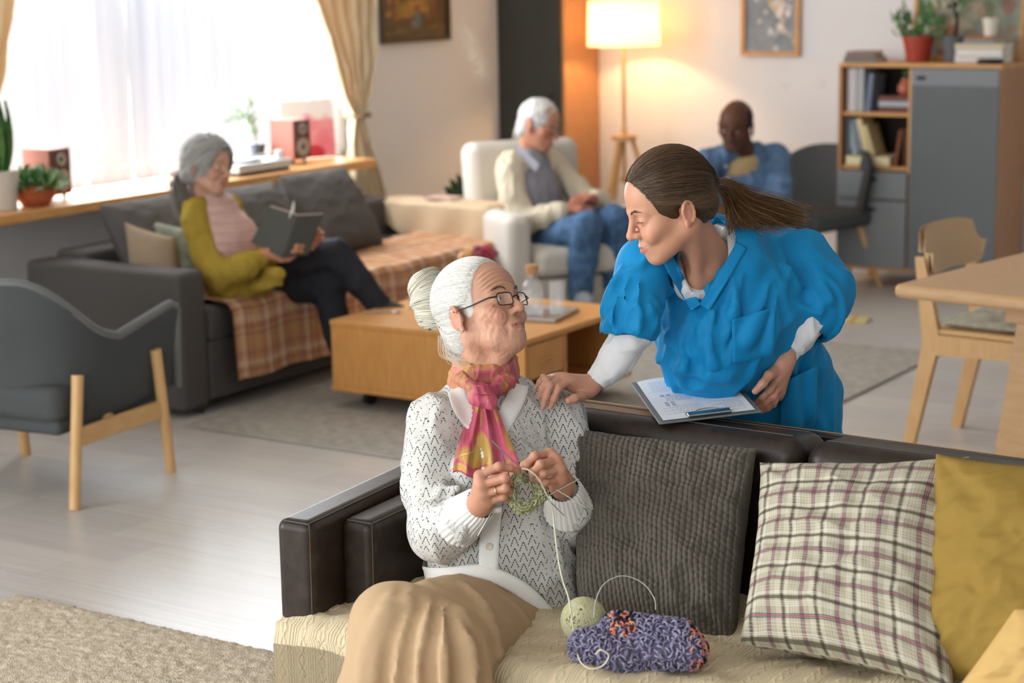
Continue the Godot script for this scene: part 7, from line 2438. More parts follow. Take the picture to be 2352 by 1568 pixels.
func carer_hair(t: Node3D, base: Vector3, h: Transform3D) -> void:
	var bs := h.basis.orthonormalized()
	var p := func(x: float, y: float, z: float) -> Vector3: return h * Vector3(x, y, z)
	var s := field([p.call(-0.1, -0.1, -0.13), p.call(0.1, 0.14, 0.1), p.call(0.1, -0.1, 0.1), p.call(-0.1, 0.14, -0.13), p.call(0.1, 0.14, -0.13), p.call(-0.1, -0.1, 0.1)], 0.015, 0.003)
	var c := Vector3(0, 0.036, -0.014)
	var r := Vector3(0.081, 0.091, 0.1)
	s.ell(h * c, bs, r, 0.01)
	s.ell(p.call(0, -0.02, -0.05), bs, Vector3(0.066, 0.05, 0.055), 0.02)
	s.ell(p.call(0, -0.005, 0.118), bs, Vector3(0.094, 0.1, 0.085), 0.008, true)
	s.ell(p.call(0, -0.1, 0.03), bs, Vector3(0.1, 0.088, 0.08), 0.008, true)
	for q in [-1.0, 1.0]:
		s.ell(p.call(q * 0.083, -0.02, -0.004), bs, Vector3(0.02, 0.03, 0.021), 0.006, true)
	var tones := [lin("4a3524"), lin("5a422d"), lin("6b5038"), lin("3d2b1c"), lin("7a5c40")]
	var mb := MB.new()
	s.mesh(mb, base, func(_a, _b): return lin("46321f"))
	var hm := hair_mat(0.36)
	var cap := part("hair", mb, hm, t)
	var starts := []
	for k in 33:
		var a := lerpf(-2.2, 2.2, k / 32.0)
		var e := absf(a)
		var q := Vector3(0, 0.09, 0.064).lerp(Vector3(signf(a) * 0.068, 0.035, 0.05), minf(1.0, e / 0.9))
		if e > 0.9:
			q = Vector3(signf(a) * 0.068, 0.035, 0.05).lerp(Vector3(signf(a) * 0.079, 0.012, -0.0), minf(1.0, (e - 0.9) / 0.5))
		if e > 1.4:
			q = Vector3(signf(a) * 0.078, -0.015, -0.035).lerp(Vector3(signf(a) * 0.02, -0.065, -0.085), (e - 1.4) / 0.8)
		starts.append(q)
	var tie := Vector3(0, 0.0075, -0.112)
	part("strands", strands(h, c, r, starts, tie, 2600, 0.0005, tones, 13, 0.0015, base, 0.011, s), hm, cap).set_meta("kind", "stuff")
	# ponytail
	var g := RandomNumberGenerator.new()
	g.seed = 21
	var tp: Vector3 = h * tie
	var pt := MB.new()
	var core := MB.new()
	var warm := [lin("6b4a2c"), lin("7d5935"), lin("8f6a42"), lin("54391f"), lin("a37c50")]
	for k in 1500:
		var u := g.randf()
		var w := g.randfn() * 0.010
		var d := g.randfn() * 0.012
		var e := Vector3.ZERO
		var m := Vector3.ZERO
		if u < 0.3:
			var q := u / 0.3
			e = (Vector3(0.4878, 1.1682, -4.2550)).lerp(Vector3(0.5894, 1.1702, -4.3000), q)
			m = (Vector3(0.4831, 1.2178, -4.2500)).lerp(Vector3(0.5215, 1.2176, -4.2700), q)
		else:
			var q := (u - 0.3) / 0.7
			e = (Vector3(0.5894, 1.1702, -4.3000)).lerp(Vector3(0.6706, 1.1887, -4.3300), pow(q, 0.6))
			m = (Vector3(0.5215, 1.2167, -4.2700)).lerp(Vector3(0.5532, 1.2333, -4.2900), q)
		var off := Vector3(0.0103, 0.7192, 0.6948) * d + Vector3(0.0180, 0.9815, -0.1908) * w
		var a := tp + Vector3(g.randfn(), g.randfn(), g.randfn()) * 0.0045
		pt.col = warm[g.randi() % 5]
		pt.tube(curve([a - base, a.lerp(m, 0.45) + Vector3(0.2804, 0.9422, -0.1832) * 0.012 + off * 0.3 - base, m + off * 0.8 - base, m.lerp(e, 0.6) + off - base, e + off * 0.9 + Vector3(0.9931, -0.1152, 0.0224) * g.randfn() * 0.012 - base], 4), 0.0007, 0.0003, 3, false)
	part("ponytail", pt, hm, t).set_meta("kind", "stuff")
	var ax := (Vector3(0.5056, 1.2319, -4.2600) - tp).normalized()
	var ru := ax.cross(Vector3.UP).normalized()
	part("hair_tie", MB.new().tube(arc(tp + ax * 0.006 - base, 0.0125, 0, TAU, ru, ax.cross(ru), 24), 0.0035, -1, 8, false), mat("3a3c40", 0.8), t)
	part("wisps", wisps([[p.call(0.05, 0.03, -0.08), (-h.basis.z).normalized(), 0.03], [p.call(0.06, -0.05, -0.06), Vector3(0.4131, -0.7943, 0.4455), 0.012], [p.call(0.02, 0.12, 0.0), Vector3(0.2599, 0.9479, -0.1843), 0.02], [Vector3(0.6428, 1.1932, -4.3300), Vector3(0.9023, 0.4231, -0.0823), 0.015]], 60, 0.04, 0.00022, tones, 16, Vector3(0, -0.3, 0)), hm, cap).set_meta("kind", "stuff")

func clipboard() -> void:
	var nl := Vector3(0.3195, 0.7642, -4.0900)
	var nr := Vector3(0.5565, 0.7813, -4.1200)
	var x := (nr - nl).normalized()
	var y := (Vector3(0.3763, 0.7901, -4.3700) - nl)
	y = (y - x * y.dot(x)).normalized()
	var n := x.cross(y).normalized()
	var w := 0.232
	var l := 0.325
	var t := thing("clipboard", "grey clipboard with a printed form held level by the carer", "clipboard", nl)
	t.basis = Basis(x, y, n)
	part("board", MB.new().rbox(Vector3(w, l, 0.004), 0.002, Vector3(w / 2, l / 2, 0), 2), mat("6b6f70", 0.5), t)
	# the form, seen upside down
	var im := pic(420, 594, hexc("f1f1f4"))
	var g := RandomNumberGenerator.new()
	g.seed = 77
	var line := func(x0: int, y0: int, ln: int, hh: int, c: Color) -> void:
		var px := x0
		while px < x0 + ln:
			var wl := g.randi_range(6, 22)
			im.fill_rect(Rect2i(px, y0, mini(wl, x0 + ln - px), hh), c)
			px += wl + 4
	var dk := hexc("8a8a92")
	line.call(240, 8, 60, 5, hexc("4a4a52"))
	line.call(30, 40, 170, 3, dk)
	for k in 9:
		line.call(26, 70 + k * 14, 150 - (k % 4) * 20, 3, dk)
		line.call(216, 74 + k * 14, 170 - (k % 3) * 30, 3, dk)
	for k in 8:
		line.call(226, 260 + k * 12, 120, 4, hexc("a5a0a4"))
		line.call(20, 240 + k * 15, 160, 2, dk)
	for c in [[130, 300, 6], [164, 300, 6], [316, 190, 4], [344, 190, 4], [312, 330, 2], [342, 330, 2]]:
		for k in c[2]:
			im.fill_rect(Rect2i(c[0], c[1] + k * 16, 18, 10), hexc("9a98a0"))
	for k in 7:
		line.call(30, 420 + k * 20, 350, 3, dk)
	im.fill_rect(Rect2i(12, 405, 396, 2), hexc("b5b5bc"))
	im.fill_rect(Rect2i(205, 60, 1, 340), hexc("c5c5cc"))
	var pm := mat("ffffff", 0.8)
	pm.albedo_texture = ImageTexture.create_from_image(im)
	var mb := MB.new().grid(16, 24, func(u, v):
		return Vector3(0.012 + u * 0.208, 0.012 + v * 0.297, 0.0035 + 0.006 * v * v * v * (0.4 + 0.6 * sin(u * 5.0)) + 0.001 * sin(u * 9.0) * v))
	for k in mb.t.size():
		mb.t[k] = Vector2(1.0 - mb.t[k].x, mb.t[k].y)
	part("form", mb, pm, t)
	var cl := part("clip", MB.new().rbox(Vector3(0.098, 0.022, 0.006), 0.003, Vector3(0.116, 0.014, 0.0085), 3), M.steel, t)
	var ar := []
	for k in 13:
		var a := PI * k / 12.0
		ar.append(Vector3(0.116 + cos(a) * 0.026, 0.026 + sin(a) * 0.014, 0.011))
	part("clip_loop", MB.new().tube(ar, 0.0012, -1, 6), M.steel, cl)
	part("clip_jaw", MB.new().tube([Vector3(0.066, 0.027, 0.008), Vector3(0.166, 0.027, 0.008)], 0.0035, -1, 10), M.steel, cl)

func dress(t: Node3D, base: Vector3, called: String, chains: Array, cell: float, m: Material, sd: int, amp: float, k := 0.02, cuts := []) -> MeshInstance3D:  # a garment from chains of [points, radii, squeeze]
	var all := []
	for c in chains:
		all.append_array(c[0])
	var s := field(all, 0.2, cell)
	for c in chains:
		s.chain(c[0], c[1], k, c[2] if c.size() > 2 else Vector3.ZERO)
	for c in cuts:
		s.cone(c[0], c[1], c[2], c[3], 0.006, true)
	var mb := MB.new()
	s.mesh(mb, base, null, folds(sd, amp, Vector3(8, 4, 8)))
	return part(called, mb, m, t)

func bare(t: Node3D, base: Vector3, h: Transform3D, neck: Vector3, o: Dictionary, col: Callable, hand_col: Color, hands: Array, chains: Array, cell := 0.004) -> void:
	var body := MB.new()
	head(h, neck, cell, o).mesh(body, base, col)
	for q in hands:  # wrist, direction of the fingers, back of the hand, side of the thumb, curl
		var d: Vector3 = q[1].normalized()
		var n: Vector3 = (q[2] - d * q[2].dot(d)).normalized()
		var sd: Vector3 = d.cross(n) * q[3]
		var s := field([q[0], q[0] + d * 0.17, q[0] + sd * 0.07, q[0] - sd * 0.05 - n * 0.06], 0.05, 0.004)
		var kn := []
		var fi := []
		for i in 4:
			var b: Vector3 = q[0] + d * (0.084 - 0.004 * absf(i - 1)) + sd * (0.031 - 0.020 * i)
			kn.append(b)
			var pts := []
			var a := 0.0
			var p := b
			for j in 3:
				a += q[4] * [0.7, 1.0, 0.7][j]
				p = p + (d * cos(a) - n * sin(a)) * [0.042, 0.027, 0.02][j] * [0.95, 1.05, 0.98, 0.8][i]
				pts.append(p)
			fi.append(pts)
		var th: Array = [q[0] + d * 0.025 + sd * 0.022, q[0] + d * 0.05 + sd * 0.045 - n * 0.012, q[0] + d * 0.078 + sd * 0.05 - n * 0.022, q[0] + d * 0.1 + sd * 0.042 - n * 0.028]
		hand(s, q[0], 0.022, kn, fi, th, 1.05)
		s.cone(q[0], q[0] - d * 0.06, 0.024, 0.027, 0.01)
		s.mesh(body, base, func(_p, _n): return hand_col)
	var all := []
	for c in chains:
		all.append_array(c[0])
	var s2 := field(all, 0.12, 0.018)
	for c in chains:
		s2.chain(c[0], c[1], 0.03)
	s2.mesh(body, base, func(_p, _n): return hand_col)
	part("body", body, skin_mat(0.5), t)

func reader() -> void:
	var base := at(-5.32, 0.45, 6.08)
	var t := thing("person", "grey haired woman in a mustard cardigan reading with crossed legs on the grey sofa", "person", base)
	var h := frame(Vector3(-1.2438, 0.9690, -7.9200), Vector3(0.8582, -0.0179, 0.5129), Vector3(0.0789, 0.9676, -0.2399), 0.97)
	var neck := Vector3(-1.2683, 0.8242, -7.9400)
	var pel := Vector3(-1.1296, 0.5106, -8.0180)
	var skc := lin("c99a82")
	var wr := Vector3(-0.9921, 0.6320, -7.7200)
	var wl := Vector3(-0.9076, 0.6499, -7.8600)
	bare(t, base, h, neck, {"lines": 0.9, "eyes": 0.5, "smile": 0.6, "neck": 0.045, "thin": 0.95}, skin(h, skc, lin("b06f62"), lin("bd7562"), 0.5), lin("b98063"), [[wr, Vector3(0.9334, 0.3571, 0.0355), Vector3(-0.1830, 0.4598, 0.8690), 1.0, 0.55], [wl, Vector3(0.9172, 0.3965, 0.0388), Vector3(0.1959, 0.0019, -0.9806), -1.0, 0.5]], [[[pel, Vector3(-1.2160, 0.6849, -7.9100), neck], [0.11, 0.10, 0.045]], [[Vector3(-1.2991, 0.7606, -7.8300), Vector3(-1.2007, 0.5398, -7.7600), wr], [0.045, 0.04, 0.025]], [[Vector3(-1.1843, 0.7603, -8.0300), Vector3(-1.0403, 0.5888, -7.9200), wl], [0.045, 0.04, 0.025]], [[Vector3(-1.0931, 0.4830, -8.0120), Vector3(-0.7366, 0.5895, -7.9400), Vector3(-0.5595, 0.3947, -7.9250)], [0.07, 0.05, 0.035]], [[Vector3(-1.0779, 0.4611, -8.0300), Vector3(-0.7776, 0.4551, -7.9760), Vector3(-0.7420, 0.2453, -7.9460)], [0.07, 0.05, 0.035]]])
	eyes(t, h, base, lin("4a4038"), Vector3(0.1, -0.4, 1))
	brows(t, h, base, lin("6f655c"), 0.6)
	var pink := tri(mat("ffffff", 0.95), Vector3(1, 26, 1))
	pink.albedo_texture = noise_tex(0.008, 1, 256, hexc("b58f83"), hexc("d3b3a8"), FastNoiseLite.TYPE_SIMPLEX, 3)
	var fd := Vector3(0.8618, 0.0815, 0.5007).normalized() * 0.72
	dress(t, base, "pullover", [[[pel, Vector3(-1.1514, 0.6501, -7.8900), Vector3(-1.2051, 0.7563, -7.9200)], [0.145, 0.135, 0.11], fd], [[Vector3(-1.2269, 0.7931, -7.9200), Vector3(-1.2519, 0.8639, -7.9400)], [0.068, 0.052]]], 0.008, pink, 51, 0.004)
	M.moss = bump(tri(mat("a58a3a", 0.95, 0.15), Vector3(6, 6, 6)), noise_tex(0.3, 2, 128), 0.12)
	dress(t, base, "cardigan", [[[Vector3(-1.1370, 0.5066, -7.8700), Vector3(-1.2071, 0.6270, -7.9300), Vector3(-1.2550, 0.7534, -7.9500)], [0.165, 0.148, 0.11], fd], [[Vector3(-1.2946, 0.8005, -7.8700), Vector3(-1.1801, 0.7903, -8.0100)], [0.06, 0.058]], [[Vector3(-1.2933, 0.7695, -7.8300), Vector3(-1.2588, 0.6467, -7.8000), Vector3(-1.1980, 0.5358, -7.7400), Vector3(-1.0809, 0.5861, -7.6800), Vector3(-1.0140, 0.6181, -7.7200)], [0.062, 0.058, 0.064, 0.05, 0.036]], [[Vector3(-1.1788, 0.7602, -8.0300), Vector3(-1.0897, 0.6468, -7.9700), Vector3(-1.0113, 0.5989, -7.9100), Vector3(-0.9262, 0.6595, -7.8200)], [0.058, 0.05, 0.052, 0.036]], [[Vector3(-1.1286, 0.4586, -7.9940), Vector3(-0.9386, 0.5581, -7.6600)], [0.05, 0.03]], [[Vector3(-1.1319, 0.4689, -7.8200), Vector3(-0.9427, 0.5157, -7.6800)], [0.04, 0.02]]], 0.008, M.moss, 53, 0.010, 0.02, [[Vector3(-1.1853, 0.8460, -7.8500), Vector3(-1.0277, 0.6155, -7.8000), 0.045, 0.06]])
	var tr := tri(mat("2a2b30", 0.8, 0.3), Vector3(4, 4, 4))
	dress(t, base, "trousers", [[[Vector3(-1.1308, 0.4827, -8.0180), Vector3(-1.0563, 0.4823, -8.0120)], [0.12, 0.11]], [[Vector3(-1.0733, 0.4985, -8.0060), Vector3(-0.8635, 0.5753, -7.9640), Vector3(-0.7329, 0.5913, -7.9400), Vector3(-0.6355, 0.4789, -7.9280), Vector3(-0.5525, 0.3766, -7.9220)], [0.10, 0.082, 0.068, 0.06, 0.052]], [[Vector3(-1.0595, 0.4608, -8.0300), Vector3(-0.7737, 0.4606, -7.9760), Vector3(-0.7524, 0.3372, -7.9550), Vector3(-0.7317, 0.2088, -7.9400)], [0.10, 0.078, 0.062, 0.055]]], 0.009, tr, 55, 0.007)
	var sh := MB.new()
	var s := field([Vector3(-0.5598, 0.3767, -7.9220), Vector3(-0.4472, 0.3222, -7.9040), Vector3(-0.7637, 0.0500, -8.5277), Vector3(-0.6388, 0.0500, -8.4368)], 0.08, 0.008)
	s.cone(Vector3(-0.5529, 0.3655, -7.9220), Vector3(-0.4737, 0.3505, -7.9040), 0.042, 0.034, 0.02)
	s.mesh(sh, base)
	part("shoe", sh, M.black, t)
	sh = MB.new()
	s = field([Vector3(-0.7637, 0.0500, -8.5277), Vector3(-0.6388, 0.0500, -8.4368), Vector3(-0.7287, 0.1900, -7.9400), Vector3(-0.6357, 0.1531, -7.9100)], 0.08, 0.008)
	s.cone(Vector3(-0.7287, 0.1900, -7.9400), Vector3(-0.6357, 0.1531, -7.9100), 0.044, 0.034, 0.02)
	s.mesh(sh, base)
	part("shoe", sh, M.black, t)
	# grey hair swept back to a low tail
	hair_cap(t, h, base, [lin("a9a6a0"), lin("c2bfb9"), lin("8f8c86"), lin("d6d3cd")], lin("9d9a94"), Vector3(0, -0.045, -0.095), 900, 0.0012, 0.008, 61, 1.1)
	var g := RandomNumberGenerator.new()
	g.seed = 5
	var pt := MB.new()
	var tp: Vector3 = h * Vector3(0, -0.045, -0.095)
	for k in 260:
		var o := Vector3(g.randfn(), g.randfn(), g.randfn())
		pt.col = [lin("8f8782"), lin("6d655f"), lin("a9a29c")][k % 3]
		pt.tube(curve([tp + o * 0.008 - base, tp + Vector3(-0.8197, -0.4014, 0.4085) * 0.05 + o * 0.016 - base, Vector3(-1.3412, 0.8315, -7.8900) + o * 0.018 - base, Vector3(-1.3359, 0.7651, -7.8700) + o * 0.014 - base], 4), 0.0018, 0.001, 3, false)
	part("ponytail", pt, hair_mat(0.5), t).set_meta("kind", "stuff")
	# the open book
	var bo := Vector3(-0.8660, 0.7784, -7.7700)
	var b := thing("book", "open dark grey hardback book held up by the reading woman", "book", bo)
	var st := Vector3(-0.8620, 0.7808, -7.7500) - bo
	var sb := Vector3(-0.9231, 0.6203, -7.6700) - bo
	var lt := Vector3(-0.9830, 0.8131, -7.8100) - bo
	var lb := Vector3(-1.0534, 0.6782, -7.7300) - bo
	var rt := Vector3(-0.7670, 0.7743, -7.8300) - bo
	var rb := Vector3(-0.8256, 0.6192, -7.7500) - bo
	var cm := mat("46463f", 0.7)
	part("cover", slab([lb, sb, st, lt], 0.004), cm, b)
	part("cover", slab([sb, rb, rt, st], 0.004), cm, b)
	var nb := (sb - lb).cross(lt - lb).normalized()
	var nr := (rb - sb).cross(st - sb).normalized()
	var pg := MB.new()
	slab([lb - nb * 0.008, sb - nb * 0.008, st - nb * 0.008, lt - nb * 0.008].map(func(q): return q + Vector3(0.5117, 0.8434, -0.1639).normalized() * 0.006), 0.011, pg)
	slab([sb - nr * 0.008, rb - nr * 0.008, rt - nr * 0.008, st - nr * 0.008].map(func(q): return q + Vector3(0.5117, 0.8434, -0.1639).normalized() * 0.006), 0.011, pg)
	part("pages", pg, mat("cbb3aa", 0.9), b)
	var pm := MB.new().grid(4, 10, func(u, v):
		var p: Vector3 = (st - nb * 0.016).lerp(sb - nb * 0.016, u * 0.9)
		return p + Vector3(-0.2523, 0.9499, -0.1846) * (0.075 * v) + Vector3(-0.8574, -0.0830, -0.5080) * (0.035 * (1 - v) * (1 - v)) + Vector3(0, -0.05 * u * v, 0))
	part("page", pm, M.paper, b)

func hair_cap(t: Node3D, h: Transform3D, base: Vector3, tones: Array, under: Color, tie: Vector3, n: int, th: float, lift: float, sd: int, puff := 1.0, cell := 0.004) -> void:
	var bs := h.basis.orthonormalized()
	var p := func(x: float, y: float, z: float) -> Vector3: return h * Vector3(x, y, z)
	var s := field([p.call(-0.1, -0.1, -0.13), p.call(0.1, 0.14, 0.1), p.call(0.1, -0.1, 0.1), p.call(-0.1, 0.14, -0.13), p.call(0.1, 0.14, -0.13), p.call(-0.1, -0.1, 0.1)], 0.02, cell)
	var c := Vector3(0, 0.036, -0.016)
	var r := Vector3(0.085, 0.095, 0.105) * puff
	s.ell(h * c, bs, r, 0.01)
	s.ell(p.call(0, -0.03, -0.05), bs, Vector3(0.074, 0.055, 0.06) * puff, 0.02)
	s.ell(p.call(0, -0.012, 0.118), bs, Vector3(0.094, 0.1, 0.08), 0.008, true)
	s.ell(p.call(0, -0.1, 0.03), bs, Vector3(0.1, 0.07, 0.07), 0.008, true)
	for q in [-1.0, 1.0]:
		s.ell(p.call(q * 0.083, -0.025, -0.002), bs, Vector3(0.02, 0.034, 0.024), 0.006, true)
	var mb := MB.new()
	s.mesh(mb, base, func(_a, _b): return under, folds(sd, 0.006, Vector3(40, 40, 40)))
	var hm := hair_mat(0.5)
	var cap := part("hair", mb, hm, t)
	var starts := []
	for k in 25:
		var a := lerpf(-1.9, 1.9, k / 24.0)
		var e := absf(a)
		var q := Vector3(0, 0.1, 0.06).lerp(Vector3(signf(a) * 0.072, 0.04, 0.045), minf(1.0, e / 0.9))
		if e > 0.9:
			q = Vector3(signf(a) * 0.074, 0.04, 0.04).lerp(Vector3(signf(a) * 0.082, -0.02, -0.03), e - 0.9)
		starts.append(q)
	part("strands", strands(h, c, r, starts, tie, n, th, tones, sd, lift, base, 0.02, s), hm, cap).set_meta("kind", "stuff")

func old_man() -> void:
	var base := Vector3(0.24, 0.42, -9.5)
	var t := thing("person", "white haired old man in a cream cardigan and jeans sitting in the off-white armchair", "person", base)
	var h := frame(Vector3(0.1546, 0.9809, -9.6200), Vector3(0.8464, -0.2468, 0.4720), Vector3(0.2715, 0.9531, -0.1335), 1.06)
	var neck := Vector3(0.1023, 0.8189, -9.6600)
	var pel := Vector3(0.1605, 0.4222, -9.5600)
	var wr := Vector3(0.2716, 0.5875, -9.3300)
	var wl := Vector3(0.4125, 0.6256, -9.4200)
	var skc := lin("c0876c")
	bare(t, base, h, neck, {"lines": 0.9, "eyes": 0.4, "neck": 0.055}, skin(h, skc, lin("a5665a"), lin("b5604c"), 0.6), lin("b0705a"), [[wr, Vector3(0.9690, 0.1380, 0.2050), Vector3(-0.1924, 0.9168, 0.3500), -1.0, 0.8], [wl, Vector3(-0.6376, 0.2203, 0.7382), Vector3(0.2291, 0.9730, 0.0268), 1.0, 0.7]], [[[pel, Vector3(0.0991, 0.6472, -9.6200), neck], [0.13, 0.13, 0.055]], [[Vector3(0.0126, 0.7364, -9.5200), Vector3(0.0734, 0.5275, -9.4400), wr], [0.05, 0.045, 0.03]], [[Vector3(0.2574, 0.7297, -9.7500), Vector3(0.3851, 0.5944, -9.6500), wl], [0.05, 0.045, 0.03]], [[Vector3(0.1590, 0.3976, -9.5000), Vector3(0.3650, 0.5241, -9.1800), Vector3(0.3415, 0.2231, -9.2000)], [0.08, 0.06, 0.04]], [[Vector3(0.2587, 0.4107, -9.5500), Vector3(0.5154, 0.5311, -9.3500), Vector3(0.4917, 0.2392, -9.3500)], [0.08, 0.06, 0.04]]])
	eyes(t, h, base, lin("4a4a48"), Vector3(0, -0.4, 1))
	brows(t, h, base, lin("d2cdc6"), 1.0)
	hair_cap(t, h, base, [lin("dedbd5"), lin("efede9"), lin("c5c1ba")], lin("d6d3cd"), Vector3(0, -0.07, -0.09), 500, 0.0014, 0.006, 71, 1.0)
	var shirt := mat("8a8890", 0.9)
	var fd := Vector3(0.7556, 0.1116, 0.6455).normalized() * 0.76
	dress(t, base, "shirt", [[[pel, Vector3(0.1274, 0.6490, -9.6000), Vector3(0.1295, 0.7675, -9.6200)], [0.155, 0.15, 0.10], fd], [[Vector3(0.1171, 0.7942, -9.6400), Vector3(0.1092, 0.8416, -9.6500)], [0.066, 0.066]]], 0.009, shirt, 73, 0.006)
	var co := MB.new()
	slab([Vector3(0.0480, 0.8955, -9.5500) - base, Vector3(0.1537, 0.7965, -9.4800) - base, Vector3(0.1316, 0.7601, -9.4800) - base, Vector3(0.0364, 0.8542, -9.5300) - base], 0.006, co)
	part("shirt_collar", co, mat("a7a6b0", 0.9), t)
	M.ivory = bump(tri(mat("d2c5ad", 0.95, 0.15), Vector3(5, 5, 5)), noise_tex(0.3, 2, 128), 0.12)
	dress(t, base, "cardigan", [[[Vector3(0.1389, 0.4322, -9.5700), Vector3(0.0923, 0.6242, -9.6300), Vector3(0.0859, 0.7532, -9.6600)], [0.175, 0.168, 0.12], fd], [[Vector3(0.0071, 0.7887, -9.5400), Vector3(0.2244, 0.7691, -9.7400)], [0.075, 0.07]], [[Vector3(0.0063, 0.7495, -9.5000), Vector3(0.0215, 0.6476, -9.4400), Vector3(0.0687, 0.5262, -9.4000), Vector3(0.1694, 0.5511, -9.3600), Vector3(0.2503, 0.5835, -9.3300)], [0.075, 0.068, 0.07, 0.058, 0.046]], [[Vector3(0.2574, 0.7297, -9.7500), Vector3(0.3325, 0.6561, -9.7000), Vector3(0.3948, 0.5934, -9.6200), Vector3(0.4550, 0.6067, -9.5000), Vector3(0.4310, 0.6196, -9.4500)], [0.07, 0.062, 0.06, 0.052, 0.045]]], 0.009, M.ivory, 75, 0.010, 0.02, [[Vector3(0.1368, 0.8375, -9.4600), Vector3(0.2114, 0.7004, -9.4200), 0.05, 0.02]])
	var jeans := tri(mat("ffffff", 0.85), Vector3(3, 3, 3))
	jeans.albedo_texture = noise_tex(0.02, 4, 256, hexc("27405f"), hexc("5f86ad"))
	dress(t, base, "jeans", [[[Vector3(0.1485, 0.3949, -9.5200), Vector3(0.2139, 0.3937, -9.5200)], [0.12, 0.12]], [[Vector3(0.1696, 0.4002, -9.4800), Vector3(0.3650, 0.5199, -9.1800), Vector3(0.3531, 0.3529, -9.1900), Vector3(0.3350, 0.2061, -9.2000)], [0.10, 0.082, 0.072, 0.062]], [[Vector3(0.2696, 0.4061, -9.5500), Vector3(0.5154, 0.5246, -9.3500), Vector3(0.5056, 0.3693, -9.3500), Vector3(0.4877, 0.2049, -9.3600)], [0.10, 0.082, 0.072, 0.062]]], 0.01, jeans, 77, 0.008)
	for q in [[Vector3(0.3347, 0.1760, -9.2000), Vector3(0.3719, 0.1660, -9.0800)], [Vector3(0.4831, 0.1766, -9.3600), Vector3(0.5342, 0.1655, -9.2400)]]:
		var s := field(q, 0.09, 0.009)
		s.cone(q[0], q[1], 0.048, 0.038, 0.02)
		var mb := MB.new()
		s.mesh(mb, base)
		part("shoe", mb, mat("8d8f92", 0.7), t)
	glasses(t, base, h, Vector3(0, -0.004, 0.002), mat("4a2a22", 0.3), 0.02, 0.015)

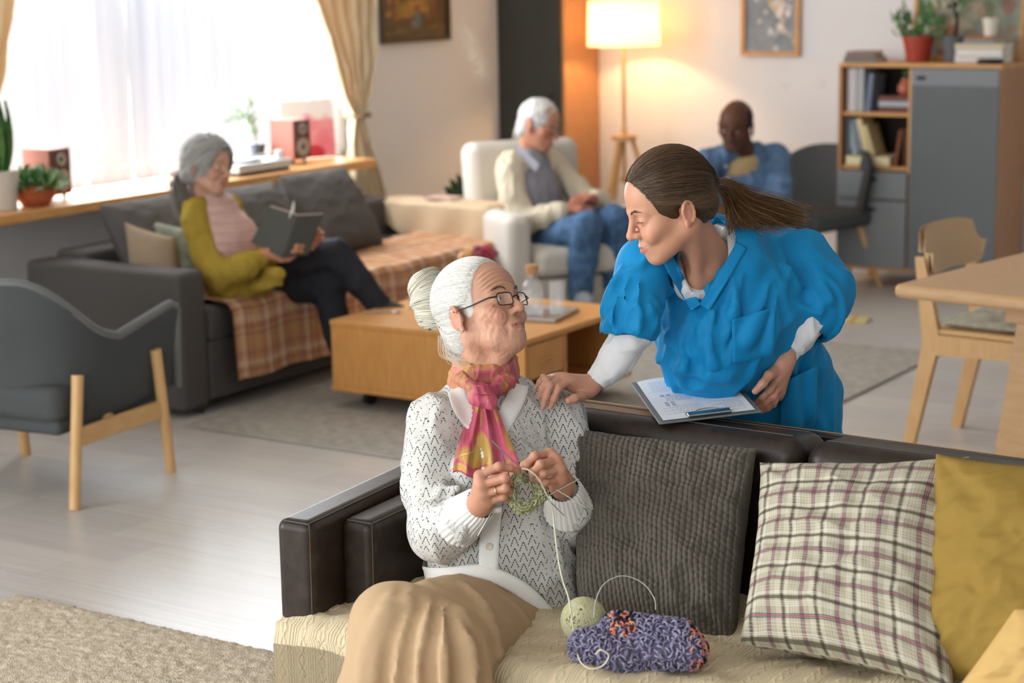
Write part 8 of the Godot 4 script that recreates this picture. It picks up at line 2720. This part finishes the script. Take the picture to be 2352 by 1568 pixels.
func denim_man() -> void:
	var base := Vector3(1.2367, 0.4200, -9.8449)
	base = Vector3(1.3440, 0.0000, -10.2400)
	var t := thing("person", "balding dark skinned man in a denim shirt leaning forward in the charcoal chair", "person", base)
	var h := frame(Vector3(1.1874, 0.9283, -10.0200), Vector3(-0.3888, -0.2499, 0.8868), Vector3(-0.0340, 0.9697, 0.2418), 1.08)
	var neck := Vector3(1.2413, 0.7772, -10.1200)
	var pel := Vector3(1.3591, 0.3984, -10.3500)
	var wl := Vector3(1.1692, 0.5158, -9.8500)
	var wr := Vector3(1.0513, 0.5240, -9.8000)
	bare(t, base, h, neck, {"lines": 0.6, "eyes": 0.35, "neck": 0.058}, skin(h, lin("5c3a2a"), lin("7a4a40"), lin("6b4030"), 0.4), lin("5a3828"), [[wl, Vector3(-0.9485, 0.0771, 0.3072), Vector3(0.0144, 0.8997, 0.4364), -1.0, 0.7], [wr, Vector3(0.9088, -0.0693, 0.4114), Vector3(0.0144, 0.8997, 0.4364), 1.0, 0.7]], [[[pel, Vector3(1.2683, 0.6064, -10.2000), neck], [0.13, 0.13, 0.055]], [[Vector3(1.4301, 0.7199, -10.2000), Vector3(1.4108, 0.5398, -10.0500), wl], [0.05, 0.045, 0.03]], [[Vector3(1.0574, 0.7229, -10.1200), Vector3(1.0264, 0.5585, -9.9500), wr], [0.05, 0.045, 0.03]], [[Vector3(1.3882, 0.3568, -10.3000), Vector3(1.2598, 0.4303, -9.8500), Vector3(1.3293, 0.0800, -10.4740)], [0.08, 0.06, 0.04]], [[Vector3(1.2703, 0.3589, -10.3000), Vector3(1.0568, 0.4453, -9.8500), Vector3(1.1232, 0.0800, -10.5761)], [0.08, 0.06, 0.04]]])
	eyes(t, h, base, lin("20140e"), Vector3(0, -0.5, 1))
	brows(t, h, base, lin("2a211c"), 0.8)
	# a rim of short hair round a bald crown, moustache and beard
	var bs := h.basis.orthonormalized()
	var s := field([h * Vector3(-0.1, -0.1, -0.13), h * Vector3(0.1, 0.14, 0.1), h * Vector3(0.1, -0.1, 0.1), h * Vector3(-0.1, 0.14, -0.13)], 0.05, 0.005)
	s.ell(h * Vector3(0, 0.03, -0.014), bs, Vector3(0.08, 0.084, 0.1) * 1.08, 0.01)
	s.ell(h * Vector3(0, 0.125, 0.03), bs, Vector3(0.09, 0.065, 0.1) * 1.08, 0.01, true)
	s.ell(h * Vector3(0, -0.02, 0.12), bs, Vector3(0.1, 0.11, 0.105) * 1.08, 0.01, true)
	s.ell(h * Vector3(0, -0.11, 0.02), bs, Vector3(0.1, 0.07, 0.08) * 1.08, 0.01, true)
	var mb := MB.new()
	s.mesh(mb, base, func(_a, _b): return lin("221c18"))
	part("hair", mb, hair_mat(0.8), t)
	s = field([h * Vector3(-0.05, -0.12, 0.04), h * Vector3(0.05, -0.04, 0.12)], 0.04, 0.004)
	s.chain([h * Vector3(-0.024, -0.066, 0.084), h * Vector3(-0.008, -0.054, 0.097), h * Vector3(0.008, -0.054, 0.097), h * Vector3(0.024, -0.066, 0.084)], [0.006, 0.007, 0.007, 0.006], 0.006)
	s.cone(h * Vector3(-0.022, -0.095, 0.078), h * Vector3(0.022, -0.095, 0.078), 0.014, 0.014, 0.01)
	mb = MB.new()
	s.mesh(mb, base, func(_a, _b): return lin("4a423c"))
	part("beard", mb, hair_mat(0.9), t)
	var fd := Vector3(-0.2158, -0.0223, 0.9762).normalized() * 0.76
	dress(t, base, "tee_shirt", [[[pel, Vector3(1.2463, 0.5846, -10.1900), Vector3(1.2244, 0.7189, -10.1300)], [0.14, 0.13, 0.10], fd]], 0.01, mat("c3a878", 0.9), 83, 0.004)
	var den := tri(mat("ffffff", 0.85), Vector3(3, 3, 3))
	den.albedo_texture = noise_tex(0.02, 4, 256, hexc("3f5a7a"), hexc("7593b3"))
	var sh := dress(t, base, "denim_shirt", [[[pel, Vector3(1.2590, 0.5855, -10.1800), Vector3(1.2419, 0.7156, -10.1600)], [0.17, 0.165, 0.12], fd], [[Vector3(1.0666, 0.7389, -10.1200), Vector3(1.4211, 0.7366, -10.2200)], [0.075, 0.075]], [[Vector3(1.4301, 0.7152, -10.2000), Vector3(1.4286, 0.6145, -10.1000), Vector3(1.4067, 0.5273, -10.0200), Vector3(1.2921, 0.5219, -9.9300), Vector3(1.1941, 0.5174, -9.8700)], [0.075, 0.07, 0.072, 0.06, 0.05]], [[Vector3(1.0528, 0.7230, -10.1200), Vector3(1.0177, 0.6329, -10.0000), Vector3(1.0142, 0.5464, -9.9200), Vector3(1.0376, 0.5239, -9.8400)], [0.072, 0.066, 0.066, 0.055]], [[Vector3(1.1631, 0.7777, -10.0800), Vector3(1.3059, 0.7856, -10.1400)], [0.05, 0.05]]], 0.009, den, 85, 0.010, 0.02, [[Vector3(1.1856, 0.8008, -10.0000), Vector3(1.1753, 0.5820, -10.0200), 0.024, 0.024]])
	for k in 3:
		var bp: Vector3 = [Vector3(1.1342, 0.7168, -9.9850), Vector3(1.1401, 0.6608, -9.9750), Vector3(1.1466, 0.6157, -9.9700)][k] - base
		part("button", MB.new().ball(bp, Vector3(0.008, 0.008, 0.004), 10), mat("d9c9b8", 0.4), sh)
	dress(t, base, "trousers", [[[Vector3(1.3764, 0.3570, -10.3000), Vector3(1.2554, 0.4235, -9.8500), Vector3(1.2812, 0.1200, -10.1498)], [0.10, 0.08, 0.06]], [[Vector3(1.2750, 0.3589, -10.3000), Vector3(1.0568, 0.4407, -9.8500), Vector3(1.0814, 0.1200, -10.2481)], [0.10, 0.08, 0.06]]], 0.012, mat("3a3b40", 0.9), 87, 0.006)
	for q in [Vector3(1.3173, 0.0500, -10.4344), Vector3(1.1116, 0.0500, -10.5340)]:
		var f := field([q, q + Vector3(-0.2873, 0.1878, 0.9392) * 0.15], 0.09, 0.01)
		f.cone(q, q + Vector3(-0.2877, 0.0934, 0.9532) * 0.13, 0.045, 0.036, 0.02)
		mb = MB.new()
		f.mesh(mb, base)
		part("shoe", mb, M.black, t)
	# his chair
	var cp := Vector3(1.6330, 0.0000, -10.4100)
	var c := thing("armchair", "charcoal upholstered chair with light wooden legs behind the carer's ponytail", "armchair", cp, TURN - 0.25)
	var bk := MB.new()
	for sd in [0, 1]:
		bk.grid(40, 24, func(u0, v):
			var u: float = u0 if sd == 1 else 1.0 - u0
			var a: float = (u - 0.5) * 1.7
			var half: float = 1.0
			var y: float = 0.40 + 0.37 * v
			var top := 0.77 - 0.10 * pow(absf(u - 0.5) * 2, 3)
			y = minf(lerpf(0.40, top, v), top)
			var rr: float = 0.40 + 0.018 * (1 - sd) - 0.05 * (1 - v)
			return Vector3(sin(a) * rr, y, 0.06 - cos(a) * rr * 0.8))
	part("backrest", bk, M.chair, c)
	part("seat", MB.new().rbox(Vector3(0.54, 0.1, 0.52), 0.04, Vector3(0, 0.39, 0.02), 4), M.chair, c)
	for x in [-1, 1]:
		for z in [-1, 1]:
			part("leg", MB.new().tube([Vector3(x * 0.2, 0.36, z * 0.18), Vector3(x * 0.29, 0.0, z * 0.27)], 0.018, 0.012, 10), M.ashv, c)
